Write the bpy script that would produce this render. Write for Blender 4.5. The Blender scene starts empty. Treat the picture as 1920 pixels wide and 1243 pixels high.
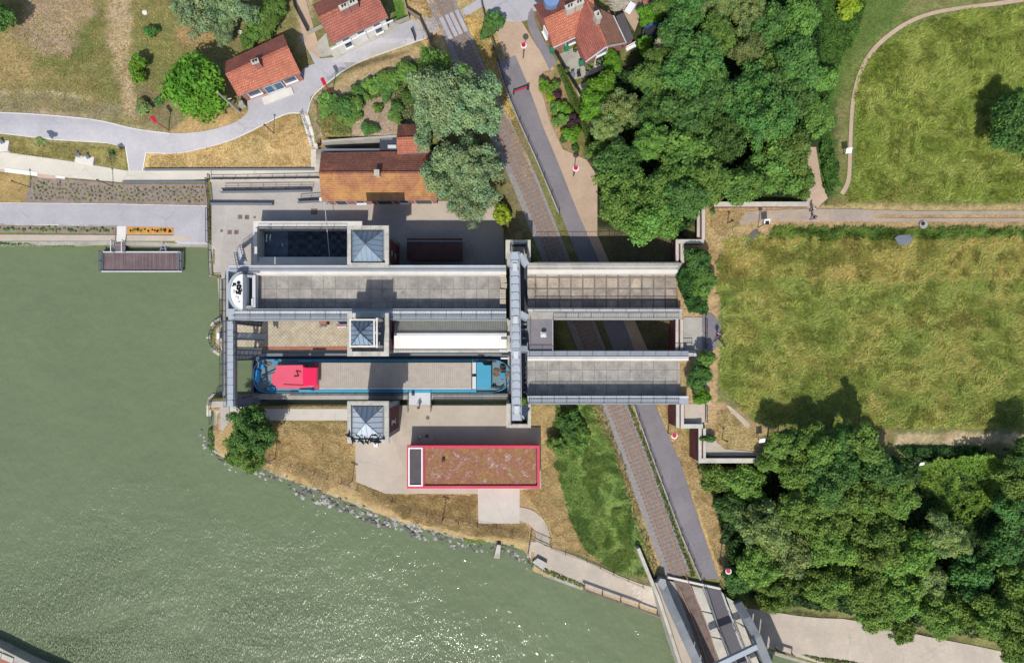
import bpy, bmesh, math, random
import numpy as np
from mathutils import Vector, Matrix, noise as mnoise
# ---------------------------------------------------------------- camera, sky, sun, exposure
S = bpy.context.scene
COL = S.collection
F = 1280.0; H = 102.4; CX = 960.0; CY = 668.0
cam_d = bpy.data.cameras.new('camera'); cam = bpy.data.objects.new('camera', cam_d); COL.objects.link(cam)
cam.location = (0, 0, H); cam_d.sensor_width = 36.0; cam_d.lens = 24.0
cam_d.shift_y = (CY - 621.5) / 1920.0
cam_d.clip_start = 1.0; cam_d.clip_end = 1000.0
S.camera = cam
SUN_EL = math.radians(52.0); SUN_AZ = (-0.118, -0.993)      # the direction the sun stands in, seen from above
w = bpy.data.worlds.new('World'); S.world = w; w.use_nodes = True
nt = w.node_tree; bg = nt.nodes['Background']
sky = nt.nodes.new('ShaderNodeTexSky'); sky.sky_type = 'NISHITA'; sky.sun_disc = False
sky.sun_elevation = SUN_EL; sky.sun_rotation = math.atan2(SUN_AZ[0], SUN_AZ[1])
sky.altitude = 50; sky.air_density = 1.0; sky.dust_density = 1.5; sky.ozone_density = 1.0
nt.links.new(sky.outputs[0], bg.inputs[0]); bg.inputs[1].default_value = 0.135
sd = bpy.data.lights.new('sun', 'SUN'); sd.energy = 4.0; sd.angle = math.radians(0.5); sd.color = (1.0, 0.95, 0.88)
so = bpy.data.objects.new('sun', sd); COL.objects.link(so)
_dir = Vector((SUN_AZ[0]*math.cos(SUN_EL), SUN_AZ[1]*math.cos(SUN_EL), math.sin(SUN_EL)))
so.rotation_euler = _dir.to_track_quat('Z', 'Y').to_euler(); so.location = (0, -60, 80)
S.view_settings.view_transform = 'Standard'; S.view_settings.look = 'None'
S.view_settings.gamma = 1.0; S.view_settings.exposure = 0.22
S.cycles.max_bounces = 6; S.cycles.diffuse_bounces = 3; S.cycles.transmission_bounces = 3
# ---------------------------------------------------------------- small helpers
rnd = random.Random(7)
def P(px, py, z=0.0):
    s = (H - z) / F
    return Vector(((px - CX)*s, (CY - py)*s, z))
def lin(v):
    v /= 255.0
    return v/12.92 if v <= 0.04045 else ((v + 0.055)/1.055)**2.4
K = 0.74
def C(r, g, b, k=None):
    k = K if k is None else k
    return (lin(r)*k, lin(g)*k, lin(b)*k, 1.0)
MATS = {}
class N:
    """tiny node-graph helper"""
    def __init__(s, name):
        s.m = bpy.data.materials.new(name); s.m.use_nodes = True
        s.t = s.m.node_tree; s.b = s.t.nodes['Principled BSDF']; s._tc = None
        MATS[name] = s.m
    def n(s, ty, **kw):
        x = s.t.nodes.new(ty)
        for k, v in kw.items(): setattr(x, k, v)
        return x
    def l(s, a, b): s.t.links.new(a, b)
    def tc(s, which='Object'):
        if not s._tc: s._tc = s.n('ShaderNodeTexCoord')
        return s._tc.outputs[which]
    def geo(s): return s.n('ShaderNodeNewGeometry').outputs['Position']
    def noise(s, vec, scale, detail=4, rough=0.6, dist=0.0):
        x = s.n('ShaderNodeTexNoise'); x.inputs['Scale'].default_value = scale
        x.inputs['Detail'].default_value = detail; x.inputs['Roughness'].default_value = rough
        x.inputs['Distortion'].default_value = dist; s.l(vec, x.inputs['Vector']); return x.outputs['Fac']
    def map(s, vec, scale=(1,1,1), rot=(0,0,0)):
        x = s.n('ShaderNodeMapping'); x.inputs['Scale'].default_value = scale; x.inputs['Rotation'].default_value = rot
        s.l(vec, x.inputs['Vector']); return x.outputs[0]
    def ramp(s, fac, stops):
        x = s.n('ShaderNodeValToRGB'); e = x.color_ramp.elements
        while len(e) < len(stops): e.new(0.5)
        for i, (p, c) in enumerate(stops):
            e[i].position = p; e[i].color = c if len(c) == 4 else (*c, 1)
        s.l(fac, x.inputs[0]); return x.outputs[0]
    def rng(s, fac, a, b, c, d):
        x = s.n('ShaderNodeMapRange'); 
        for i, v in zip((1, 2, 3, 4), (a, b, c, d)): x.inputs[i].default_value = v
        s.l(fac, x.inputs[0]); return x.outputs[0]
    def mix(s, fac, a, b, mode='MIX'):
        x = s.n('ShaderNodeMix', data_type='RGBA', blend_type=mode)
        for inp, v in ((x.inputs[0], fac), (x.inputs[6], a), (x.inputs[7], b)):
            if isinstance(v, (int, float)): inp.default_value = v
            elif isinstance(v, tuple): inp.default_value = v
            else: s.l(v, inp)
        return x.outputs[2]
    def scale(s, col, fac):      # colour times a scalar socket
        return s.mix(1.0, col, fac, 'MULTIPLY')
    def bump(s, h, strength=0.5, dist=0.05):
        x = s.n('ShaderNodeBump'); x.inputs['Strength'].default_value = strength; x.inputs['Distance'].default_value = dist
        s.l(h, x.inputs['Height']); s.l(x.outputs[0], s.b.inputs['Normal']); return x
    def out(s, col, rough=0.8, spec=0.3, metal=0.0):
        if isinstance(col, tuple): s.b.inputs['Base Color'].default_value = col
        else: s.l(col, s.b.inputs['Base Color'])
        s.b.inputs['Roughness'].default_value = rough; s.b.inputs['Specular IOR Level'].default_value = spec
        s.b.inputs['Metallic'].default_value = metal
        return s.m
def plain(name, col, rough=0.8, amt=0.18, sc=1.2, spec=0.3, metal=0.0, stain=None, stain_amt=0.5, bump=0.0, speck=0.0, crack=0.0):
    """painted / cast surfaces: base colour, cloudy wear, optional stain colour and fine speckle"""
    g = N(name); p = g.geo()
    f = g.noise(p, sc, 5, 0.65)
    c = g.scale(col, g.rng(f, 0.3, 0.7, 1-amt, 1+amt))
    f2 = g.noise(p, sc*9, 4, 0.7)
    c = g.scale(c, g.rng(f2, 0.3, 0.7, 1-amt*0.5-speck, 1+amt*0.5+speck))
    if stain:
        s1 = g.noise(g.map(p, (1, 1, 0.2)), sc*0.55, 6, 0.7, 0.4)
        c = g.mix(g.rng(s1, 0.5, 0.68, 0, stain_amt), c, stain)
    if crack:      # hairline cracks and patch edges
        vo = g.n('ShaderNodeTexVoronoi', feature='DISTANCE_TO_EDGE'); vo.inputs['Scale'].default_value = crack
        wp_ = g.n('ShaderNodeVectorMath', operation='ADD'); g.l(p, wp_.inputs[0]); nz = g.n('ShaderNodeTexNoise'); nz.inputs['Scale'].default_value = .5; nz.inputs['Detail'].default_value = 5; g.l(p, nz.inputs['Vector']); g.l(nz.outputs['Color'], wp_.inputs[1])
        g.l(wp_.outputs[0], vo.inputs['Vector']); mk = g.n('ShaderNodeMath', operation='MULTIPLY'); g.l(g.rng(vo.outputs['Distance'], 0.0, 0.018, 1.0, 0.0), mk.inputs[0]); g.l(g.rng(g.noise(p, .23, 3, .6), .45, .6, 0, 1), mk.inputs[1]); c = g.scale(c, g.rng(mk.outputs[0], 0.0, 1.0, 1.0, 0.84))
        vc = g.n('ShaderNodeTexVoronoi'); vc.inputs['Scale'].default_value = crack*.7; g.l(wp_.outputs[0], vc.inputs['Vector']); sx = g.n('ShaderNodeSeparateColor'); g.l(vc.outputs['Color'], sx.inputs[0]); c = g.scale(c, g.rng(sx.outputs[0], 0, 1, .95, 1.05))
    if bump: g.bump(f2, bump, 0.04)
    return g.out(c, rough, spec, metal)
def bricky(name, c1, c2, mortar, bw, bh, ms=0.012, rough=0.85, bump=0.4, stain=None, offset=0.5, stain_lo=0.52, rot=0.0, grime=0.82):
    g = N(name); uv = g.map(g.tc('UV'), rot=(0, 0, rot))
    b = g.n('ShaderNodeTexBrick'); b.offset = offset
    b.inputs['Color1'].default_value = c1; b.inputs['Color2'].default_value = c2; b.inputs['Mortar'].default_value = mortar
    b.inputs['Scale'].default_value = 1.0; b.inputs['Mortar Size'].default_value = ms; b.inputs['Mortar Smooth'].default_value = 0.3
    b.inputs['Brick Width'].default_value = bw; b.inputs['Row Height'].default_value = bh; b.inputs['Bias'].default_value = 0.0
    g.l(uv, b.inputs['Vector'])
    p = g.geo(); f = g.noise(p, 0.8, 5, 0.7)
    c = g.scale(b.outputs['Color'], g.rng(f, 0.3, 0.7, 0.78, 1.2))
    if stain:
        s1 = g.noise(p, 0.33, 6, 0.72, 0.5); c = g.mix(g.rng(s1, stain_lo, stain_lo+0.16, 0, 0.75), c, stain)
        s2 = g.noise(p, 1.3, 7, 0.78, 0.9); c = g.scale(c, g.rng(s2, 0.54, 0.66, 1.0, grime))
    inv = g.n('ShaderNodeMath', operation='SUBTRACT'); inv.inputs[0].default_value = 1.0; g.l(b.outputs['Fac'], inv.inputs[1])
    if bump: g.bump(inv.outputs[0], bump, 0.03)
    return g.out(c, rough, 0.25)
def ridged(name, col, period, rough=0.5, amt=0.12, metal=0.0, bump=0.8, axis=0, stain=None, spec=0.4, dark=0.75):
    """corrugated sheet: ribs run down the slope, period in metres along u (or v)"""
    g = N(name); uv = g.tc('UV')
    wv = g.n('ShaderNodeTexWave', wave_type='BANDS', bands_direction='X' if axis == 0 else 'Y', wave_profile='SIN')
    wv.inputs['Scale'].default_value = 0.314/period*1.0; wv.inputs['Distortion'].default_value = 0
    g.l(uv, wv.inputs['Vector']); p = g.geo()
    f = g.noise(p, 0.9, 5, 0.65)
    c = g.scale(col, g.rng(f, 0.3, 0.7, 1-amt, 1+amt))
    c = g.scale(c, g.rng(wv.outputs['Fac'], 0.0, 0.35, dark, 1.0))
    if stain:
        s1 = g.noise(p, 0.5, 6, 0.75, 0.4); c = g.mix(g.rng(s1, 0.5, 0.68, 0, 0.6), c, stain)
    g.bump(wv.outputs['Fac'], bump, 0.05)
    return g.out(c, rough, spec, metal)
# ---------------------------------------------------------------- mesh builder (world coordinates)
class MB:
    def __init__(s): s.v = []; s.f = []; s.c = None
    def face(s, pts):
        i = len(s.v); s.v += [Vector(p) for p in pts]; s.f.append(tuple(range(i, i+len(pts)))); return s
    def hull(s, top, bot):
        """closed solid between two equal-length rings (both counter-clockwise from above)"""
        n = len(top); i = len(s.v); s.v += [Vector(p) for p in top] + [Vector(p) for p in bot]
        a = sum(top[k][0]*top[(k+1) % n][1] - top[(k+1) % n][0]*top[k][1] for k in range(n))
        T = list(range(i, i+n)); B = list(range(i+n, i+2*n))
        if a < 0: T.reverse(); B.reverse()
        s.f.append(tuple(T)); s.f.append(tuple(reversed(B)))
        for k in range(n): s.f.append((T[k], B[k], B[(k+1) % n], T[(k+1) % n]))
        return s
    def pprism(s, px, z0, z1):      # outline given in picture coordinates of its TOP, straight down to z0
        t = [P(x, y, z1) for x, y in px]; return s.hull(t, [Vector((p.x, p.y, z0)) for p in t])
    def pbox(s, x0, y0, x1, y1, z0, z1): return s.pprism([(x0, y1), (x1, y1), (x1, y0), (x0, y0)], z0, z1)
    def box(s, cx, cy, cz, sx, sy, sz, rot=0.0):
        c, n = math.cos(rot), math.sin(rot)
        def q(x, y, z): return Vector((cx + x*c - y*n, cy + x*n + y*c, cz + z))
        a, b = sx/2, sy/2
        t = [q(-a, -b, sz/2), q(a, -b, sz/2), q(a, b, sz/2), q(-a, b, sz/2)]
        return s.hull(t, [Vector((p.x, p.y, p.z - sz)) for p in t])
    def bar(s, p, q, w, h=None):
        """square bar between two points"""
        p, q = Vector(p), Vector(q); h = h or w; d = (q-p)
        if d.length < 1e-6: return s
        d.normalize(); up = Vector((0, 0, 1)) if abs(d.z) < 0.95 else Vector((1, 0, 0))
        u = d.cross(up).normalized(); v = u.cross(d).normalized()
        i = len(s.v)
        for e in (p, q):
            for a, b in ((-1, -1), (1, -1), (1, 1), (-1, 1)): s.v.append(e + u*a*w/2 + v*b*h/2)
        s.f += [(i+3, i+2, i+1, i), (i+4, i+5, i+6, i+7)]
        for k in range(4): s.f.append((i+k, i+(k+1) % 4, i+4+(k+1) % 4, i+4+k))
        return s
    def tube(s, pts, rad, n=8):
        """round tube through points; rad a number or a list"""
        pts = [Vector(p) for p in pts]; i = len(s.v); m = len(pts)
        for k, p in enumerate(pts):
            d = (pts[min(k+1, m-1)] - pts[max(k-1, 0)]).normalized()
            up = Vector((0, 0, 1)) if abs(d.z) < 0.9 else Vector((1, 0, 0))
            u = d.cross(up).normalized(); v = u.cross(d).normalized(); r = rad if isinstance(rad, (int, float)) else rad[k]
            for a in range(n):
                t = 2*math.pi*a/n; s.v.append(p + (u*math.cos(t) + v*math.sin(t))*r)
        for k in range(m-1):
            for a in range(n):
                b = (a+1) % n; s.f.append((i+k*n+a, i+k*n+b, i+(k+1)*n+b, i+(k+1)*n+a))
        s.f.append(tuple(i+a for a in reversed(range(n)))); s.f.append(tuple(i+(m-1)*n+a for a in range(n)))
        return s
    def disc(s, c, r, z0, z1, n=20, ry=None):
        ry = ry or r
        t = [Vector((c[0]+r*math.cos(2*math.pi*k/n), c[1]+ry*math.sin(2*math.pi*k/n), z1)) for k in range(n)]
        return s.hull(t, [Vector((p.x, p.y, z0)) for p in t])
    def blob(s, c, rx, ry, rz, seed=0, rough=0.2, n=8, m=5):
        """rounded uneven lump"""
        i = len(s.v); r = random.Random(seed)
        s.v.append(Vector((c[0], c[1], c[2]+rz)))
        for a in range(1, m):
            ph = math.pi*a/m
            for b in range(n):
                th = 2*math.pi*b/n; k = 1 + r.uniform(-rough, rough)
                s.v.append(Vector((c[0]+rx*k*math.sin(ph)*math.cos(th), c[1]+ry*k*math.sin(ph)*math.sin(th), c[2]+rz*k*math.cos(ph))))
        s.v.append(Vector((c[0], c[1], c[2]-rz))); last = len(s.v)-1
        for b in range(n): s.f.append((i, i+1+b, i+1+(b+1) % n))
        for a in range(m-2):
            for b in range(n):
                q = i+1+a*n; s.f.append((q+b, q+n+b, q+n+(b+1) % n, q+(b+1) % n))
        for b in range(n): s.f.append((last, last-n+(b+1) % n, last-n+b))
        return s
    def build(s, name, mat, parent=None, org=None, smooth=False, bevel=0.0):
        if org is None: org = WL[parent.name] if parent is not None else base_of(s.v)
        org = Vector(org)
        me = bpy.data.meshes.new(name)
        me.from_pydata([v - org for v in s.v], [], s.f); me.update()
        if bevel:
            bm = bmesh.new(); bm.from_mesh(me); bmesh.ops.bevel(bm, geom=list(bm.edges), offset=bevel, segments=1, affect='EDGES', profile=0.5)
            bm.to_mesh(me); bm.free(); me.update()
        uvl = me.uv_layers.new(name='UVMap'); co = [v.co + org for v in me.vertices]
        data = np.zeros((len(me.loops), 2), dtype=np.float32)
        for p in me.polygons:
            n = p.normal
            if abs(n.z) > 0.9995: u, v = Vector((1, 0, 0)), Vector((0, 1, 0))
            else: u = Vector((-n.y, n.x, 0)).normalized(); v = n.cross(u)
            for li in p.loop_indices:
                q = co[me.loops[li].vertex_index]; data[li] = (q.dot(u), q.dot(v))
        uvl.data.foreach_set('uv', data.ravel())
        me.materials.append(MATS[mat] if isinstance(mat, str) else mat)
        if smooth:
            me.polygons.foreach_set('use_smooth', [True]*len(me.polygons))
        o = bpy.data.objects.new(name, me); COL.objects.link(o)
        WL[o.name] = org
        if parent is not None: o.parent = parent
        else: o.location = org
        return o
WL = {}          # world position of every object's origin, by name
def base_of(vs):
    return Vector((sum(v.x for v in vs)/len(vs), sum(v.y for v in vs)/len(vs), min(v.z for v in vs)))
def tag(o, label, cat=None, group=None, kind=None):
    o['label'] = label
    if cat: o['category'] = cat
    if group: o['group'] = group
    if kind: o['kind'] = kind
    return o
def thing(name, label, cat, loc=(0, 0, 0), group=None):
    o = bpy.data.objects.new(name, None); COL.objects.link(o); o.location = loc; o.empty_display_size = 0.5
    WL[o.name] = Vector(loc)
    return tag(o, label, cat, group)
def struct(o, label=None):
    o['kind'] = 'structure'
    if label: o['label'] = label
    return o
def copy_tree(o, parent=None):
    c = o.copy(); COL.objects.link(c); WL[c.name] = WL[o.name]
    if parent is not None: c.parent = parent; c.matrix_parent_inverse = o.matrix_parent_inverse.copy()
    for ch in [x for x in bpy.data.objects if x.parent == o]: copy_tree(ch, c)
    return c
def dup(o, loc, rotz=0.0, label=None, scale=None):
    c = copy_tree(o); c.location = loc; c.rotation_euler = (0, 0, rotz); WL[c.name] = Vector(loc)
    if scale: c.scale = scale if not isinstance(scale, (int, float)) else (scale,)*3
    if label: c['label'] = label
    return c
# ---------------------------------------------------------------- materials
def ground_mat():
    g = N('ground'); p = g.geo()
    a = g.n('ShaderNodeVertexColor'); a.layer_name = 'Zone'
    n1 = g.noise(p, 0.45, 6, 0.7, 0.6); n2 = g.noise(p, 3.2, 5, 0.75, 0.3); n3 = g.noise(g.map(p, (1, 2.2, 1)), 9.0, 3, 0.8)
    c = g.scale(a.outputs['Color'], g.rng(n1, 0.28, 0.72, 0.72, 1.25))
    c = g.scale(c, g.rng(n2, 0.3, 0.7, 0.62, 1.36))
    c = g.scale(c, g.rng(n3, 0.3, 0.72, 0.72, 1.3))
    hs = g.n('ShaderNodeHueSaturation'); g.l(c, hs.inputs['Color']); g.l(g.rng(g.noise(p, 1.1, 4, 0.7), 0.3, 0.7, 0.485, 0.522), hs.inputs['Hue'])
    g.bump(n2, 0.9, 0.25)
    g.out(hs.outputs[0], 0.95, 0.1)
ground_mat()
def water_mat(name, col, amp, rough=0.08):
    """murky canal water: crossing wind ripples whose strength follows gusts and dies out in the sheltered north"""
    g = N(name); p = g.geo()
    c = g.scale(col, g.rng(g.noise(p, 0.05, 3, 0.5), 0.3, 0.7, 0.94, 1.06))
    c = g.scale(c, g.rng(g.noise(p, 1.9, 4, 0.75), 0.3, 0.7, 0.95, 1.05))
    sp = g.n('ShaderNodeSeparateXYZ'); g.l(p, sp.inputs[0])
    def mul(x, y, op='MULTIPLY'):
        m = g.n('ShaderNodeMath', operation=op)
        for k, v in enumerate((x, y)):
            if isinstance(v, (int, float)): m.inputs[k].default_value = v
            else: g.l(v, m.inputs[k])
        return m.outputs[0]
    open_ = g.rng(sp.outputs['Y'], -58.0, 2.0, 1.1, 0.12)
    gust = g.rng(g.noise(g.map(p, (1, 2.5, 1), (0, 0, .9)), .045, 4, .6, .5), .35, .65, .55, 1.3)
    lane = g.n('ShaderNodeVectorMath', operation='DISTANCE'); g.l(g.map(p, (1, 1.25, 1)), lane.inputs[0]); lane.inputs[1].default_value = (-58.0, -60.0, 0)   # breeze lane over the basin
    breeze = g.rng(lane.outputs['Value'], 8.0, 55.0, 1.4, 0.3)
    k = mul(mul(open_, gust), breeze)
    r1 = g.noise(g.map(p, (1.5, 0.62, 1), (0, 0, 0.55)), 1.15, 2, 0.6, 0.3)
    r2 = g.noise(g.map(p, (1.3, 0.7, 1), (0, 0, 0.75)), 3.2, 2, 0.5, 0.1)
    swell = g.noise(p, 0.35, 2, 0.5)
    h = mul(mul(mul(r1, WR[0]), mul(r2, WR[1]), 'ADD'), k)
    r3 = g.noise(g.map(p, (1.8, 0.8, 1), (0, 0, 0.5)), 3.4, 1, 0.5, 0.0)      # sparse steep crests
    crest = g.rng(r3, 0.52, 0.80, 0.0, 1.0)
    h = mul(h, mul(swell, WR[2]), 'ADD'); h = mul(h, mul(mul(crest, WR[3]), mul(k, k)), 'ADD')
    g.bump(h, 1.0, amp)
    g.out(c, rough, 0.5); g.b.inputs['IOR'].default_value = 1.33
    if rough < .1: g.l(g.rng(lane.outputs['Value'], 10.0, 60.0, 0.34, rough), g.b.inputs['Roughness'])
WR = (0.26, 0.14, 0.22, 0.17)
water_mat('water', C(121, 135, 101, 0.62), 1.0, 0.045)
water_mat('basin_water', C(104, 122, 142, 0.9), 0.01, 0.9)
plain('asphalt_lilac', C(180, 178, 182), 0.9, 0.07, 0.25, 0.15, stain=C(196, 192, 192), stain_amt=0.6, speck=.03, crack=0.12)
plain('asphalt_grey', C(132, 128, 132), 0.92, 0.09, 0.3, 0.12, stain=C(150, 144, 144), stain_amt=0.6, speck=.04, crack=0.15)
plain('asphalt_dark', C(104, 102, 106), 0.92, 0.08, 0.5, 0.12)
plain('dirt', C(190, 166, 143), 0.95, 0.10, 0.35, 0.1, stain=C(205, 184, 160), stain_amt=0.6, speck=0.05, bump=0.3)
plain('concrete_cream', C(200, 194, 182), 0.9, 0.07, 0.3, 0.15, stain=C(214, 205, 192), stain_amt=0.5, crack=0.15)
plain('concrete_yard', C(180, 174, 168), 0.9, 0.08, 0.2, 0.15, stain=C(196, 186, 172), stain_amt=0.7, speck=.03, crack=0.13)
plain('concrete_tan', C(192, 180, 164), 0.9, 0.09, 0.2, 0.15, stain=C(180, 171, 160), stain_amt=0.6, crack=0.12)
plain('concrete_path', C(196, 184, 168), 0.92, 0.08, 0.3, 0.15, stain=C(176, 166, 156), stain_amt=0.7, speck=0.04, crack=0.2)
plain('concrete_white', C(226, 222, 214), 0.85, 0.06, 0.6, 0.2, stain=C(196, 190, 178), stain_amt=0.4)
plain('concrete_old', C(176, 172, 162), 0.9, 0.14, 0.5, 0.2, stain=C(140, 135, 124), stain_amt=0.7, speck=0.06)
plain('stone_coping', C(200, 195, 182), 0.85, 0.12, 0.7, 0.2, stain=C(158, 155, 144), stain_amt=0.7, speck=0.05)
plain('stone_grey', C(158, 160, 162), 0.85, 0.10, 0.6, 0.2, stain=C(120, 122, 122), stain_amt=0.6, speck=0.04)
plain('steel_light', C(172, 180, 188), 0.5, 0.06, 0.5, 0.4, stain=C(160, 166, 176), stain_amt=0.5)
plain('steel_deck', C(160, 166, 172), 0.6, 0.10, 0.6, 0.4, stain=C(150, 154, 162), stain_amt=0.5)
plain('steel_pale', C(208, 210, 212), 0.5, 0.08, 0.6, 0.4, stain=C(176, 176, 172), stain_amt=0.5)
plain('steel_mid', C(120, 126, 134), 0.5, 0.08, 0.8, 0.4)
plain('steel_dark', C(62, 66, 74), 0.5, 0.10, 0.8, 0.4)
plain('iron_black', C(40, 40, 44), 0.55, 0.1, 0.9, 0.4)
plain('rust', C(126, 110, 102), 0.85, 0.2, 1.5, 0.2, stain=C(96, 72, 62), stain_amt=0.7)
plain('rail_steel', C(164, 132, 112), 0.6, 0.12, 2.0, 0.4)
plain('ballast', C(146, 134, 126), 0.95, 0.25, 3.0, 0.1, stain=C(150, 122, 104), stain_amt=0.5, speck=0.35, bump=0.9)
plain('ballast_grey', C(152, 146, 142), 0.95, 0.22, 3.0, 0.1, speck=0.35, bump=0.9)
plain('sleeper', C(140, 125, 115), 0.9, 0.25, 2.5, 0.1, speck=0.1)
plain('red_paint', C(206, 56, 84), 0.6, 0.06, 0.7, 0.4, stain=C(205, 96, 120), stain_amt=0.45)
plain('pink_paint', C(226, 88, 112), 0.4, 0.07, 0.5, 0.5, stain=C(214, 96, 128), stain_amt=0.35)
plain('pink_gloss', C(238, 36, 88), 0.25, 0.05, 0.5, 0.5)
plain('blue_paint', C(72, 158, 190), 0.32, 0.06, 0.6, 0.5, stain=C(104, 160, 174), stain_amt=0.4)
plain('blue_bright', C(42, 156, 212), 0.3, 0.05, 0.8, 0.5)
plain('deck_grey', C(112, 140, 152), 0.5, 0.12, 0.7, 0.3, stain=C(130, 138, 136), stain_amt=0.6)
plain('rust_rope', C(160, 128, 100), 0.9, 0.3, 3.0, 0.1, speck=0.2)
plain('white_paint', C(240, 240, 240), 0.4, 0.03, 0.8, 0.4)
plain('white_wall', C(228, 226, 220), 0.8, 0.05, 0.5, 0.2)
plain('lamp_red', C(200, 32, 56), 0.4, 0.03, 1, 0.5)
plain('green_bin', C(30, 132, 92), 0.5, 0.05, 1, 0.4)
plain('blue_door', C(58, 104, 140), 0.5, 0.05, 1, 0.4)
plain('glass_dark', C(46, 66, 92), 0.12, 0.1, 0.7, 0.6)
plain('glass_roof', C(120, 150, 190), 0.15, 0.05, 0.7, 0.6)
plain('bitumen', C(92, 88, 90), 0.9, 0.12, 0.8, 0.15, speck=0.08)
plain('cloth_blue', C(84, 96, 160), 0.9, 0.05, 3, 0.1)
plain('cloth_dark', C(44, 44, 50), 0.9, 0.05, 3, 0.1)
plain('cloth_white', C(226, 226, 230), 0.9, 0.03, 3, 0.1)
plain('cloth_pink', C(206, 150, 170), 0.9, 0.03, 3, 0.1)
plain('skin', C(206, 160, 132), 0.6, 0.03, 3, 0.3)
plain('hair', C(60, 44, 34), 0.7, 0.05, 3, 0.3)
plain('bark', C(96, 80, 66), 0.95, 0.25, 2.0, 0.1, bump=0.6)
plain('bark_pale', C(190, 182, 166), 0.9, 0.2, 2.0, 0.1)
plain('wood_grey', C(150, 138, 124), 0.9, 0.2, 1.0, 0.1)
plain('rock_light', C(178, 174, 168), 0.9, 0.2, 2.2, 0.15, bump=0.5)
plain('rock_dark', C(112, 110, 110), 0.9, 0.2, 2.2, 0.15, bump=0.5)
plain('bird', C(36, 38, 44), 0.8, 0.05, 4, 0.1)
plain('track_grey', C(170, 156, 142), .95, .12, .4, .1, stain=C(196, 172, 140), stain_amt=.7, speck=.08)
plain('mulch', C(150, 134, 126), 0.95, 0.2, 1.5, 0.1, stain=C(120, 104, 104), stain_amt=0.6, speck=0.25, bump=0.5)
plain('wood_chip', C(206, 148, 74), 0.95, 0.2, 2.0, 0.1, speck=0.25)
plain('soil', C(112, 92, 74), 0.95, 0.2, 1.5, 0.1, speck=0.2)
plain('zinc', C(190, 200, 210), 0.5, 0.08, 0.5, 0.4, metal=0.0, stain=C(192, 196, 200), stain_amt=0.5)
plain('zinc_blue', C(140, 160, 180), 0.45, 0.08, 0.5, 0.5, metal=0.1, stain=C(150, 168, 184), stain_amt=0.5)
plain('trampoline_mat', C(52, 54, 58), 0.8, 0.05, 2, 0.2)
plain('tarp_blue', C(40, 92, 178), 0.6, 0.05, 2, 0.3)
bricky('tiles_orange', C(210, 134, 106), C(190, 116, 92), C(140, 88, 72), 0.24, 0.34, 0.03, 0.8, 0.8, grime=.68, stain=C(170, 96, 78))
bricky('tiles_ochre', C(192, 136, 94), C(178, 118, 86), C(136, 98, 76), 0.24, 0.32, 0.035, 0.85, 0.8, stain=C(198, 152, 88), stain_lo=0.46)
bricky('tiles_red', C(190, 118, 100), C(172, 104, 90), C(120, 76, 68), 0.24, 0.34, 0.035, 0.8, 0.8, stain=C(140, 84, 76))
bricky('tiles_shade_brown', C(166, 108, 88), C(138, 92, 80), C(96, 70, 64), 0.24, 0.34, 0.045, 0.9, 0.9, stain=C(188, 116, 88))  # brown of the shaded slopes, the shade is part of the tile colour
bricky('tiles_lichen', C(162, 98, 82), C(144, 88, 76), C(190, 158, 134), 0.30, 0.36, 0.035, 0.9, 0.9, stain=C(150, 100, 80))
bricky('brick_red', C(132, 62, 62), C(112, 54, 56), C(122, 92, 90), 0.22, 0.075, 0.01, 0.9, 0.3, stain=C(120, 78, 74))
bricky('brick_pink', C(176, 104, 96), C(156, 92, 88), C(176, 146, 138), 0.22, 0.075, 0.01, 0.9, 0.3)
bricky('brick_edge', C(186, 120, 92), C(170, 104, 82), C(150, 128, 110), 0.22, 0.11, 0.012, 0.9, 0.3)
bricky('cobbles', C(204, 193, 170), C(190, 178, 154), C(158, 144, 122), 0.40, 0.40, 0.03, 0.9, 0.5, stain=C(190, 174, 146), rot=0.785, offset=0.0)
bricky('trough_floor', C(172, 168, 160), C(160, 156, 150), C(136, 132, 126), 1.62, 1.85, 0.05, 0.9, 0.5, stain=C(136, 132, 128), offset=0.0, stain_lo=0.45, grime=.66)
bricky('trough_floor_brown', C(188, 174, 154), C(164, 154, 142), C(124, 114, 104), 1.62, 1.55, 0.13, 0.9, 0.5, stain=C(130, 120, 112), offset=0.0, stain_lo=0.43, grime=.6)
bricky('coping_blocks', C(204, 200, 188), C(186, 184, 174), C(150, 148, 140), 1.2, 2.0, 0.03, 0.88, 0.3, stain=C(170, 168, 158))
bricky('deck_boards', C(136, 118, 118), C(112, 96, 98), C(70, 60, 62), 6.0, 0.16, 0.03, 0.8, 0.6)
bricky('deck_boards_cross', C(136, 118, 118), C(112, 96, 98), C(70, 60, 62), 0.16, 6.0, 0.02, 0.8, 0.6)
bricky('paving_joint', C(190, 184, 178), C(182, 176, 170), C(166, 160, 154), 4.0, 4.0, 0.02, 0.9, 0.1)
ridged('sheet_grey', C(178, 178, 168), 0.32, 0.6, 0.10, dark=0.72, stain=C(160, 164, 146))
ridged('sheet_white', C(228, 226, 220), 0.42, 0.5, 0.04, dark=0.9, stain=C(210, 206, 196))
ridged('hatch_cover', C(180, 170, 158), 0.30, 0.6, 0.12, dark=0.80, bump=.5, stain=C(166, 154, 144))
ridged('sheet_brown', C(92, 66, 62), 0.25, 0.7, 0.2, dark=0.7, stain=C(110, 70, 60))
ridged('grating', C(176, 186, 198), 0.26, 0.5, 0.05, dark=0.35, bump=1.0)
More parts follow.
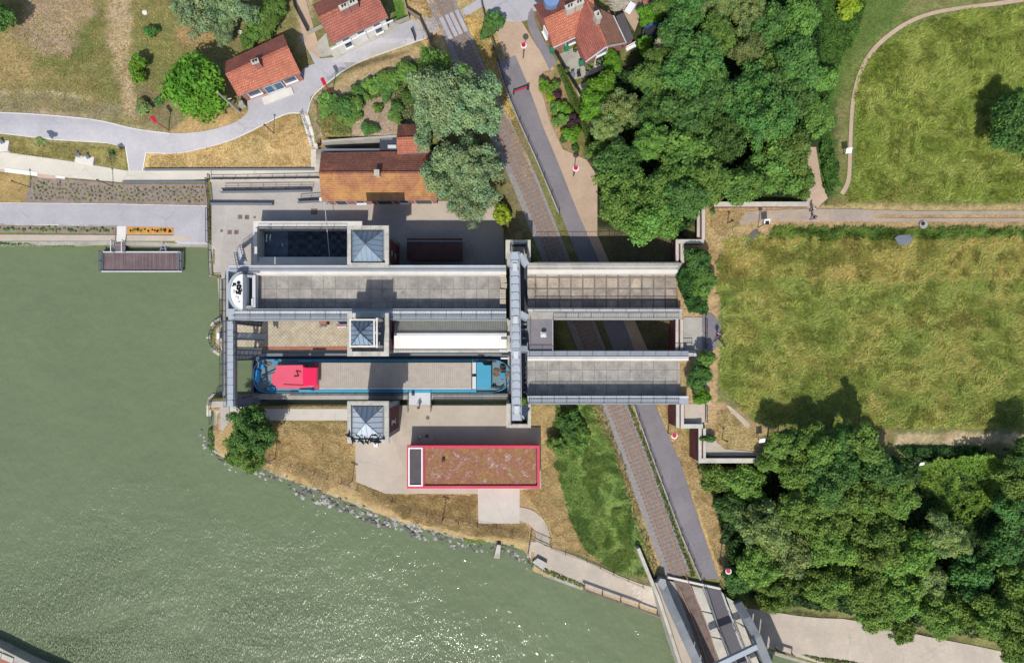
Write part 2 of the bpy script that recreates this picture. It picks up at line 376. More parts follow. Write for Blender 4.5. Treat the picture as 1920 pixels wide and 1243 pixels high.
def leaf_mat(name, base, var=0.25):
    g = N(name); a = g.n('ShaderNodeVertexColor'); a.layer_name = 'Leaf'
    oi = g.n('ShaderNodeObjectInfo')
    c = g.mix(1.0, base, a.outputs['Color'], 'MULTIPLY')
    hs = g.n('ShaderNodeHueSaturation'); g.l(c, hs.inputs['Color'])
    g.l(g.rng(oi.outputs['Random'], 0, 1, 0.488, 0.512), hs.inputs['Hue']); g.l(g.rng(oi.outputs['Random'], 0, 1, 1-var, 1+var), hs.inputs['Value'])
    g.l(hs.outputs[0], g.b.inputs['Base Color']); g.b.inputs['Roughness'].default_value = 0.6; g.b.inputs['Specular IOR Level'].default_value = 0.25
    tr = g.n('ShaderNodeBsdfTranslucent'); g.l(hs.outputs[0], tr.inputs['Color'])
    mx = g.n('ShaderNodeMixShader'); mx.inputs[0].default_value = 0.36
    g.l(g.b.outputs[0], mx.inputs[1]); g.l(tr.outputs[0], mx.inputs[2])
    g.l(mx.outputs[0], g.t.nodes['Material Output'].inputs['Surface'])
leaf_mat('leaf_green', C(122, 160, 74), .22); leaf_mat('leaf_dark', C(100, 142, 70), .2); leaf_mat('leaf_mid', C(132, 166, 76), .22); leaf_mat('leaf_bright', C(116, 166, 52), 0.12)
leaf_mat('leaf_silver', C(154, 182, 130), 0.08); leaf_mat('leaf_yellow', C(160, 176, 50)); leaf_mat('leaf_olive', C(150, 170, 100))
leaf_mat('leaf_purple', C(92, 62, 72)); leaf_mat('leaf_white', C(222, 222, 190)); leaf_mat('grass_blade', (1, 1, 1, 1), 0.02); leaf_mat('flower', (1, 1, 1, 1), 0.02)

def sedum_mat():
    g = N('sedum'); p = g.geo()
    a = g.noise(p, 0.75, 7, 0.8, 0.15); b = g.noise(p, 2.6, 5, 0.8); c3 = g.noise(p, 0.9, 6, 0.8, 0.1)
    c = g.ramp(a, [(0.30, C(132, 138, 78)), (0.42, C(158, 124, 80)), (0.52, C(150, 98, 80)), (0.62, C(168, 128, 94)), (0.75, C(204, 190, 178))])
    d = g.ramp(c3, [(0.35, C(172, 148, 90)), (0.5, C(146, 96, 80)), (0.66, C(196, 182, 172))])
    c = g.mix(g.rng(b, 0.42, 0.6, 0, 1), c, d); c = g.scale(c, g.rng(b, 0.3, 0.7, 0.75, 1.2)); g.bump(b, 0.8, 0.08); g.out(c, 0.95, 0.1)
sedum_mat()
# ---------------------------------------------------------------- terrain: heights over the picture plane
def vnoise(x, y, seed=0):
    xi = np.floor(x).astype(np.int64); yi = np.floor(y).astype(np.int64); fx = x - xi; fy = y - yi
    fx = fx*fx*(3-2*fx); fy = fy*fy*(3-2*fy)
    def h(a, b):
        n = (a*374761393 + b*668265263 + seed*1442695041) & 0xffffffff
        n = ((n ^ (n >> 13))*1274126177) & 0xffffffff; n = n ^ (n >> 16)
        return (n & 0xffff)/65535.0
    return (h(xi, yi)*(1-fx) + h(xi+1, yi)*fx)*(1-fy) + (h(xi, yi+1)*(1-fx) + h(xi+1, yi+1)*fx)*fy
def fbm(x, y, seed=0, o=4):
    t = 0; a = 0.5
    for k in range(o): t = t + a*vnoise(x*2**k, y*2**k, seed+k*17); a *= 0.5
    return t/(1-0.5**o)
def sdist(x, y, poly, reach=1e9):
    """signed distance to a polygon, negative inside"""
    p = np.array(poly, dtype=float); out = np.full(x.shape, reach, dtype=float)
    m = (x > p[:,0].min()-reach) & (x < p[:,0].max()+reach) & (y > p[:,1].min()-reach) & (y < p[:,1].max()+reach)
    if not m.any(): return out
    X = x[m]; Y = y[m]; d = np.full(X.shape, 1e18); ins = np.zeros(X.shape, bool)
    for i in range(len(p)):
        x0, y0 = p[i]; x1, y1 = p[(i+1) % len(p)]; dx, dy = x1-x0, y1-y0
        t = np.clip(((X-x0)*dx + (Y-y0)*dy)/(dx*dx+dy*dy+1e-9), 0, 1)
        d = np.minimum(d, (X-x0-t*dx)**2 + (Y-y0-t*dy)**2)
        c = ((y0 > Y) != (y1 > Y)) & (X < (x1-x0)*(Y-y0)/(y1-y0+1e-12) + x0); ins ^= c
    d = np.sqrt(d); out[m] = np.where(ins, -d, d); return out
def sstep(t): t = np.clip(t, 0, 1); return t*t*(3-2*t)
WZ = -1.2
WATER = [(-900, 462), (394, 462), (397, 520), (414, 524), (415, 600), (402, 608), (393, 632), (402, 656), (416, 664), (416, 672), (474, 672), (474, 742), (416, 742),
         (400, 742), (392, 752), (390, 790), (380, 802), (380, 845), (400, 862), (440, 880), (490, 888), (520, 905), (560, 918), (600, 935), (650, 952), (700, 972), (760, 995),
         (810, 1008), (870, 1025), (930, 1030), (975, 1042), (985, 1065), (1090, 1103), (1240, 1155), (1440, 1220), (1620, 1272), (2400, 1500), (2400, 2400), (-900, 2400)]
XS = np.concatenate([[-6000, -3000, -1500, -900, -500, -360], np.arange(-260, 2182, 4.0), [2280, 2420, 2800, 3600, 5200, 8000]])
YS = np.concatenate([[-5000, -2500, -1300, -700, -400], np.arange(-220, 1462, 4.0), [1560, 1750, 2200, 3200, 6000]])
GX, GY = np.meshgrid(XS, YS)
def heights(x, y):
    h = np.zeros_like(x)
    def lay(poly, z, b):
        nonlocal h
        s = sdist(x, y, poly, b+2.0); k = 1 - sstep(s/b); h = h + (z-h)*k
    lay([(-9000, -6000), (640, -6000), (640, 60), (600, 150), (585, 205), (440, 225), (-9000, 195)], 3.0, 130)
    lay([(610, -6000), (9000, -6000), (9000, 960), (1420, 1000), (1350, 1085), (1240, 1085), (1110, 800), (1010, 500), (985, 430), (945, 330), (880, 200), (780, 70), (640, 60)], 4.5, 60)
    lay([(610, 175), (640, 140), (800, 90), (880, 190), (890, 280), (800, 262), (745, 262), (600, 262)], 3.6, 14)
    lay([(392, 338), (600, 338), (600, 262), (745, 262), (870, 300), (925, 380), (948, 430), (950, 497), (392, 530)], 0.0, 7)
    lay([(470, 497), (972, 497), (972, 760), (470, 760)], 0.0, 6)
    lay([(1560, -6000), (9000, -6000), (9000, 820), (1600, 820), (1330, 560), (1335, 400), (1500, 385), (1530, 200)], 9.0, 130)
    lay([(1266, 456), (1322, 456), (1322, 392), (1560, 388), (9000, 388), (9000, 832), (1440, 858), (1318, 858), (1310, 803), (1276, 795), (1272, 600)], 9.0, 5)
    # water and its banks: steep quays, a gentler rock bank on the point
    s = sdist(x, y, WATER, 60.0)
    bw = np.where((x > 370) & (x < 1000) & (y > 770), 24.0, 3.5)
    k = 1 - sstep((s+6)/(bw+6)); h = h + (-3.4 - h)*k
    # machine pits between the masonry
    lay([(474, 660), (960, 660), (960, 756), (474, 756)], -2.6, 3)
    n = fbm(x/60.0, y/60.0, 3); soft = (h > 2.0) & (y < 1100)
    h = h + np.where(soft & (sdist(x, y, [(740, -300), (1115, -300), (1115, 300), (1420, 1090), (1200, 1090), (985, 500)], 30) > 8), (n-0.5)*0.3, 0)
    return h
GH = heights(GX, GY)
def Z(px, py):
    i = int(np.clip(np.searchsorted(XS, px)-1, 0, len(XS)-2)); j = int(np.clip(np.searchsorted(YS, py)-1, 0, len(YS)-2))
    a = (px-XS[i])/(XS[i+1]-XS[i]); b = (py-YS[j])/(YS[j+1]-YS[j])
    return float((GH[j, i]*(1-a)+GH[j, i+1]*a)*(1-b) + (GH[j+1, i]*(1-a)+GH[j+1, i+1]*a)*b)
def G(px, py, dz=0.0): return P(px, py, Z(px, py)+dz)
# zones: outline in picture coordinates, surface colour, edge softness, edge raggedness
ZONES = [
 ([(-9000, -9000), (9000, -9000), (9000, 9000), (-9000, 9000)], (138, 136, 78), 1, 0),
 ([(-9000, -9000), (600, -9000), (600, 230), (-9000, 215)], (146, 138, 84), 10, 10),
 ([(200, 40), (330, 0), (330, 190), (200, 190)], (138, 140, 78), 30, 20),
 ([(-900, 60), (80, 60), (130, 115), (60, 160), (-900, 170)], (186, 160, 106), 25, 22),
 ([(40, -300), (186, -300), (176, 40), (160, 90), (105, 112), (60, 92), (30, 70), (44, 30)], (188, 160, 130), 8, 14),
 ([(188, -300), (244, -300), (244, 90), (255, 185), (262, 220), (232, 222), (222, 150), (205, 90)], (206, 178, 138), 10, 10),
 ([(150, 45), (185, 30), (190, 95), (120, 140), (60, 130), (60, 100), (130, 110)], (122, 130, 66), 14, 12),
 ([(-900, 172), (95, 172), (225, 192), (232, 222), (-900, 212)], (158, 146, 108), 6, 8),
 ([(-900, 168), (100, 170), (170, 184), (170, 188), (95, 176), (-900, 174)], (206, 188, 142), 4, 5),
 ([(-900, 202), (120, 210), (220, 232), (320, 246), (320, 254), (-900, 216)], (188, 162, 124), 5, 6),
 ([(330, 55), (400, 30), (420, 70), (350, 90)], (196, 160, 108), 16, 14),
 ([(258, 160), (330, 150), (340, 250), (262, 240)], (150, 136, 96), 10, 10),
 ([(380, 195), (470, 215), (440, 250), (310, 256)], (204, 166, 108), 5, 6),
 ([(-900, 252), (0, 252), (235, 276), (240, 322), (150, 305), (-900, 282)], (152, 142, 92), 4, 6),
 ([(268, 282), (440, 240), (540, 205), (590, 262), (590, 322), (268, 322)], (208, 174, 110), 3, 6),
 ([(430, 262), (520, 215), (560, 215), (500, 262)], (170, 140, 80), 10, 12),
 ([(-900, 320), (56, 326), (54, 382), (-900, 382)], (188, 156, 98), 4, 6),
 ([(578, 195), (640, 150), (800, 92), (830, 120), (800, 280), (600, 275), (585, 220)], (186, 160, 132), 5, 8),
 ([(586, 195), (640, 205), (660, 260), (612, 270), (596, 230)], (186, 158, 98), 8, 10),
 ([(620, 215), (650, 208), (665, 240), (640, 255), (624, 246)], (130, 140, 78), 6, 8),
 ([(590, 180), (700, 105), (800, 82), (820, 100), (700, 135), (620, 180)], (196, 166, 118), 6, 8),
 ([(535, -300), (600, -300), (580, 90), (560, 100)], (192, 168, 122), 5, 5),
 ([(735, -300), (940, -300), (950, 160), (1000, 420), (950, 470), (940, 300), (900, 140), (800, 90), (760, 35)], (204, 172, 112), 6, 9),
 ([(900, 200), (985, 200), (1010, 440), (950, 440)], (140, 128, 86), 8, 10),
 ([(735, 0), (752, 0), (765, 36), (742, 42)], (96, 140, 50), 4, 4),
 ([(1005, 130), (1050, 120), (1120, 300), (1120, 330), (1080, 300), (1040, 260), (1015, 190)], (178, 148, 104), 5, 6),
 ([(1075, 170), (1115, 270), (1110, 300), (1070, 270), (1060, 200)], (142, 142, 74), 8, 8),
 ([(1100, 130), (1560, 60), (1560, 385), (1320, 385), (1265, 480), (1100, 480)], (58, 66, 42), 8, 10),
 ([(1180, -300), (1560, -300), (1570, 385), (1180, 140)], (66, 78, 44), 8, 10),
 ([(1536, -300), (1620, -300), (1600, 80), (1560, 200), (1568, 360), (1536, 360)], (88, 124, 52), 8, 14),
 ([(1100, 430), (1262, 430), (1262, 760), (1100, 760)], (120, 112, 78), 8, 8),
 # railway corridor, south part
 ([(1040, 755), (1200, 755), (1350, 1085), (1230, 1085), (1110, 900)], (152, 146, 96), 6, 9),
 ([(1110, 940), (1180, 960), (1200, 1040), (1140, 1040)], (136, 160, 56), 20, 16),
 ([(1040, 870), (1062, 960), (1085, 1000), (1075, 1000), (1050, 960)], (168, 160, 70), 8, 12),
 ([(1013, 755), (1042, 760), (1038, 870), (1062, 962), (1112, 1032), (1210, 1085), (1225, 1095), (1050, 1040), (990, 1015), (975, 950), (975, 918), (1013, 915)], (198, 170, 132), 6, 8),
 ([(1005, 750), (1040, 750), (1040, 830), (1014, 830)], (150, 140, 84), 6, 9),
 ([(1215, 755), (1258, 755), (1300, 850), (1330, 900), (1362, 1010), (1370, 1085), (1345, 1085), (1300, 980)], (206, 172, 112), 4, 6),
 # the point and the bank
 ([(380, 760), (1240, 760), (1240, 1160), (380, 900)], (196, 164, 110), 4, 6),
 ([(500, 788), (668, 788), (668, 815), (500, 815)], (140, 130, 70), 12, 6),
 ([(520, 815), (660, 815), (664, 895), (510, 860)], (192, 158, 96), 14, 10),
 ([(590, 850), (640, 850), (650, 890), (600, 890)], (156, 136, 76), 14, 12),
 ([(665, 905), (720, 925), (895, 932), (895, 975), (760, 965), (680, 935)], (168, 136, 84), 8, 8),
 ([(890, 980), (990, 985), (990, 1010), (900, 1005)], (158, 130, 88), 8, 8),
 ([(470, 880), (600, 925), (760, 985), (880, 1012), (975, 1030), (990, 1045), (870, 1028), (760, 998), (600, 938), (480, 895)], (150, 142, 108), 6, 12),
 ([(1040, 1030), (1110, 1032), (1230, 1100), (1245, 1100), (1240, 1120), (1120, 1070)], (140, 132, 84), 5, 7),
 ([(1200, 1050), (1240, 1085), (1250, 1110), (1215, 1095)], (128, 114, 104), 4, 6),
 ([(1038, 755), (1112, 755), (1150, 850), (1190, 970), (1222, 1080), (1160, 1075), (1100, 1035), (1062, 960), (1040, 870)], (114, 134, 76), 22, 20),
 ([(1110, 940), (1180, 960), (1200, 1040), (1140, 1040)], (134, 150, 72), 20, 16),
 # upper canal bed, now meadow
 ([(1345, 430), (1500, 425), (9000, 425), (9000, 812), (1440, 800), (1400, 770), (1345, 720)], (122, 136, 68), 4, 8),
 ([(1345, 450), (9000, 440), (9000, 520), (1345, 500)], (150, 134, 76), 20, 24),
 ([(1320, 386), (1560, 386), (1480, 430), (1440, 440), (1350, 520), (1345, 750), (1440, 800), (1425, 858), (1320, 858), (1320, 790), (1262, 790), (1262, 450), (1320, 450)], (204, 168, 118), 4, 6),
 ([(1340, 470), (1372, 410), (1388, 420), (1362, 470)], (148, 132, 78), 10, 9),
 ([(1345, 775), (1400, 775), (1400, 830), (1345, 830)], (168, 138, 84), 16, 12),
 ([(1420, 386), (9000, 384), (9000, 392), (1480, 396)], (206, 176, 118), 5, 7),
 ([(1440, 398), (9000, 398), (9000, 432), (1440, 432)], (200, 160, 110), 4, 6),
 ([(1440, 430), (1500, 426), (9000, 428), (9000, 442), (1440, 448)], (84, 112, 52), 5, 8),
 ([(1600, 60), (1680, 30), (1800, 8), (9000, -40), (9000, 378), (1560, 378), (1590, 300), (1590, 180)], (124, 138, 66), 6, 9),
 ([(1720, 30), (1900, 20), (1900, 80), (1760, 80)], (146, 148, 84), 20, 20),
 ([(1650, 290), (1690, 270), (1700, 330), (1660, 345)], (176, 170, 96), 8, 10),
 ([(1640, 350), (1720, 340), (1700, 378), (1560, 378)], (172, 148, 88), 14, 12),
 ([(1530, -300), (1760, -300), (1700, 20), (1610, 90), (1570, 200), (1560, 120)], (104, 128, 56), 10, 14),
 ([(1680, 812), (9000, 812), (9000, 832), (1680, 832)], (206, 180, 138), 4, 6),
 ([(1440, 800), (1680, 806), (1680, 830), (1440, 840)], (164, 138, 96), 6, 9),
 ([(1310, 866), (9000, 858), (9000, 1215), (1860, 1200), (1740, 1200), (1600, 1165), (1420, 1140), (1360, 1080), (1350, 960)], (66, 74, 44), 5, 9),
 ([(1410, 1132), (1600, 1160), (1780, 1195), (1860, 1215), (9000, 1280), (9000, 1230), (1860, 1190), (1600, 1140)], (150, 146, 86), 4, 8),
 ([(1500, 1222), (1600, 1230), (1760, 1250), (9000, 1400), (9000, 1500), (1620, 1270)], (150, 142, 84), 4, 7),
]
def build_terrain():
    ny, nx = GX.shape; s = (H-GH)/F
    co = np.stack([(GX-CX)*s, (CY-GY)*s, GH], -1).reshape(-1, 3)
    idx = np.arange(ny*nx).reshape(ny, nx)
    q = np.stack([idx[1:, :-1], idx[1:, 1:], idx[:-1, 1:], idx[:-1, :-1]], -1).reshape(-1, 4)
    me = bpy.data.meshes.new('ground'); me.vertices.add(len(co)); me.vertices.foreach_set('co', co.ravel())
    me.loops.add(q.size); me.loops.foreach_set('vertex_index', q.ravel())
    me.polygons.add(len(q)); me.polygons.foreach_set('loop_start', np.arange(0, q.size, 4)); me.polygons.foreach_set('loop_total', np.full(len(q), 4))
    me.update(calc_edges=True)
    wx = (fbm(GX/14., GY/14., 11)-.5)*2; wy = (fbm(GX/14., GY/14., 29)-.5)*2
    fx = (vnoise(GX/3.5, GY/3.5, 5)-.5)*2; fy = (vnoise(GX/3.5, GY/3.5, 6)-.5)*2
    col = np.zeros((ny, nx, 3))
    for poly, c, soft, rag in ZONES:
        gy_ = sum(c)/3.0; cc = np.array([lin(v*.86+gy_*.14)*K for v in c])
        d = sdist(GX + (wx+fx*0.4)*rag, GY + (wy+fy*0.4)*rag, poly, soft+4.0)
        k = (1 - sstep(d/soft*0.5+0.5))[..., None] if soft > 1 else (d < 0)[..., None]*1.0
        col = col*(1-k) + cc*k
    # tufts and bare spots of their own
    f = fbm(GX/7., GY/7., 41, 3)[..., None]; g2 = fbm(GX/34., GY/34., 77, 4)[..., None]
    green = np.array([lin(v)*K for v in (110, 122, 58)])
    k = np.clip((g2-0.53)*5, 0, 1)*np.clip((f-0.35)*3, 0, 1)*0.45
    col = col*(1-k) + green*k
    a = me.color_attributes.new('Zone', 'FLOAT_COLOR', 'POINT')
    a.data.foreach_set('color', np.concatenate([col, np.ones((ny, nx, 1))], -1).astype(np.float32).ravel())
    me.polygons.foreach_set('use_smooth', [True]*len(me.polygons))
    me.materials.append(MATS['ground']); o = bpy.data.objects.new('ground', me); COL.objects.link(o)
    WL[o.name] = Vector((0, 0, 0)); struct(o)
build_terrain()
# ---------------------------------------------------------------- draped sheets
def drape(name, poly, mat, dz=0.05, res=9.0, z=None):
    dz += 0.03
    from mathutils.geometry import delaunay_2d_cdt
    q = []
    for p in dense(list(poly)+[poly[0]], res)[:-1]:
        if not q or (abs(p[0]-q[-1][0]) + abs(p[1]-q[-1][1])) > 0.5: q.append(p)
    n = len(q); a = np.array(q); pts = [Vector(p) for p in q]
    if z is None:
        gx, gy = np.meshgrid(np.arange(max(a[:,0].min(), -300), min(a[:,0].max(), 2200), res), np.arange(a[:,1].min(), a[:,1].max(), res))
        gx = gx.ravel() + 0.37; gy = gy.ravel() + 0.41; k = sdist(gx, gy, q) < -res*0.3
        pts += [Vector((x, y)) for x, y in zip(gx[k], gy[k])]
    vs, es, fs, _, _, _ = delaunay_2d_cdt(pts, [(i, (i+1) % n) for i in range(n)], [], 1, 1e-4)
    mb = MB()
    for v in vs: mb.v.append(P(v.x, v.y, (Z(v.x, v.y) if z is None else z) + dz))
    for f in fs:
        f = list(f); a, b, c = (mb.v[i] for i in f[:3])
        if (b-a).cross(c-a).z < 0: f.reverse()
        mb.f.append(tuple(f))
    o = mb.build(name, mat); struct(o); return o
def dense(pts, step=18.0):
    out = [pts[0]]
    for a, b in zip(pts, pts[1:]):
        n = max(1, int(math.hypot(b[0]-a[0], b[1]-a[1])/step))
        out += [(a[0]+(b[0]-a[0])*k/n, a[1]+(b[1]-a[1])*k/n) for k in range(1, n+1)]
    return out
def smooth_line(pts, it=2):
    for _ in range(it):
        q = [pts[0]]
        for a, b in zip(pts, pts[1:]): q += [(a[0]*.75+b[0]*.25, a[1]*.75+b[1]*.25), (a[0]*.25+b[0]*.75, a[1]*.25+b[1]*.75)]
        q.append(pts[-1]); pts = q
    return pts
def ribbon(mb, pts, width, dz0, dz1, z=None):
    """raised strip following a line: kerbs, rails, edge walls (heights above the ground, or absolute with z)"""
    w3 = [G(x, y) if z is None else P(x, y, z) for x, y in pts]; n = len(w3); L = []; R = []
    for i, p in enumerate(w3):
        d = (w3[min(i+1, n-1)] - w3[max(i-1, 0)]); d.z = 0; d.normalize(); s = Vector((-d.y, d.x, 0))*width/2
        L.append(p+s); R.append(p-s)
    b = len(mb.v); up1 = Vector((0, 0, dz1)); up0 = Vector((0, 0, dz0))
    for i in range(n): mb.v += [L[i]+up1, R[i]+up1, R[i]+up0, L[i]+up0]
    for i in range(n-1):
        q = b+4*i; 
        for k in range(4): mb.f.append((q+k, q+(k+1) % 4, q+4+(k+1) % 4, q+4+k))
    mb.f.append((b+3, b+2, b+1, b)); e = b+4*(n-1); mb.f.append((e, e+1, e+2, e+3))
    return mb
def kerb(pts, width=0.14, dz=0.10, mat='concrete_white', name='kerb'):
    o = ribbon(MB(), dense(pts), width, -0.1, dz).build(name, mat); struct(o); return o
# water sheet
wp = MB(); wp.v = [Vector((x, y, WZ)) for x, y in ((-500, -300), (400, -300), (400, 40), (-500, 40))]; wp.f = [(0, 1, 2, 3)]
struct(wp.build('water', 'water'))
ROAD_N = smooth_line([(-300, 205), (0, 211), (100, 217), (190, 226), (250, 243), (320, 251), (380, 248), (440, 232), (468, 210), (462, 188)], 2)
ROAD_S = [(575, 213), (540, 212), (510, 226), (440, 262), (380, 279), (330, 289), (274, 286)]
drape('road', ROAD_N + [(560, 140), (572, 126), (590, 120), (575, 90), (562, 70), (570, 60), (600, 110), (625, 108), (640, 92), (700, 72), (745, 48), (775, 36), (850, 0 + 28), (895, 0), (920, 4),
      (896, 18), (858, 40), (800, 72), (760, 84), (700, 106), (650, 128), (610, 160), (582, 182), (577, 213)] + ROAD_S +
      [(268, 321), (243, 321), (236, 276), (200, 268), (100, 262), (0, 250), (-300, 243)], 'asphalt_lilac', 0.05)
kerb(smooth_line([(-300, 205), (0, 211), (100, 217), (190, 226), (250, 243), (320, 251)], 2)); kerb([(-300, 243), (0, 250), (100, 262), (200, 268), (236, 276), (243, 321)])
kerb([(268, 321), (274, 286)] + smooth_line([(274, 286), (330, 289), (380, 279), (440, 262), (510, 226), (540, 212), (562, 213)], 2))
kerb(smooth_line([(577, 213), (584, 182), (610, 160), (650, 128), (700, 106), (800, 72)], 2), 0.12)
drape('forecourt', [(600, 112), (575, 92), (566, 60), (545, -40), (535, -60), (557, -60), (600, 95)], 'dirt', 0.07)
drape('forecourt', [(622, 104), (612, 92), (735, 40), (748, 46), (745, 56), (690, 82), (650, 100), (632, 112)], 'concrete_old', 0.075)
drape('forecourt', [(592, 82), (612, 62), (620, 104), (602, 108), (588, 96)], 'concrete_old', 0.07)
drape('promenade', [(-300, 262), (0, 284), (140, 304), (235, 320), (270, 320), (590, 318), (600, 318), (600, 336), (392, 336), (240, 343), (110, 332), (0, 322), (-300, 305)], 'concrete_cream', 0.055)
drape('steps_landing', [(583, 280), (602, 280), (602, 320), (583, 320)], 'concrete_cream', 0.07)
drape('promenade', [(-300, 382), (0, 382), (200, 384), (389, 388), (390, 459), (330, 459), (325, 440), (235, 440), (222, 424), (0, 421), (-300, 420)], 'asphalt_lilac', 0.05)
kerb([(-300, 381), (0, 381), (200, 383), (389, 387)], 0.12, 0.08); kerb([(-300, 420), (0, 421), (222, 424)], 0.12, 0.08)
drape('planting_bed', [(60, 333), (110, 335), (240, 345), (388, 345), (389, 386), (200, 382), (45, 380)], 'mulch', 0.05)
drape('planting_bed', [(-300, 421), (0, 422), (217, 425), (217, 439), (0, 436), (-300, 435)], 'mulch', 0.05)
drape('flower_bed_soil', [(238, 425), (326, 427), (325, 439), (238, 439)], 'wood_chip', 0.07)
drape('quay_strip', [(-300, 438), (0, 440), (219, 441), (219, 452), (0, 452), (-300, 450)], 'concrete_tan', 0.05)
drape('quay_strip', [(237, 441), (350, 442), (362, 447), (350, 452), (237, 452)], 'concrete_tan', 0.062)
drape('crossing_slab', [(219, 424), (236, 424), (236, 453), (219, 453)], 'concrete_white', 0.08)
o = ribbon(MB(), [(-300, 456), (0, 457), (200, 456), (392, 459)], 0.55, -3.2, 0.10).build('quay_wall', 'concrete_old'); tag(o, 'long weathered concrete quay edge along the lower promenade above the green water', 'quay wall')
for q in ([(-300, 322), (0, 322), (8, 323), (8, 318), (-300, 314)], [(70, 326), (104, 330), (104, 336), (70, 333)]): drape('soil_patch', q, 'dirt', 0.075)
# yard
drape('yard', [(396, 341), (600, 341), (600, 352), (760, 378), (922, 378), (944, 430), (946, 497), (860, 497), (732, 497), (470, 497), (470, 560), (428, 560), (419, 524), (401, 518), (397, 460)], 'concrete_yard', 0.05)
drape('yard', [(600, 377), (700, 378), (697, 392), (690, 411), (698, 411), (712, 390), (765, 390), (765, 411), (935, 411), (920, 377)], 'concrete_tan', 0.055)
drape('quay_platform', [(417, 600), (404, 608), (396, 624), (396, 640), (404, 655), (417, 662), (425, 662), (425, 600)], 'cobbles', 0.06)
drape('court', [(440, 600), (652, 600), (652, 650), (440, 650)], 'cobbles', 0.06, z=0.0)
drape('court_edge', [(487, 650), (652, 649), (652, 656), (487, 656)], 'brick_edge', 0.07, z=0.0)
drape('yard', [(404, 743), (426, 743), (432, 785), (418, 808), (396, 792), (396, 753)], 'concrete_yard', 0.06)
drape('yard', [(430, 757), (655, 757), (655, 788), (505, 788), (470, 786), (432, 792)], 'concrete_cream', 0.055)
drape('yard', [(655, 760), (955, 760), (955, 800), (1013, 801), (1013, 832), (1015, 915), (975, 918), (974, 980), (897, 981), (896, 926), (722, 925), (668, 903), (666, 832), (655, 830)], 'concrete_tan', 0.06)
drape('terrace', [(896, 915), (974, 915), (974, 981), (897, 981)], 'concrete_cream', 0.075)
drape('path', smooth_line([(974, 950), (998, 955), (1020, 972), (1031, 1000), (1030, 1022)], 2) + [(1003, 1020)] + smooth_line([(1003, 1020), (1006, 1002), (996, 984), (974, 975)], 2), 'concrete_path', 0.07)
drape('towpath', smooth_line([(996, 1014), (1060, 1035), (1110, 1055), (1180, 1088), (1236, 1104), (1320, 1128), (1420, 1142), (1520, 1158), (1600, 1160), (1730, 1192), (1850, 1214), (2100, 1270)], 1) +
      [(2100, 1380), (1700, 1290), (1520, 1238), (1440, 1214), (1236, 1147), (1092, 1098), (1000, 1064), (985, 1052)], 'concrete_path', 0.06)
o = ribbon(MB(), [(982, 1062), (1040, 1082), (1092, 1101), (1238, 1153), (1440, 1219), (1620, 1272), (2000, 1384)], 0.7, -3.4, 0.16).build('quay_wall', 'concrete_old'); tag(o, 'sloping concrete quay edge of the lower towpath running under the railway bridge', 'quay wall')
# village square, lane, tracks
drape('square', [(935, -60), (1040, -60), (1030, 20), (998, 22), (990, 38), (972, 42), (948, 40), (933, 44), (905, 10), (900, -60)], 'asphalt_lilac', 0.06)
drape('dirt_lane', [(934, 40), (975, 36), (1008, 90), (1040, 130), (1018, 135), (1012, 160), (1030, 225), (1055, 280), (1100, 300), (1120, 330), (1120, 440), (1260, 760), (1222, 757), (1148, 560), (1084, 410), (1045, 310), (1001, 195), (966, 110), (944, 105), (930, 60)], 'dirt', 0.05)
drape('pavement', smooth_line([(991, 24), (988, 45), (1000, 75), (1020, 110), (1030, 132)], 1) + smooth_line([(1044, 116), (1022, 80), (1005, 45), (1000, 20), (997, 15)], 1), 'asphalt_grey', 0.085)
LANE_W = [(935, 116), (946, 150), (960, 190), (977, 230), (1009, 300), (1051, 400), (1107, 545), (1165, 695), (1190, 757), (1231, 870), (1280, 1000), (1316, 1085)]
LANE_E = [(966, 104), (986, 150), (1001, 190), (1019, 240), (1045, 302), (1084, 400), (1148, 545), (1204, 695), (1228, 757), (1277, 870), (1319, 1000), (1348, 1085)]
drape('lane', LANE_W + LANE_E[::-1], 'asphalt_grey', 0.075)
kerb([(935, 42), (948, 38), (962, 40)], 0.12, 0.11, 'concrete_cream')
RAIL = [(792, -90), (829, 0), (856, 60), (884, 125), (930, 220), (970, 300), (1011, 400), (1050, 500), (1090, 600), (1155, 760), (1198, 870), (1245, 1000), (1278, 1088), (1319, 1180), (1350, 1290), (1390, 1400)]
def offset_line(pts, d):      # parallel line in picture units
    out = []
    for i, p in enumerate(pts):
        a = pts[max(i-1, 0)]; b = pts[min(i+1, len(pts)-1)]; L = math.hypot(b[0]-a[0], b[1]-a[1]); out.append((p[0] - (b[1]-a[1])/L*d, p[1] + (b[0]-a[0])/L*d))
    return out
RS = smooth_line(RAIL, 2); RLAND = [p for p in RS if p[1] < 1082]
drape('ballast_bed', offset_line(RLAND, 27) + offset_line(RLAND, -22)[::-1], 'ballast_grey', 0.06)
drape('ballast_bed', offset_line(RLAND, 14) + offset_line(RLAND, -16)[::-1], 'ballast', 0.10)
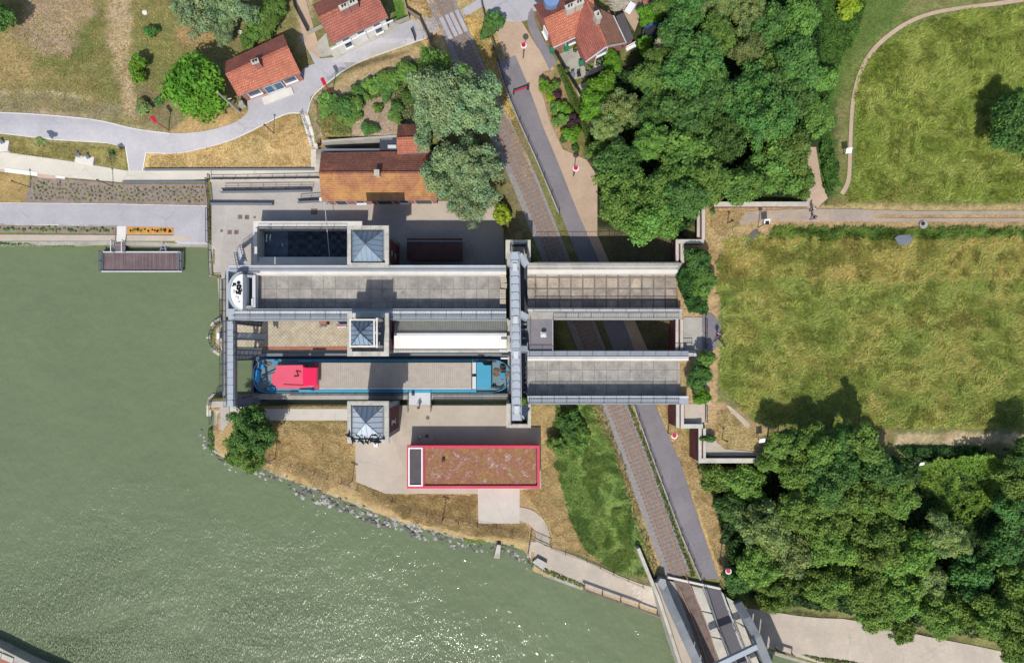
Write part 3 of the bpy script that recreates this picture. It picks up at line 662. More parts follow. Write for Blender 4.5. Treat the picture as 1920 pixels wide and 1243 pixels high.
# meadow tracks
T1 = [(1320, 470), (1340, 460), (1380, 430), (1400, 405), (1440, 392), (1500, 388), (1590, 396), (1700, 402), (2200, 404), (2200, 415), (1700, 414), (1590, 414), (1440, 424), (1410, 440), (1360, 490), (1348, 520)]
drape('track', [(1400, 396), (1500, 392), (1590, 392), (1700, 396), (2200, 394), (2200, 401), (1700, 403), (1640, 402), (1640, 408), (1700, 409), (2200, 409), (2200, 415), (1560, 416), (1440, 416), (1400, 418), (1392, 425), (1385, 415)], 'track_grey', 0.05)
drape('track', [(1394, 462), (1405, 440), (1420, 428), (1424, 436), (1410, 452), (1400, 466)], 'asphalt_dark', 0.06)
drape('track', smooth_line([(1316, 588), (1334, 586), (1350, 606), (1352, 630), (1344, 652), (1330, 664)], 2) + [(1316, 664)], 'asphalt_grey', 0.06)
drape('track', [(1300, 655), (1328, 655), (1328, 745), (1338, 760), (1320, 760), (1300, 745)], 'dirt', 0.055)
drape('track', [(1362, 758), (1370, 762), (1402, 790), (1408, 800), (1400, 802), (1370, 772)], 'concrete_path', 0.06)
drape('terrace', [(1282, 595), (1322, 595), (1322, 660), (1282, 660)], 'concrete_old', 0.055)
drape('terrace', [(1284, 757), (1325, 757), (1325, 796), (1284, 796)], 'concrete_path', 0.055)
drape('terrace', [(1322, 800), (1345, 830), (1360, 842), (1430, 848), (1430, 860), (1322, 860)], 'concrete_path', 0.055)
o = drape('track', smooth_line([(1990, -20), (1900, 0), (1800, 12), (1740, 22), (1690, 44), (1640, 82), (1612, 124), (1596, 180), (1592, 240), (1590, 300), (1588, 340), (1575, 362)], 2) +
      smooth_line([(1582, 366), (1596, 342), (1597, 300), (1599, 240), (1603, 182), (1619, 128), (1646, 88), (1694, 50), (1742, 29), (1802, 18), (1900, 8), (1990, -10)], 2), 'dirt', 0.06, 12)
drape('track', [(1510, 276), (1530, 276), (1540, 340), (1552, 372), (1530, 392), (1512, 390), (1518, 330)], 'dirt', 0.06)
# ---------------------------------------------------------------- the boat lift
def railing(mb, pts, h=1.05, post=2.0, bal=0.0, r=0.05, mid=True):
    """rail along 3-D points; posts, top rail, optional balusters"""
    for a, b in zip(pts, pts[1:]):
        a, b = Vector(a), Vector(b); L = (b-a).length; n = max(1, round(L/post)); up = Vector((0, 0, h))
        mb.bar(a+up, b+up, r*1.3)
        if mid: mb.bar(a+up*0.12, b+up*0.12, r*0.8); 
        if mid and not bal: mb.bar(a+up*0.5, b+up*0.5, r*0.7)
        for k in range(n+1): p = a+(b-a)*k/n; mb.bar(p, p+up, r*1.3)
        if bal:
            m = int(L/bal)
            for k in range(1, m): p = a+(b-a)*k/m; mb.bar(p+up*0.1, p+up, r*0.7)
    return mb
def pyramid(mb, x0, y0, x1, y1, z, ax, ay, az):
    c = [P(x0, y1, z), P(x1, y1, z), P(x1, y0, z), P(x0, y0, z)]; a = P(ax, ay, az)
    i = len(mb.v); mb.v += c + [a]; 
    for k in range(4): mb.f.append((i+k, i+(k+1) % 4, i+4))
    mb.f.append((i+3, i+2, i+1, i)); return c, a
def ring(mb, x0, y0, x1, y1, t, z0, z1):
    """four butted walls round a rectangle (picture outline at height z1), t px thick"""
    mb.pbox(x0, y0, x1, y0+t, z0, z1); mb.pbox(x0, y1-t, x1, y1, z0, z1)
    mb.pbox(x0, y0+t, x0+t, y1-t, z0, z1); mb.pbox(x1-t, y0+t, x1, y1-t, z0, z1); return mb
TZ = 12.6
def tower(y0, y1, label, apex, roofmat='zinc'):
    cx, cy = 690, (y0+y1)/2
    base = P(cx, cy, TZ); t = thing('hydraulic_tower', label, 'tower', (base.x, base.y, 0), 'square brick towers of the boat lift')
    m = MB(); m.pbox(658, y0+8, 723, y1-6, 0.0, TZ-1.0); m.build('wall', 'stone_grey', t)
    p = MB()      # brick panels, a hand proud of the stone on each face
    c = [P(658, y1-6, TZ-1.0), P(723, y1-6, TZ-1.0), P(723, y0+8, TZ-1.0), P(658, y0+8, TZ-1.0)]
    for k in range(4):
        a, b = c[k], c[(k+1) % 4]; d = (b-a); L = d.length; d.normalize(); nrm = Vector((d.y, -d.x, 0))
        q0 = a + d*L*0.14; q1 = a + d*L*0.86; mid = (q0+q1)/2 + nrm*0.0
        p.box(mid.x, mid.y, (TZ-1.0)*0.5+0.2, (q1-q0).length, 0.16, TZ-3.4, math.atan2(d.y, d.x))
    p.build('brick_panel', 'brick_red', t)
    wdw = MB(); e = P(723, cy+6, TZ-1.0); wdw.box(e.x+0.10, e.y, 6.2, 0.08, 0.35, 2.4); wdw.build('window', 'glass_dark', t)
    MB().box(e.x+0.12, e.y+0.0, 4.86, 0.18, 0.8, 0.22).build('window_sill', 'stone_coping', t); MB().box(e.x+0.12, e.y, 7.54, 0.16, 0.8, 0.2).build('lintel', 'stone_coping', t)
    k = MB(); ring(k, 651, y0, 729, y1, 7, TZ-0.45, TZ); k.build('cornice', 'coping_blocks', t)
    k = MB(); ring(k, 654, y0+3, 726, y1-3, 5, TZ-1.0, TZ-0.451); k.build('cornice_moulding', 'stone_coping', t)
    g = MB(); g.pbox(659, y0+8, 721, y1-8, TZ-0.9, TZ-0.55); g.build('gutter', 'stone_grey', t)
    r = MB(); cc, aa = pyramid(r, 661, y0+10, 718, y1-9, TZ-0.35, apex[0], apex[1], TZ+2.1); ro = r.build('roof', roofmat, t)
    s = MB()
    for q in cc: s.bar(q + Vector((0, 0, .01)), aa + Vector((0, 0, .01)), 0.07)
    for k in range(4):
        a, b = cc[k], cc[(k+1) % 4]
        for f in (0.17, 0.33, 0.5, 0.67, 0.83):
            q = a + (b-a)*f; g2 = 1 - abs(f-0.5)*2; s.bar(q + Vector((0, 0, .02)), q.lerp(aa + (q-(a+b)/2)*(0.0), 0) + ((a+b)/2-(a+b)/2) + (aa-(a+b)/2)*g2 + Vector((0, 0, .02)), 0.045)
    s.build('roof_seam', 'steel_mid', ro, org=WL[t.name])
    return t
tower(423, 500, 'brick hydraulic tower with blue-grey pyramid roof beside the dark open basin', (684.5, 457.5), 'zinc_blue')
tower(752, 831, 'brick hydraulic tower with pale pyramid roof dotted with dark birds, beside the grass lawn', (685.5, 793))
# middle tower with its open observation pavilion
b0 = P(690, 627, TZ); t = thing('control_tower', 'middle brick tower carrying an open pavilion with a blue-grey pyramid roof, between the two troughs', 'tower', (b0.x, b0.y, 0))
MB().pbox(656, 592, 723, 662, 0, TZ-1.0).build('wall', 'stone_grey', t)
p = MB(); e = P(723, 627, TZ-1.0)
for yy in (610, 645): q = P(723, yy, TZ-1.0); p.box(q.x+0.1, q.y, 6, 0.2, 1.7, 9.0)
p.build('brick_panel', 'brick_red', t)
ring(MB(), 651, 587, 729, 668, 9, TZ-0.5, TZ).build('cornice', 'coping_blocks', t)
ring(MB(), 654, 590, 726, 665, 5, TZ-1.0, TZ-0.501).build('cornice_moulding', 'stone_coping', t)
MB().pbox(660, 596, 720, 659, TZ-0.95, TZ-0.7).build('roof_deck', 'stone_grey', t)
pav = MB(); pz = 16.0
for x, y in ((656, 600), (702, 600), (656, 649), (702, 649), (679, 600), (679, 649), (656, 624), (702, 624), (706.5, 598), (706.5, 649)):
    q = P(x, y, pz); pav.box(q.x, q.y, (pz+TZ-0.7)/2, 0.28, 0.28, pz-TZ+0.7-0.3)
ring(pav, 655, 598, 703, 651, 3.2, pz-0.35, pz); pav.pbox(705, 596, 708, 652, pz-0.3, pz)
pav.build('pavilion_frame', 'concrete_white', t)
gl = MB()
for yy in (600.5, 648.5): a = P(657, yy, pz); b2 = P(701, yy, pz); gl.box((a.x+b2.x)/2, a.y, (pz+TZ)/2-0.3, abs(b2.x-a.x), 0.05, 2.6)
for xx in (657.5, 700.5): a = P(xx, 601, pz); b2 = P(xx, 648, pz); gl.box(a.x, (a.y+b2.y)/2, (pz+TZ)/2-0.3, 0.05, abs(b2.y-a.y), 2.6)
gl.build('window', 'glass_dark', t)
r = MB(); cc, aa = pyramid(r, 658.5, 603, 699.5, 646.5, pz-0.1, 675, 624, pz+1.8); ro = r.build('roof', 'zinc_blue', t)
s = MB()
for q in cc: s.bar(q + Vector((0, 0, .03)), aa + Vector((0, 0, .03)), 0.09)
for k in range(4):
    a, b = cc[k], cc[(k+1) % 4]
    for f in (0.2, 0.4, 0.6, 0.8): q = a+(b-a)*f; s.bar(q+Vector((0, 0, .02)), q + (aa-(a+b)/2)*(1-abs(f-0.5)*2) + Vector((0, 0, .02)), 0.05)
s.build('roof_seam', 'steel_dark', ro, org=WL[t.name])
m = MB()
for k in range(14): q = P(660+k*3, 651.5, TZ); m.box(q.x, q.y-0.1, TZ+0.15, 0.12, 0.22, 0.3)
m.build('cresting', 'iron_black', t)
# white banded hall between the troughs
b0 = P(845, 630, 7); t = thing('machine_hall', 'long corrugated-roofed hall between the troughs, one roof slope grey, the other bright white', 'hall', (b0.x, b0.y, 0))
MB().pbox(738, 600, 951, 657.5, 0, 7.0).build('wall', 'stone_grey', t)
r = MB(); a, b, c, d = P(739, 602, 7.02), P(950, 602, 7.02), P(950, 627, 8.5), P(739, 627, 8.5); e1, e2 = P(739, 655, 7.02), P(950, 655, 7.02)
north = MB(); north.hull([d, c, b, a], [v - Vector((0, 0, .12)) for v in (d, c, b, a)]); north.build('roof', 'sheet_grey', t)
south = MB(); south.hull([e1, e2, c+Vector((0, 0, .012)), d+Vector((0, 0, .012))], [v - Vector((0, 0, .1)) for v in (e1, e2, c, d)]); o = south.build('roof', 'sheet_white', t); o['label'] = 'bright white roof slope'  # south slope in white sheet, north slope in grey sheet
rc = MB(); rc.bar(c+Vector((0, 0, .06)), d+Vector((0, 0, .06)), 0.35, 0.06); rc.build('ridge_cap', 'steel_pale', t)
g = MB(); g.pbox(738, 655.2, 950, 657.4, 7.01, 7.12); g.build('gutter', 'steel_dark', t)
g = MB(); g.pbox(738, 657.5, 953, 661, 6.6, 7.3); g.pbox(738, 597.5, 953, 600, 6.6, 7.3); g.pbox(951, 600, 956, 657.5, 0, 7.3); g.build('coping', 'stone_coping', t)
for k in range(44): q = P(740+k*4.8, 656.2, 7.25); MB().box(q.x, q.y, 7.2, 0.22, 0.14, 0.16).build('gutter_bracket', 'steel_pale', t)
MB().pbox(730, 604, 737, 652, 0, 6.0).build('brick_link', 'brick_red', t)
# troughs ----------------------------------------------------------------
def pl(x, y, z): return P(x, y, z)
def trough(name, label, x0, x1, yn, ys, zt, zf, floor, loc_z, nwalk, ledge, swalk, walkmat, grp, rail_n=False, rail_s=True, base=None):
    """U-shaped lock trough seen from above: north walkway yn..nwalk, inner ledge nwalk..ledge whitened as sunlit wall, floor, south walkway swalk..ys"""
    c = P((x0+x1)/2, (yn+ys)/2, zt); t = thing(name, label, 'lock trough', (c.x, c.y, base if base is not None else zf-1.0), grp)
    zb = base if base is not None else zf-0.9
    MB().pbox(x0, yn, x1, nwalk, zf-1.4, zt).build('north_girder', walkmat, t)
    MB().pbox(x0, nwalk+0.6, x1, ledge, zf-0.25, zt-0.45).build('sunlit_white_ledge', 'concrete_white', t)  # white colour paints in the sun on the trough's inner wall face
    MB().pbox(x0 if x0 > 500 else 482, ledge-6, x1, swalk+6, zf-0.9, zf).build('floor', floor, t)
    MB().pbox(x0, swalk, x1, ys, zf-1.4, zt).build('south_girder', walkmat, t)
    return t
cN = trough('lift_trough', 'raised empty lift trough with a pale panelled floor, running beside the north tower', 462, 949, 497, 600, 10.5, 8.5, 'trough_floor', 0, 508.5, 515, 579, 'steel_deck', 'lift troughs')
m = MB(); railing(m, [pl(440, 592, 10.5), pl(949, 592, 10.5)], 1.0, 2.0, 0.35); railing(m, [pl(440, 599.2, 10.5), pl(949, 599.2, 10.5)], 1.0, 2.0, 0.0); m.build('railing', 'steel_mid', cN)
MB().pbox(438, 583.2, 949, 588, 10.501, 10.62).build('kerb', 'steel_pale', cN)
m = MB(); m.pbox(428, 497, 462, 508.5, 8.8, 10.5); m.pbox(428, 579, 462, 600, 8.8, 10.5); m.pbox(424, 503, 428, 594, 9.4, 10.5); m.build('end_frame', 'steel_light', cN)
MB().pbox(430, 497.6, 948, 499.2, 10.5, 10.6).build('edge_rail', 'steel_pale', cN)
MB().pbox(430, 504, 949, 505, 10.5, 10.56).build('cable_duct', 'steel_mid', cN)
MB().pbox(428, 509, 484, 581, 6.4, 6.9).build('gate_recess', 'steel_dark', cN)
m = MB()
for y in (517, 576): m.bar(pl(456, y, 11.2), pl(478, y+(2 if y < 550 else -1), 10.0), 0.3)
m.bar(pl(477, 516, 10.1), pl(477, 577, 10.1), 0.42); m.bar(pl(481, 514, 9.6), pl(481, 579, 9.6), 0.3); m.bar(pl(474, 560, 10.3), pl(474, 573, 10.3), 0.3)
m.build('gate_arm', 'steel_pale', cN)
m = MB(); m.pbox(462, 509.5, 486, 511.5, 10.4, 10.7); m.build('beam', 'steel_mid', cN)
# arched gate leaf, lying back at the west end
def arc(xc, yc, rx, ry, z, n=18, x_cut=None):
    return [P(xc - rx*math.sin(math.pi*k/n), yc - ry*math.cos(math.pi*k/n), z) for k in range(n+1)]
tg = thing('arched_gate', 'white arched lock gate with black painted scribbles at the raised trough\'s west end', 'lock gate', tuple(P(447, 547, 10.6)))
top = [P(455, 514, 12.2)] + arc(455, 546.5, 23, 32.5, 12.2)[1:-1] + [P(455, 580, 12.2)]
bot = [Vector((v.x-0.15, v.y, 9.6)) for v in top]
m = MB(); m.hull(top, bot); gl = m.build('gate_leaf', 'white_paint', tg)
m = MB(); rim = arc(455, 546.5, 25, 34, 11.6)
for a, b in zip(rim, rim[1:]): m.bar(a, b, 0.35, 0.5)
m.build('rim', 'steel_light', tg)
g = MB(); rg = random.Random(12)      # black painted scribble letters
def stroke(pts, w=0.16, z=12.2):
    q = [P(x, y, z) for x, y in pts]
    for a, b in zip(q, q[1:]): g.bar(a + Vector((0, 0, .006)), b + Vector((0, 0, .006)), w, 0.02)
def loop(x, y, rx, ry): stroke([(x+rx*math.cos(k*math.pi/4), y+ry*math.sin(k*math.pi/4)) for k in range(9)], 0.14)
loop(447.5, 530, 2.8, 2.6); stroke([(446, 530), (449, 530)]); stroke([(447.5, 528.6), (447.5, 531.6)])
stroke([(437, 534), (442, 531), (441, 536)], .2); stroke([(438, 530), (438, 537)], .2); stroke([(435.5, 535), (435.5, 537)], .14)
stroke([(444, 536), (452, 535), (450, 540), (445, 541)], .28); stroke([(445, 535), (445, 543)], .22); stroke([(446, 543), (452, 546)], .3); loop(451, 544, 2.4, 3.4)
loop(449, 549, 2.6, 2.6); stroke([(442, 547), (452, 552)], .2); stroke([(443, 551), (450, 547)], .2); stroke([(442, 545), (445, 547), (442, 549)], .14)
for x, y in ((438, 544), (438.5, 548), (440, 545.5)): stroke([(x, y), (x+.4, y+.8)], .22)
stroke([(441, 556), (447, 556), (446.5, 562)], .07); stroke([(448.3, 565), (448.8, 566.2)], .3)
g.build('painted_scribble', 'iron_black', gl, org=WL[tg.name])
# six concrete blocks stacked across the east end of the raised trough
bl = None
for i, (x, y, z, a) in enumerate(((943.5, 518.5, 0, 0), (944.5, 527.5, 0.0, .06), (945, 537, 0.0, -.1), (943, 548, 0, 0), (943, 557, 0, .03), (943, 566.5, 0, 0))):
    q = P(x, y, 8.5)
    if bl is None:
        bl = thing('ballast_block', 'tan concrete block in the row across the east end of the raised trough', 'concrete block', (q.x, q.y, 8.5), 'concrete blocks across the trough end')
        MB().box(q.x, q.y, 9.1, 0.80, 0.64, 1.2).build('block', 'concrete_tan', bl, bevel=0.03)
        MB().box(q.x-.12, q.y+.02, 9.705, 0.08, 0.08, 0.02).build('lifting_hole', 'iron_black', bl); MB().box(q.x+.16, q.y+.02, 9.705, 0.08, 0.08, 0.02).build('lifting_hole', 'iron_black', bl); o = bl
    else: o = dup(bl, (q.x, q.y, 8.5), a)
    o = bl if i == 0 else o; o['label'] = 'tan concrete block, %s of six across the raised trough' % ('northernmost', 'second from the north', 'third from the north', 'third from the south', 'second from the south', 'southernmost')[i]
# south trough, lowered, holding the barge
cS = thing('lift_trough', 'lowered lift trough holding the blue barge, its rim near the level of the yard', 'lock trough', tuple(P(715, 708, -2.6)), 'lift troughs')
MB().pbox(476, 738, 954, 749, -2.4, 0.75).build('south_girder', 'concrete_old', cS)
MB().pbox(476, 662.5, 954, 668, -2.4, 0.75).build('north_girder', 'steel_mid', cS)
MB().pbox(472, 668, 476, 738, -2.4, 0.2).build('end_gate', 'steel_dark', cS)
MB().pbox(952, 668, 958, 738, -2.4, 0.75).build('end_wall', 'concrete_old', cS)
m = MB(); railing(m, [pl(545, 740.2, .75), pl(764, 740.2, .75)], 1.0, 1.9, 0.3); railing(m, [pl(812, 740.2, .75), pl(950, 740.2, .75)], 1.0, 1.9, 0.3); railing(m, [pl(812, 748, .75), pl(950, 748, .75)], 0.4, 1.9, 0.0)
m.build('railing', 'steel_dark', cS)
wm = MB(); wm.v = [P(477, 669, -0.5), P(477, 737, -0.5), P(951, 737, -0.5), P(951, 669, -0.5)]; wm.f = [(0, 1, 2, 3)]; o = wm.build('trough_water', 'basin_water'); struct(o)
m = MB(); railing(m, [pl(500, 759, .05), pl(764, 759, .05)], 1.0, 1.9, 0.3); railing(m, [pl(811, 759, .05), pl(948, 759, .05)], 1.0, 1.9, 0.3); tag(m.build('railing', 'steel_dark'), 'dark baluster railing along the south yard edge beside the gap under the barge trough', 'railing')
m = MB(); m.pbox(487, 655, 652, 668, -2.0, 0.02)
tag(m.build('lock_side_wall', 'concrete_old'), 'shaded concrete side wall between the cobbled court and the barge', 'wall')
MB_ = MB(); MB_.pbox(738, 661.5, 955, 667.5, -2.0, 0.4); tag(MB_.build('lock_side_wall', 'stone_grey'), 'dark side wall between the white-roofed hall and the barge', 'wall')
t = thing('gangway', 'pale metal gangway laid from the tan yard across to the blue barge', 'gangway', tuple(P(788, 750, 0.8)))
MB().pbox(766, 735.5, 808, 758.5, 0.78, 0.86).build('deck', 'steel_pale', t); MB().pbox(766, 758.5, 808, 765, 0.10, 0.80).build('threshold_ramp', 'concrete_tan', t)
m = MB(); railing(m, [pl(766, 736, .86), pl(766, 771, .3)], 1.0, 1.2, 0.25); railing(m, [pl(808.5, 736, .86), pl(808.5, 771, .3)], 1.0, 1.2, 0.25); m.build('railing', 'iron_black', t)
# aqueduct troughs -------------------------------------------------------
aN = trough('aqueduct_trough', 'empty aqueduct trough with brown mossy floor panels, the northern of the two reaching the meadow', 989, 1279, 493, 598, 10.5, 8.6, 'trough_floor_brown', 0, 505, 513, 578, 'concrete_old', 'aqueduct troughs')
m = MB(); railing(m, [pl(1000, 584.5, 10.5), pl(1272, 584.5, 10.5)], 1.0, 1.7, 0.3); railing(m, [pl(1037, 597, 10.5), pl(1272, 597, 10.5)], 1.0, 1.7, 0.3); m.build('railing', 'steel_mid', aN)
MB().pbox(989, 580, 1279, 583, 10.5, 10.62).build('kerb', 'steel_pale', aN); MB().pbox(1037, 595.5, 1273, 598, 10.5, 10.58).build('walkway', 'steel_pale', aN)
MB().pbox(989, 498.6, 1272, 500, 10.5, 10.58).build('cable_duct', 'concrete_white', aN)
m = MB(); railing(m, [pl(1000, 494, 10.5), pl(1268, 494, 10.5)], 1.0, 1.7, 0.4, 0.035); o = m.build('railing', 'steel_mid', aN)
aS = trough('aqueduct_trough', 'empty aqueduct trough with grey floor panels, the southern of the two beyond the barge', 989, 1291, 657, 758, 10.5, 8.6, 'trough_floor', 0, 671, 676.5, 742.5, 'steel_deck', 'aqueduct troughs')
m = MB(); railing(m, [pl(992, 659, 10.5), pl(1300, 659, 10.5)], 1.0, 1.7, 0.3); railing(m, [pl(992, 668, 10.5), pl(1300, 668, 10.5)], 1.0, 1.7, 0.0)
railing(m, [pl(992, 747.5, 10.5), pl(1272, 747.5, 10.5)], 1.0, 1.7, 0.3); railing(m, [pl(992, 755.5, 10.5), pl(1272, 755.5, 10.5)], 1.0, 1.7, 0.3); m.build('railing', 'steel_mid', aS)
MB().pbox(989, 668.5, 1291, 671, 10.5, 10.62).build('kerb', 'steel_pale', aS); MB().pbox(989, 742.6, 1291, 746, 10.5, 10.62).build('kerb', 'steel_pale', aS)
MB().pbox(1291, 662, 1306, 668, 9.6, 10.4).build('end_post', 'steel_pale', aS)
t = thing('cross_deck', 'grey concrete deck joining the two aqueduct troughs, a dish-shaped lamp on it', 'deck', tuple(P(1014, 628, 9.6)))
MB().pbox(992, 598.1, 1037, 656.9, 9.4, 10.3).build('slab', 'asphalt_grey', t); m = MB(); m.pbox(1035.5, 598.1, 1037.3, 656.9, 10.3, 10.55); m.build('kerb', 'steel_pale', t)
m = MB(); railing(m, [pl(1036.4, 600, 10.5), pl(1036.4, 655, 10.5)], 1.0, 1.7, 0.0, 0.035); railing(m, [pl(994, 600, 10.3), pl(994, 655, 10.3)], 0.9, 1.7, 0, 0.03); m.build('railing', 'steel_mid', t)
t = thing('dish_lamp', 'white round dish on a square foot standing on the grey cross deck', 'lamp', tuple(P(1019, 627, 10.3)))
q = P(1019, 627, 10.3); MB().box(q.x, q.y, 10.36, 0.75, 0.75, 0.12).build('base', 'white_paint', t); m = MB(); m.disc((q.x, q.y), .12, 10.42, 10.9, 10); m.blob((q.x, q.y, 11.0), .36, .36, .2, 3, 0, 12, 5); m.build('dish', 'steel_pale', t, smooth=True)
# piers under the aqueduct
for x0, label in ((1040, 'masonry pier under the aqueduct west of the railway'),): 
    o = MB().pbox(992, 505, 1030, 750, 3.6, 8.2).build('aqueduct_pier', 'stone_grey'); tag(o, label, 'pier')
# gap between lift and aqueduct
t = thing('gate_chamber', 'dark recessed gate chamber under the long grey footbridge, between lift and aqueduct', 'gate chamber', tuple(P(972, 620, 0)))
MB().pbox(955, 499, 990, 597, 5.5, 7.6).build('floor', 'steel_dark', t); MB().pbox(955, 662, 990, 756, 5.5, 7.6).build('floor', 'steel_dark', t); MB().pbox(956, 600, 992, 660, 2, 8.6).build('machinery_floor', 'stone_grey', t)
m = MB()
for y in (606, 616, 632, 645): m.pbox(975, y, 988, y+3.5, 8.6, 9.6)
m.pbox(975, 601, 979, 658, 8.6, 9.2); m.build('machinery', 'steel_mid', t)
m = MB(); 
for k in range(9): m.bar(pl(980, 690+k*9, 8.2), pl(988, 690+k*9, 8.4), 0.2)
m.bar(pl(988, 676, 8.3), pl(988, 742, 8.3), 0.22); m.bar(pl(982, 676, 8.2), pl(979, 742, 8.2), 0.22); m.build('ladder_frame', 'steel_dark', t)
m = MB(); m.pbox(936, 655.8, 990, 659, 10.2, 10.7); m.build('gate_beam', 'steel_pale', t)
# east footbridge
t = thing('footbridge', 'long pale-grey steel footbridge crossing above both troughs at the east end of the barge', 'footbridge', tuple(P(965, 630, 0)))
m = MB(); 
ys_ = list(np.linspace(472, 789, 22))
for i, (a, b) in enumerate(zip(ys_, ys_[1:])):
    xo = (a-472)/317*4
    m.pprism([(957.3+xo, b-0.5), (972.7+xo, b-0.5), (972.4+xo, a+0.4), (957+xo, a+0.4)], 13.2, 13.9)
m.build('deck_panel', 'steel_light', t)
m = MB(); m.pprism([(958+4, 788), (973.5+4, 788), (973.5, 473), (957.5, 473)], 12.6, 13.15); m.build('girder', 'steel_mid', t)
m = MB(); m.pprism([(973.2+4, 789), (974.6+4, 789), (974.6, 472), (973.2, 472)], 12.9, 14.0); m.pprism([(955.6+4, 789), (957+4, 789), (957, 472), (955.6, 472)], 12.9, 14.0); m.build('edge_beam', 'steel_deck', t)
m = MB()
for y in (501, 600, 665, 768): 
    q = P(965+(y-472)/317*4, y, 13.9); MB().box(q.x, q.y, 13.98, 0.55, 0.95, 0.14).build('hatch', 'steel_pale', t)
m = MB()
for i, yv in enumerate(ys_): 
    xo = (yv-472)/317*4
    for dx in (1.2, 13.5): q = P(958+xo+dx, yv+3, 13.9); MB().box(q.x, q.y, 13.92, 0.09, 0.09, 0.05).build('bolt', 'steel_dark', t)
for x in (962, 972):
    for y in (478, 506, 590, 664, 752, 782): q = P(x, y, 13.2); MB().box(q.x, q.y, 6.6, 0.35, 0.35, 13.2).build('leg', 'steel_mid', t)
m = MB()
def ramp_stair(x0, y0, x1, y1, z0, z1, wd, n):
    a, b = P(x0, y0, z0), P(x1, y1, z1); d = (b-a); s = Vector((-d.y, d.x, 0)).normalized()*wd/2
    for sg in (1, -1): m.bar(a+s*sg, b+s*sg, 0.08, 0.25)
    for k in range(n): q = a + d*(k+.5)/n; m.box(q.x, q.y, q.z, 0.26, wd, 0.05, math.atan2(d.y, d.x))
for a in ((974, 480, 987, 497, 13.8), (976, 590, 988, 596, 13.8), (976, 655, 988, 655, 13.6), (977, 780, 988, 762, 13.6)):
    m = MB(); ramp_stair(*a, 10.6, 0.9, 12); m.build('stair_flight', 'steel_light', t)
for (x0, y0, x1, y1, lab) in ((948, 450, 995, 497, 'U-shaped masonry stair enclosure at the north end of the grey footbridge'), (949.5, 757, 995.5, 802, 'U-shaped masonry stair enclosure at the south end of the grey footbridge')):
    north = y0 < 600
    t = thing('stair_enclosure', lab, 'stair enclosure', tuple(P((x0+x1)/2, (y0+y1)/2, 0)))
    m = MB(); m.pbox(x0, y0, x0+8, y1, 0, 9.2); m.pbox(x1-6, y0, x1, y1, 0, 9.2)
    if north: m.pbox(x0+8, y0, x1-6, y0+5, 0, 9.2)
    else: m.pbox(x0+8, y1-7, x1-6, y1, 0, 9.2)
    m.build('wall', 'stone_coping', t)
    MB().pbox(x0+8, y0+(5 if north else 6), x1-6, y1-(6 if north else 14), 0, 7.6).build('landing', 'concrete_old', t)
    MB().pbox(x0+11, (y0+6 if north else y1-14), x1-9, (y0+13 if north else y1-8), 7.0, 7.62 if north else 5.0).build('hatch', 'glass_dark', t)
    m = MB(); railing(m, [pl(x0+9.5, y0+6, 9.2), pl(x0+9.5, y1-7, 9.2)], 0.9, 1.2); railing(m, [pl(x1-7, y0+6, 9.2), pl(x1-7, y1-7, 9.2)], 0.9, 1.2); m.build('railing', 'steel_dark', t)
# west gantry, walkways and stairs
t = thing('west_gantry', 'pale-grey plated walkway along the canal end of the lift, above the chamber entrance', 'walkway', tuple(P(432, 680, 0)))
m = MB(); yw = [602, 619, 630, 641, 654, 666, 679, 693, 708, 722, 738, 750, 762]
for a, b in zip(yw, yw[1:]): m.pbox(425.5, a+.3, 437, b-.3, 9.7, 10.5)
m.build('deck_panel', 'steel_light', t)
MB().pbox(437.3, 602, 440.5, 762, 9.3, 10.1).build('side_beam', 'steel_mid', t)
m = MB(); m.pbox(424, 600, 425.2, 762, 9.4, 10.56); m.build('edge_beam', 'steel_pale', t)
for y in (604, 662, 745, 760):
    for x in (427, 436): q = P(x, y, 9.7); MB().box(q.x, q.y, 4.2, 0.35, 0.35, 11.0).build('leg', 'steel_mid', t)
m = MB(); railing(m, [pl(424.6, 602, 10.5), pl(424.6, 762, 10.5)], 0.9, 1.5, 0, .04); m.build('railing', 'steel_mid', t)
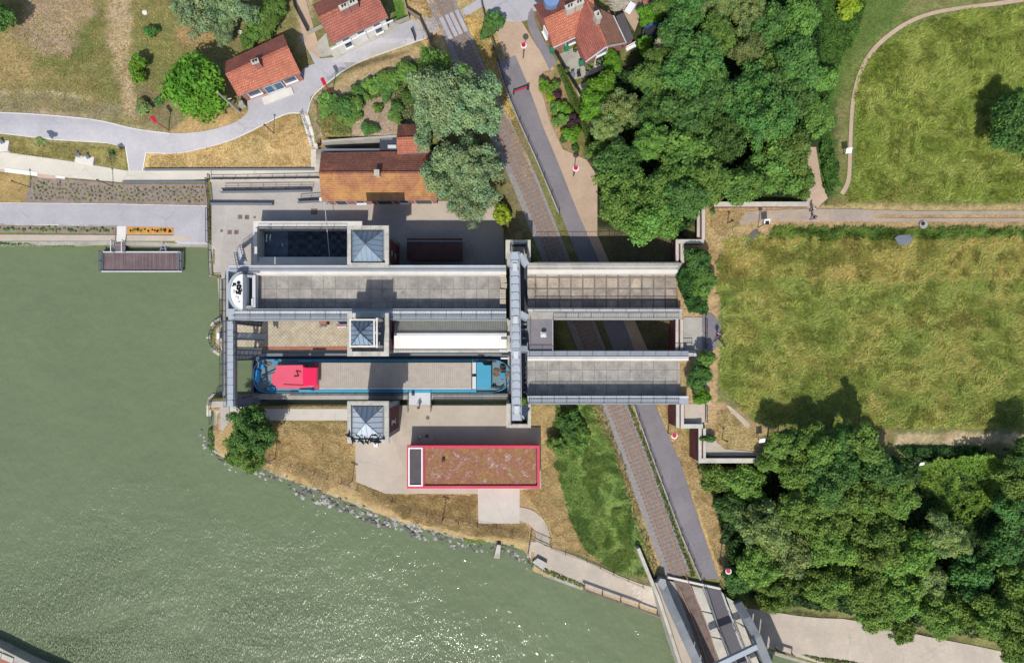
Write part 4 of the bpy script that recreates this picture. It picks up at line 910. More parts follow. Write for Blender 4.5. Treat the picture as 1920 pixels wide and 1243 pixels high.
for (x0, y0, z0, x1, y1, z1, wd, n, lab, mat) in (
    (441, 599.5, 9.8, 492, 606, 5.5, 1.0, 26, 'dark grating stair flight below the raised trough at its canal end', 'steel_dark'),
    (442, 630.5, 9.6, 499, 631.5, 2.8, 0.95, 24, 'pale-treaded steel stair dropping to the cobbled court', 'steel_pale'),
    (442, 659, 9.6, 490, 660, 5.5, 1.1, 24, 'dark grating stair flight over the north side of the chamber entrance', 'steel_mid'),
    (442, 670, 5.5, 478, 669, 2.2, 0.9, 18, 'lower grating flight just above the chamber water', 'steel_mid'),
    (442, 757, 9.6, 486, 750, 3.5, 1.0, 24, 'grating stair flight beside the round tree by the chamber entrance', 'steel_mid'),
    (442, 745, 5.6, 474, 741, 2.6, 0.8, 18, 'narrow grating flight over the south side of the chamber entrance', 'steel_mid'),
    (456, 497, 10.4, 449, 468, 0.2, 1.35, 16, 'steel stair tower with ladder rails dropping from the raised trough to the yard', 'steel_pale')):
    c = P((x0+x1)/2, (y0+y1)/2, min(z0, z1)); t = thing('steel_stair', lab, 'stairs', tuple(c)); m = MB()
    a, b = P(x0, y0, z0), P(x1, y1, z1); d = b-a; s = Vector((-d.y, d.x, 0)).normalized()*wd/2
    for k in range(n): q = a + d*(k+.5)/n; m.box(q.x, q.y, q.z, 0.20, wd, 0.05, math.atan2(d.y, d.x))
    m.build('tread', mat, t); m = MB()
    for sg in (1, -1): m.bar(a+s*sg, b+s*sg, 0.07, 0.25)
    m.build('stringer', 'steel_light', t); m = MB()
    for sg in (1, -1):
        u = Vector((0, 0, 1)); m.bar(a+s*sg+u, b+s*sg+u, 0.06)
        for k in range(7): q = a+d*k/6+s*sg; m.bar(q, q+u, 0.05)
    m.build('handrail', 'steel_dark', t)
t = thing('quay_walkway', 'narrow grey walkway with railing along the canal edge in front of the lift', 'walkway', tuple(P(420, 640, -1)))
MB().pbox(416.5, 524, 423, 742, 0.0, 0.9).build('slab', 'concrete_old', t); m = MB(); railing(m, [pl(417.2, 524, .9), pl(417.2, 742, .9)], 1.0, 1.6, 0, .05); railing(m, [pl(423, 524, .9), pl(423, 742, .9)], 1.0, 1.6, 0, .05); m.build('railing', 'steel_dark', t)
o = MB().pbox(406, 624, 412, 635, 0.05, 1.3).build('control_cabinet', 'white_paint', bevel=.05); tag(o, 'small white control cabinet on the half-round cobbled quay platform', 'cabinet')
# round quay platform edge & point quay
m = MB(); ribbon(m, smooth_line([(416, 600), (402, 608), (394, 622), (393, 640), (401, 655), (416, 664)], 2), 0.8, -3.3, 0.35); tag(m.build('quay_wall', 'stone_coping'), 'half-round stone quay rim bulging into the canal in front of the lift', 'quay wall')
m = MB(); railing(m, [G(x, y, .35) for x, y in smooth_line([(414, 603), (404, 610), (397, 622), (396, 640), (403, 653), (414, 661)], 1)], 1.0, 1.5, 0, .05); tag(m.build('railing', 'steel_dark'), 'curved dark railing on the half-round quay platform', 'railing')
m = MB(); ribbon(m, [(414, 741), (402, 742), (395, 748), (393, 760), (393, 796)], 0.7, -3.3, 0.3); tag(m.build('quay_wall', 'stone_coping'), 'stone quay rim at the corner just north of the riprap point', 'quay wall')
m = MB(); railing(m, [G(x, y, .3) for x, y in ((414, 743), (401, 745), (397, 751), (397, 794))], 1.0, 1.3, 0.3, .05); tag(m.build('railing', 'steel_dark'), 'short baluster railing at the quay corner above the white-flowered rocks', 'railing')
o = ribbon(MB(), [(396, 458), (397, 518), (412, 522), (415, 560)], 0.6, -3.3, 0.12).build('quay_wall', 'concrete_old'); tag(o, 'quay edge at the west side of the concrete yard', 'quay wall')
m = MB(); railing(m, [G(x, y, .1) for x, y in ((394.5, 388), (396, 470), (398, 516), (414, 521))], 1.0, 1.7, 0, .06); railing(m, [G(x, y, .1) for x, y in ((391, 392), (391, 455))], 1.0, 1.7, 0, .05); tag(m.build('railing', 'iron_black'), 'black railing closing the yard from the lilac promenade and the canal', 'railing')
# open basin beside the north tower
t = thing('open_basin', 'rectangular concrete press basin with a dark sunken floor beside the north tower', 'basin', tuple(P(570, 456, 0)))
m = MB(); m.pbox(475, 415, 679, 427, 0, 3.0); m.pbox(475, 427, 482, 490, 0, 3.0); m.pbox(475, 482, 652, 495, 0, 2.6); m.build('wall', 'concrete_white', t)
MB().pbox(482, 427, 652, 482, -0.6, 0.08).build('floor', 'basin_water', t)
MB().pbox(482, 425.4, 676, 426.4, 3.0, 3.12).build('slot', 'steel_dark', t)
m = MB(); railing(m, [pl(484, 429, 3.0), pl(650, 429, 3.0)], 1.0, 1.8, 0.22, .04); m.build('railing', 'steel_mid', t)
t = thing('yard_mast', 'pale mast with a white box by the tiled workshop, thin boom over the basin', 'mast', tuple(P(614, 383, 0)))
a = P(614, 384, 0); MB().tube([a, Vector((a.x, a.y, 0.1)), P(618, 480, 0)*0 + Vector((a.x+0.35, a.y-0.0, 3.0))], 0.05, 6).build('pole', 'steel_pale', t)
MB().bar(Vector((a.x+0.35, a.y, 3.0)), P(618, 482, 3.2), 0.07).build('boom', 'steel_pale', t)
MB().box(a.x-.1, a.y+.1, 2.9, 0.5, 0.5, 0.5).build('junction_box', 'white_paint', t)
# shed
t = thing('dark_shed', 'low shed with a dark brown corrugated roof standing in the shaded yard', 'shed', tuple(P(815, 468, 0)))
MB().pbox(765, 450, 865, 485, 0.05, 2.6).build('wall', 'steel_dark', t)
rf = MB(); a, b, c, d, e, f = P(763, 447, 3.0), P(867, 447, 3.0), P(867, 452.5, 3.3), P(763, 452.5, 3.3), P(763, 488, 2.55), P(867, 488, 2.55); dz = Vector((0, 0, .1))
rf.hull([e, f, c, d], [v-dz for v in (e, f, c, d)]); rf.hull([d+dz*.12, c+dz*.12, b, a], [v-dz for v in (d, c, b, a)]); rf.build('roof', 'sheet_brown', t)
MB().bar(d+dz*1.4, c+dz*1.4, 0.2, 0.06).build('ridge_cap', 'steel_mid', t)
# abutment and retaining walls on the meadow side
def rwall(label, boxes, copings, z1=10.0):
    x = [b[0] for b in boxes]; y = [b[1] for b in boxes]
    t = thing('retaining_wall', label, 'retaining wall', tuple(P(boxes[0][0]+2, boxes[0][1]+2, 4.4)))
    m = MB()
    for b in boxes: m.pbox(*b, 4.0, z1-0.3)
    m.build('brick_face', 'brick_red', t); m = MB()
    for b in copings: m.pbox(*b, z1-0.299, z1)
    m.build('coping', 'stone_coping', t); m = MB()
    return t
rwall('stepped brick abutment wall with pale copings north of the aqueduct', [(1268.5, 453, 1283, 494), (1283, 453, 1318, 458)], [(1267, 449, 1272.5, 494), (1276, 456.5, 1282.5, 494), (1272.5, 449, 1320, 456.4)])
rwall('tall brick wall with double coping standing in the shade of the wood', [(1308, 396, 1321, 449)], [(1307, 394, 1312, 444), (1316, 388, 1322, 449)])
rwall('brick abutment wall closing the opening between the two aqueduct troughs', [(1268.5, 599, 1281, 657)], [(1267, 598.5, 1272, 656.5), (1275.5, 598.5, 1281, 656.5)])
rwall('stepped brick abutment wall with pale copings south of the aqueduct', [(1269, 759, 1283, 800), (1283, 796, 1310, 801)], [(1268, 758.5, 1274, 802), (1276.5, 758.5, 1282.5, 795), (1276.5, 795, 1318, 803)])
rwall('long brick wall with pale coping running below the dry lawn into the southern trees', [(1311, 804, 1323, 866), (1323, 858, 1500, 866)], [(1310, 803.2, 1315.5, 868), (1318.5, 803.2, 1323.5, 859), (1315.5, 859.1, 1500, 868)])
rwall('straight white-coped brick wall along the top of the wood, ending at the steps', [(1340, 380, 1515, 388)], [(1339, 378.5, 1516, 387)], 9.9)
t = thing('garden_steps', 'flight of shaded concrete steps descending westward behind the white-coped wall', 'steps', tuple(P(1465, 372, 6)))
m = MB()
for k in range(18): m.pbox(1513-(k+1)*6, 366, 1513-k*6, 378.3, 5.0, 9.1-k*0.17)
m.build('tread', 'concrete_old', t)
for (a, b, lab) in (((1322, 598), (1322, 652), 'dark green railing between the grey terrace and the curved asphalt path'), ((1322, 758), (1322, 790), 'dark railing at the east side of the small gravel terrace')):
    m = MB(); railing(m, [G(a[0], a[1]), G(b[0], b[1])], 1.1, 2.0, 0.25, .06); tag(m.build('railing', 'iron_black'), lab, 'railing')
# ---------------------------------------------------------------- barge
t = thing('barge', 'long blue barge with pink wheelhouse and beige hatch covers in the lowered trough', 'barge', tuple(P(715, 705, -0.6)))
def hull_line(z, inset=0.0):
    pts = []; yc = 705; hy = 31.5-inset
    for k in range(13): a = math.pi/2*k/12; pts.append((505+inset*0-(30-inset)*math.sin(a)**0.9, yc+hy*math.cos(a)**0.62))
    for k in range(1, 13): a = math.pi/2*k/12; pts.append((505-(30-inset)*math.cos(a)**0.9, yc-hy*math.sin(a)**0.62))
    for k in range(13): a = math.pi/2*k/12; pts.append((918+(39-inset)*math.sin(a), yc-hy*math.cos(a)**0.8))
    for k in range(1, 13): a = math.pi/2*k/12; pts.append((918+(39-inset)*math.cos(a), yc+hy*math.sin(a)**0.8))
    return [P(x, y, z) for x, y in pts]
BZ = 1.15
o_ = hull_line(BZ); i_ = hull_line(BZ, 1.6); n = len(o_)
m = MB(); b = 0
low = [Vector((v.x*0.985+(P(715, 705).x*0.015), v.y, -1.5)) for v in o_]
dk = [Vector((v.x, v.y, 0.85)) for v in i_]
m.v = o_ + i_ + low + dk
for k in range(n):
    j = (k+1) % n; m.f += [(k, j, n+j, n+k), (2*n+k, 2*n+j, j, k), (n+k, n+j, 3*n+j, 3*n+k)]
m.f.append(tuple(2*n+k for k in reversed(range(n))))
hull = m.build('hull', 'blue_paint', t)
bm = bmesh.new(); bm.from_mesh(hull.data); bmesh.ops.recalc_face_normals(bm, faces=bm.faces); bm.to_mesh(hull.data); bm.free()
m = MB(); m.v = [Vector((v.x, v.y, 0.9)) for v in hull_line(0.9, 1.8)]; m.f = [tuple(range(n))]
dkk = m.build('deck', 'deck_grey', t)
if dkk.data.polygons[0].normal.z < 0: dkk.data.flip_normals()
MB().pbox(560, 675.5, 893, 679, 0.9, 1.25).build('side_deck', 'blue_paint', t); MB().pbox(560, 730.5, 893, 735, 0.9, 1.25).build('side_deck', 'blue_paint', t)
MB().pbox(598, 679.5, 884, 729.5, 0.9, 1.75).build('hold_coaming', 'deck_grey', t)
m = MB(); m.pbox(598, 680, 884, 729, 1.75, 2.1); m.build('hatch_cover', 'hatch_cover', t)
m = MB(); m.pbox(598, 727.3, 884, 729.6, 2.1, 2.16); m.build('hatch_rail', 'steel_pale', t)
for y0, y1 in ((679.5, 700.5), (706, 729.5)): MB().pbox(885.5, y0, 892.5, y1, 1.2, 2.05).build('hatch_end', 'steel_pale', t)
MB().pprism([(893.5, 728), (921, 728), (921, 720), (921, 684.5), (908, 684.5), (904, 679), (893.5, 679)], 0.9, 2.3).build('fore_cabin', 'blue_paint', t, bevel=.04)
c = MB(); c.pprism([(509, 717), (516, 724), (521, 727.5), (570, 727), (580, 724), (590, 725), (590, 688), (568, 688), (568, 684), (518, 684.5), (516, 698), (509, 700)], 0.9, 3.0); c.build('cabin_roof', 'pink_paint', t, bevel=.04)
c = MB(); c.pbox(568, 689, 594, 723, 3.0, 3.9); c.build('wheelhouse_roof', 'pink_gloss', t, bevel=.06)
MB().pprism([(590, 729.5), (597.5, 729.5), (597.5, 680), (590, 681)], 0.9, 2.3).build('cabin_front', 'red_paint', t)
m = MB(); m.bar(P(556, 695, 3.05), P(560, 705, 3.8), .12); m.bar(P(560, 705, 3.05), P(551, 706, 3.2), .1); m.build('folded_mast', 'iron_black', t)
MB().bar(P(531, 721, 3.1), P(575, 723.5, 3.15), .06).build('boat_hook', 'lamp_red', t)
m = MB(); m.pprism([(478, 714), (482, 718), (487, 716), (487, 696), (483, 692), (478, 696)], .9, 1.35); m.build('rudder_housing', 'blue_bright', t, bevel=.04)
m = MB(); m.pprism([(484, 690), (488, 693), (492, 690), (500, 684), (496, 680)], .9, 1.3); m.build('stern_locker', 'blue_bright', t)
for (x, y) in ((517, 676.5), (586, 676), (586, 732.5), (510, 733), (917, 675.5), (926, 677), (917, 726), (926, 725)):
    q = P(x, y, 1.3); m = MB(); m.disc((q.x-.14, q.y), .12, .9, 1.5, 8); m.disc((q.x+.14, q.y), .12, .9, 1.5, 8); m.box(q.x, q.y, 1.0, .8, .35, .14); m.build('bollard', 'blue_bright' if x < 600 else 'steel_dark', t)
m = MB(); m.bar(P(490, 705, 1.1), P(514, 698, 1.6), .12); m.box(P(490, 705).x, P(490, 705).y, 1.0, .3, .3, .2); m.build('tiller', 'iron_black', t)
def coil(x, y, r, name='rope_coil', mat='rust_rope', k0=3, z=.95):
    m = MB(); q = P(x, y, z)
    for k in range(k0):
        rr = r*(1-k*0.27); m.tube([Vector((q.x+rr*math.cos(a*math.pi/6)*(1+.06*math.sin(a*2+k)), q.y+rr*math.sin(a*math.pi/6), z+.05+k*.03)) for a in range(13)], .045, 5)
    m.build(name, mat, t)
coil(496, 683, .5); coil(505, 683, .28, k0=2); coil(931, 698, .6, k0=4); coil(950, 702, .4); coil(499, 730, .35)
q = P(943, 688, 1.2); m = MB(); m.disc((q.x, q.y), .5, .95, 1.15, 14); m.disc((q.x, q.y), .2, 1.15, 1.6, 10); m.build('windlass_wheel', 'iron_black', t)
m = MB(); m.pbox(940, 692, 948, 697, .95, 1.5); m.build('windlass', 'iron_black', t)
MB().pbox(939, 698.5, 947, 708, .95, 1.3).build('deck_hatch', 'blue_bright', t, bevel=.03)
m = MB(); m.bar(P(919, 726, 1.2), P(938, 728, 1.2), .14); m.bar(P(938, 728, 1.2), P(945, 723, 1.2), .14); m.bar(P(945, 711, 1.3), P(939, 711, 1.3), .08); m.bar(P(949, 711, 1.1), P(950, 725, 1.1), .12); m.build('anchor_chain', 'iron_black', t)
m = MB(); m.pbox(907, 681, 922, 685.5, .95, 1.6); m.build('dark_locker', 'steel_dark', t)  # small locker in dark steel colour beside the fore cabin
m = MB(); m.pbox(500, 726, 515, 732, .95, 1.3); m.build('stern_box', 'blue_bright', t)
m = MB(); m.tube([P(480, 676, 1.2), P(477, 700, .9), P(478, 725, 1.0)], .08, 5); m.build('stern_fender', 'iron_black', t)
t2 = thing('mooring_fender', 'white cylindrical fender between the barge bow and the footbridge, north side', 'fender', tuple(P(948, 671, 1)))
MB().tube([P(939, 671.5, 1.6), P(957, 671.5, 1.6)], .14, 8).build('fender_body', 'white_paint', t2, smooth=True)
# ---------------------------------------------------------------- red building with planted roof
t = thing('visitor_building', 'low red-rimmed building with a planted roof and dark skylight on the south yard', 'building', tuple(P(888, 875, 0)))
ZR = 3.3
MB().pbox(765, 837, 1010, 913, 0.05, ZR-.55).build('wall', 'red_paint', t)
ring(MB(), 763, 835, 1012, 915.5, 5.0, ZR-.55, ZR).build('roof_rim', 'red_paint', t)
MB().pbox(768, 840, 1007, 910.5, ZR-.6, ZR-.5).build('roof_slab', 'bitumen', t)
MB().pbox(795, 840, 1005, 909.5, ZR-.5, ZR-.28).build('planted_roof', 'sedum', t)
MB().pbox(793.3, 840, 795.6, 911, ZR-.5, ZR-.05).build('divider', 'red_paint', t)
ring(MB(), 765.5, 839, 792.5, 911.5, 2.6, ZR-.3, ZR+.05).build('skylight_frame', 'white_paint', t)
MB().pbox(768.5, 842, 790, 909, ZR-.3, ZR-.12).build('skylight', 'bitumen', t)
q = P(831, 863, 3.3); m = MB(); m.disc((q.x, q.y), .22, 2.9, 3.5, 10); m.build('vent', 'iron_black', t)
# ---------------------------------------------------------------- gabled buildings
def slab(a, b, c, d, th=.14):
    dz = Vector((0, 0, th)); return MB().hull([a, b, c, d], [v-dz for v in (a, b, c, d)])
def gable(name, label, cat, N1, N2, R1, R2, S1, S2, ze, zr, zg, mn, ms, wall, inset=.35, gable_wall=True, cap='tiles_orange'):
    """eave N1-N2, ridge R1-R2, eave S1-S2, each west end first, in picture coordinates"""
    n1, n2, s1, s2 = (P(*p, ze) for p in (N1, N2, S1, S2)); r1, r2 = P(*R1, zr), P(*R2, zr)
    c = (n1+n2+s1+s2)/4; t = thing(name, label, cat, (c.x, c.y, zg))
    slab(s1, s2, r2, r1).build('roof', ms, t); e = Vector((0, 0, .004)); slab(r1+e, r2+e, n2+e, n1+e).build('roof', mn, t)
    MB().bar(r1+Vector((0, 0, .05)), r2+Vector((0, 0, .05)), .26, .14).build('ridge_cap', cap, t)
    ux = (s2-s1).normalized(); uy = (n1-s1).normalized(); k = inset
    w1, w2, w3, w4 = s1+ux*k+uy*k, s2-ux*k+uy*k, n2-ux*k-uy*k, n1+ux*k-uy*k
    q = [Vector((v.x, v.y, ze-.16+k*.5)) for v in (w1, w2, w3, w4)]; qb = [Vector((v.x, v.y, zg-.6)) for v in q]
    MB().hull(q, qb).build('wall', wall, t)
    if gable_wall:
        for (a, b, r) in ((w1, w4, r1+ux*k), (w2, w3, r2-ux*k)):
            g = MB(); sg = ux*0.1 if r is not r1 else ux*.1; off = ux*(0.12 if (a-s1).length < (a-s2).length else -0.12)
            A = [Vector((a.x, a.y, ze-.17+k*.5)), Vector((b.x, b.y, ze-.17+k*.5)), Vector((r.x, r.y, zr-.2))]
            A2 = [v+off for v in A]; i = len(g.v); g.v += A + A2; g.f += [(0, 1, 2), (5, 4, 3), (0, 3, 4, 1), (1, 4, 5, 2), (2, 5, 3, 0)]
            o = g.build('gable', wall, t); bm = bmesh.new(); bm.from_mesh(o.data); bmesh.ops.recalc_face_normals(bm, faces=bm.faces); bm.to_mesh(o.data); bm.free()
    m = MB(); m.bar(s1-Vector((0, 0, .08)), s2-Vector((0, 0, .08)), .14, .14); m.build('gutter', 'steel_mid', t)
    return t, (w1, w2, w3, w4), ux, uy
def opening(t, w1, w2, f, z0, z1, wd, name, mat, frame='white_paint', proud=.03, sill=True):
    """window or door on the wall w1-w2 at fraction f"""
    d = (w2-w1); d.z = 0; L = d.length; d.normalize(); nrm = Vector((d.y, -d.x, 0)); p = w1+d*L*f+nrm*proud; a = math.atan2(d.y, d.x)
    o = MB().box(p.x, p.y, (z0+z1)/2, wd, .08, z1-z0, a).build(name, mat, t)
    fr = MB(); q = p+nrm*.02
    for s in (-1, 1): x = q + d*s*(wd/2+.04); fr.box(x.x, x.y, (z0+z1)/2, .09, .14, z1-z0+.16, a)
    fr.box(q.x, q.y, z1+.05, wd, .13, .1, a); fr.build('frame', frame, o, org=WL[t.name])
    if sill: x = q+nrm*.10; MB().box(x.x, x.y, z0-.06, wd+.25, .34, .09, a).build('sill', frame, o, org=WL[t.name])
    return o
def chimney(t, px, py, z, h=1.3, wx=.6, wy=.9, rot=0, mat='brick_pink', pots=2):
    q = P(px, py, z+h); o = MB().box(q.x, q.y, z+h/2-.4, wx, wy, h+.8, rot).build('chimney', mat, t)
    MB().box(q.x, q.y, z+h+.06, wx+.14, wy+.14, .12, rot).build('chimney_cap', 'stone_coping', o, org=WL[t.name])
    for k in range(pots):
        s = (k-(pots-1)/2)*.4; MB().disc((q.x-math.sin(rot)*s, q.y+math.cos(rot)*s), .12, z+h+.12, z+h+.45, 8).build('chimney_pot', 'iron_black', o, org=WL[t.name])
# long tiled building on the yard
t, (w1, w2, w3, w4), ux, uy = gable('tiled_workshop', 'long workshop with ochre and shade-browned roof tiles on the north side of the yard', 'workshop', (602, 286), (822, 283), (598, 324.5), (824, 323), (603, 377), (820, 375), 4.0, 5.6, 0, 'tiles_shade_brown', 'tiles_ochre', 'brick_pink', cap='tiles_shade_brown')  # north slope and ridge cap use the shade-darkened tile colour
chimney(t, 706.5, 324, 5.4, 1.2, .6, .7, 0, 'stone_coping', 0)
for f, wd in ((.12, 1.6), (.3, 1.2), (.52, 2.2), (.7, 1.2), (.88, 2.4)): opening(t, w1, w2, f, .3 if wd > 1.5 else 1.1, 2.7, wd, 'door' if wd > 1.5 else 'window', 'steel_dark', sill=wd < 1.5)
t, (w1, w2, w3, w4), ux, uy = gable('tiled_annexe', 'small orange-roofed annexe standing across the back of the long workshop', 'annexe', (746, 234), (806, 232), (743.5, 260), (806, 258), (745, 288.5), (804, 286), 5.6, 7.2, 0, 'tiles_shade_brown', 'tiles_orange', 'white_wall')  # north slope again in the shade-darkened tile colour
t = thing('lean_to', 'flat dark-blue lean-to with a white rooflight between workshop and annexe', 'lean-to', tuple(P(728, 270, 0)))
MB().pbox(713, 257, 744, 284, 0, 3.4).build('wall', 'steel_mid', t); MB().pbox(712, 256, 744.5, 284, 3.4, 3.55).build('roof', 'steel_dark', t)
MB().pbox(727, 272, 743, 278, 3.55, 3.8).build('rooflight', 'steel_pale', t); MB().pbox(714, 257.5, 736, 262, 3.55, 3.7).build('ledge', 'steel_mid', t)
m = MB(); m.pbox(602, 279, 712, 283.5, .05, 3.55); tag(m.build('back_wall', 'steel_mid'), 'narrow blue-grey roofed passage along the back of the workshop', 'passage')
m = MB(); m.pprism([(603, 268), (617, 266), (745, 257), (745, 253), (617, 262), (603, 264)], 0, 3.75); tag(m.build('retaining_wall', 'concrete_old'), 'retaining wall behind the workshop holding up the overgrown bank', 'retaining wall')
# red-roofed cottage
t, (w1, w2, w3, w4), ux, uy = gable('cottage', 'low brick cottage with an orange tiled roof beside the big round green tree', 'cottage', (419, 117.5), (531, 64), (423.5, 141), (540, 88), (446, 180.5), (564, 137.5), 6.0, 8.3, 3.0, 'tiles_red', 'tiles_orange', 'brick_pink')
a = math.atan2(ux.y, ux.x); chimney(t, 478.5, 116, 8.2, 1.0, .55, .9, a+math.pi/2)
for f in (.44, .60): opening(t, w1, w2, f, 3.1, 5.1, 1.1, 'door', 'blue_door', 'concrete_white')
for f in (.2, .82): opening(t, w1, w2, f, 4.0, 5.3, 1.7, 'window', 'glass_dark')
q = w1.lerp(w2, .5) - uy*.9; m = MB(); m.box(q.x, q.y, 3.12, 4.6, 1.1, .22, a); m.build('doorstep', 'concrete_white', t)
# white house
t, (w1, w2, w3, w4), ux, uy = gable('white_house', 'two-storey white-fronted house with a weathered red tiled roof at the top edge', 'house', (586, 9), (692, -42), (598, 35), (704, -16), (622.5, 83), (728, 33), 8.3, 10.6, 4.3, 'tiles_red', 'tiles_red', 'white_wall', .45)
a = math.atan2(ux.y, ux.x); chimney(t, 645, 13, 10.4, 1.1, .6, 1.2, a+math.pi/2); chimney(t, 661, 5, 10.4, 1.1, .6, 1.2, a+math.pi/2)
for f in (.2, .5, .82):
    opening(t, w1, w2, f, 6.8, 7.9, 1.0, 'window', 'glass_dark'); opening(t, w1, w2, f, 4.9 if f != .5 else 4.4, 6.1, 1.0, 'window' if f != .5 else 'door', 'glass_dark' if f != .5 else 'white_paint', sill=f != .5)
q = w1.lerp(w2, .5); m = MB(); m.box(q.x+uy.x*-.12, q.y-uy.y*.12, 6.4, 9.6, .16, .18, a); m.build('string_course', 'white_paint', t)
# brick house group
t, (w1, w2, w3, w4), ux, uy = gable('brick_house', 'brick house with orange roofs, a cross wing and a blue rooflight, at the village square', 'house', (1000, 10), (1088, -30), (1020, 37), (1112, -5), (1037.5, 90), (1122, 52), 7.3, 10.0, 4.4, 'tiles_red', 'tiles_orange', 'brick_pink')
a = math.atan2(ux.y, ux.x); chimney(t, 1069, 13, 9.9, 1.1, .6, 1.2, a+math.pi/2, 'stone_coping'); chimney(t, 1086, 5, 9.9, 1.1, .6, 1.1, a+math.pi/2, 'stone_coping')
opening(t, w1, w2, .42, 5.4, 6.8, 1.5, 'window', 'glass_dark'); opening(t, w4, w1, .55, 5.0, 6.6, 1.2, 'window', 'white_paint')
rl = MB(); q = P(1034, 3, 10.0); m = MB(); m.disc((q.x, q.y), 1.05, 9.0, 10.2, 8, .8); m.build('rooflight', 'glass_roof', t)
n1, r1, r2 = P(1079, 69, 7.5), P(1100, 3, 10.4), P(1138.5, 87.5, 10.4); s1, e1, e2 = P(1098.5, 116.5, 7.5), P(1150, 30, 7.5), P(1174, 81, 7.5)
w0 = P(1062, 30, 7.5); slab(P(1063, 33, 7.45), s1, r2, r1).build('roof', 'tiles_red', t, ); slab(r1+Vector((0, 0, .004)), r2+Vector((0, 0, .004)), e2, e1).build('roof', 'tiles_lichen', t)
MB().bar(r1+Vector((0, 0, .05)), r2+Vector((0, 0, .05)), .26, .14).build('ridge_cap', 'tiles_orange', t)
d = (r2-r1); d.z = 0; d.normalize(); bk = -d*.4
q = [v+bk for v in (Vector((s1.x, s1.y, 7.3)), Vector((e2.x, e2.y, 7.3)))]; q2 = [P(1142, 20, 7.3), P(1070, 40, 7.3)]
ins = (q[1]-q[0]).normalized()*.3; foot = [q[0]+ins, q[1]-ins, q2[0], q2[1]]
MB().hull(foot, [Vector((v.x, v.y, 3.9)) for v in foot]).build('wall', 'brick_pink', t)
g = MB(); rr = r2+bk; A = [foot[0]+Vector((0, 0, 0)), foot[1], Vector((rr.x, rr.y, 10.1))]; off = -d*.14; g.v = A+[v+off for v in A]; g.f = [(0, 1, 2), (5, 4, 3), (0, 3, 4, 1), (1, 4, 5, 2), (2, 5, 3, 0)]; o = g.build('gable', 'brick_pink', t)
for f, z0 in ((.42, 6.9), (.42, 4.9)): opening(t, foot[0], foot[1], f, z0, z0+1.2, 1.4, 'window', 'glass_dark', proud=.05)
for p0, p1 in ((s1, r2), (r2, e2), (e1, e2), (P(1037.5, 90, 7.3), P(1079, 71, 7.3))): MB().bar(p0-Vector((0, 0, .02)), p1-Vector((0, 0, .02)), .16, .16).build('verge_trim', 'steel_pale', t)
chimney(t, 1121, 29, 10.3, 1.6, .6, 1.0, .4, 'stone_coping', 1)
m = MB(); m.pprism([(1172, 80), (1187, 71), (1168, 25), (1156, 32)], 4.2, 6.6); m.build('flat_annexe', 'brick_pink', t); m = MB(); m.pprism([(1171, 81), (1188, 72), (1169, 24), (1155, 31)], 6.6, 6.8); m.build('flat_roof', 'bitumen', t)
# north neighbour just in frame
t, _, _, _ = gable('house_corner', 'tip of a red tiled roof at the top edge beside the heap of branches', 'house', (1205, -45), (1255, -70), (1196, -25), (1262, -50), (1208, 9), (1232, -3), 7.0, 8.8, 4.3, 'tiles_red', 'tiles_red', 'white_wall')
# ---------------------------------------------------------------- railway
rt = thing('railway_track', 'single railway track with rusty rails running down the middle and over the bridge', 'railway track', tuple(G(1090, 600)))
RB = smooth_line(RAIL, 2)
def rz(y): return 0.16 if y < 1085 else 0.0
def rail3(d):
    L = offset_line(RB, d); return [P(x, y, (Z(x, y) if y < 1084 else 5.0)+.17) for x, y in dense(L, 14)]
for d in (10.2, -10.2):
    m = MB(); L = rail3(d)
    for a, b in zip(L, L[1:]): m.bar(a, b, .10, .16)
    m.build('rail', 'rail_steel', rt)
path = dense(RB, 1.0); dist = 0; nxt = 0; sl = []
for a, b in zip(path, path[1:]):
    dist += math.hypot(b[0]-a[0], b[1]-a[1])
    if dist >= nxt:
        nxt += 7.9
        if b[1] < 1084 and not (497 < b[1] < 590 or 660 < b[1] < 752) and b[1] > -30: sl.append((b, math.atan2(-(b[1]-a[1]), b[0]-a[0])))
sl.sort(key=lambda q: -q[0][1])
rest = MB(); first = None
for i, (p, a) in enumerate(sl):
    q = G(*p, .075)
    if i < 100:
        if first is None:
            m = MB(); m.box(0, 0, 0, .26, 2.5, .16); first = m.build('sleeper', 'sleeper', rt, org=(0, 0, 0)); o = first
        else: o = first.copy(); COL.objects.link(o)
        o.location = q - WL[rt.name]; o.rotation_euler = (0, 0, a)
    else: rest.box(q.x, q.y, q.z, .26, 2.5, .16, a)
if rest.v: o = rest.build('far_sleepers', 'sleeper', rt); o['kind'] = 'stuff'
# ---------------------------------------------------------------- railway bridge
t = thing('railway_bridge', 'railway bridge with grey arched side girders carrying track and footpath over the canal', 'bridge', tuple(P(1310, 1170, 4)))
MB().pprism([(1222, 1088), (1250, 1088), (1352, 1106), (1395, 1200), (1480, 1400), (1330, 1400)], 3.6, 4.75).build('deck_slab', 'concrete_old', t)
m = MB(); m.pprism([(1226, 1092), (1243, 1092), (1298, 1243), (1350, 1400), (1322, 1400), (1272, 1243)], 4.76, 5.05); m.build('service_walk', 'concrete_tan', t)
m = MB(); m.pprism([(1262, 1084), (1292, 1090), (1350, 1243), (1408, 1400), (1370, 1400), (1322, 1243)], 4.76, 4.98); m.build('track_bed', 'rust', t)
for k in range(6):
    y0 = 1098+k*48; x0 = 1297+(y0-1098)*.372; m = MB(); m.pprism([(x0, y0), (x0+20, y0+5), (x0+20+17, y0+50), (x0+17, y0+46)], 4.76, 5.06); m.build('concrete_slab', 'stone_coping', t)
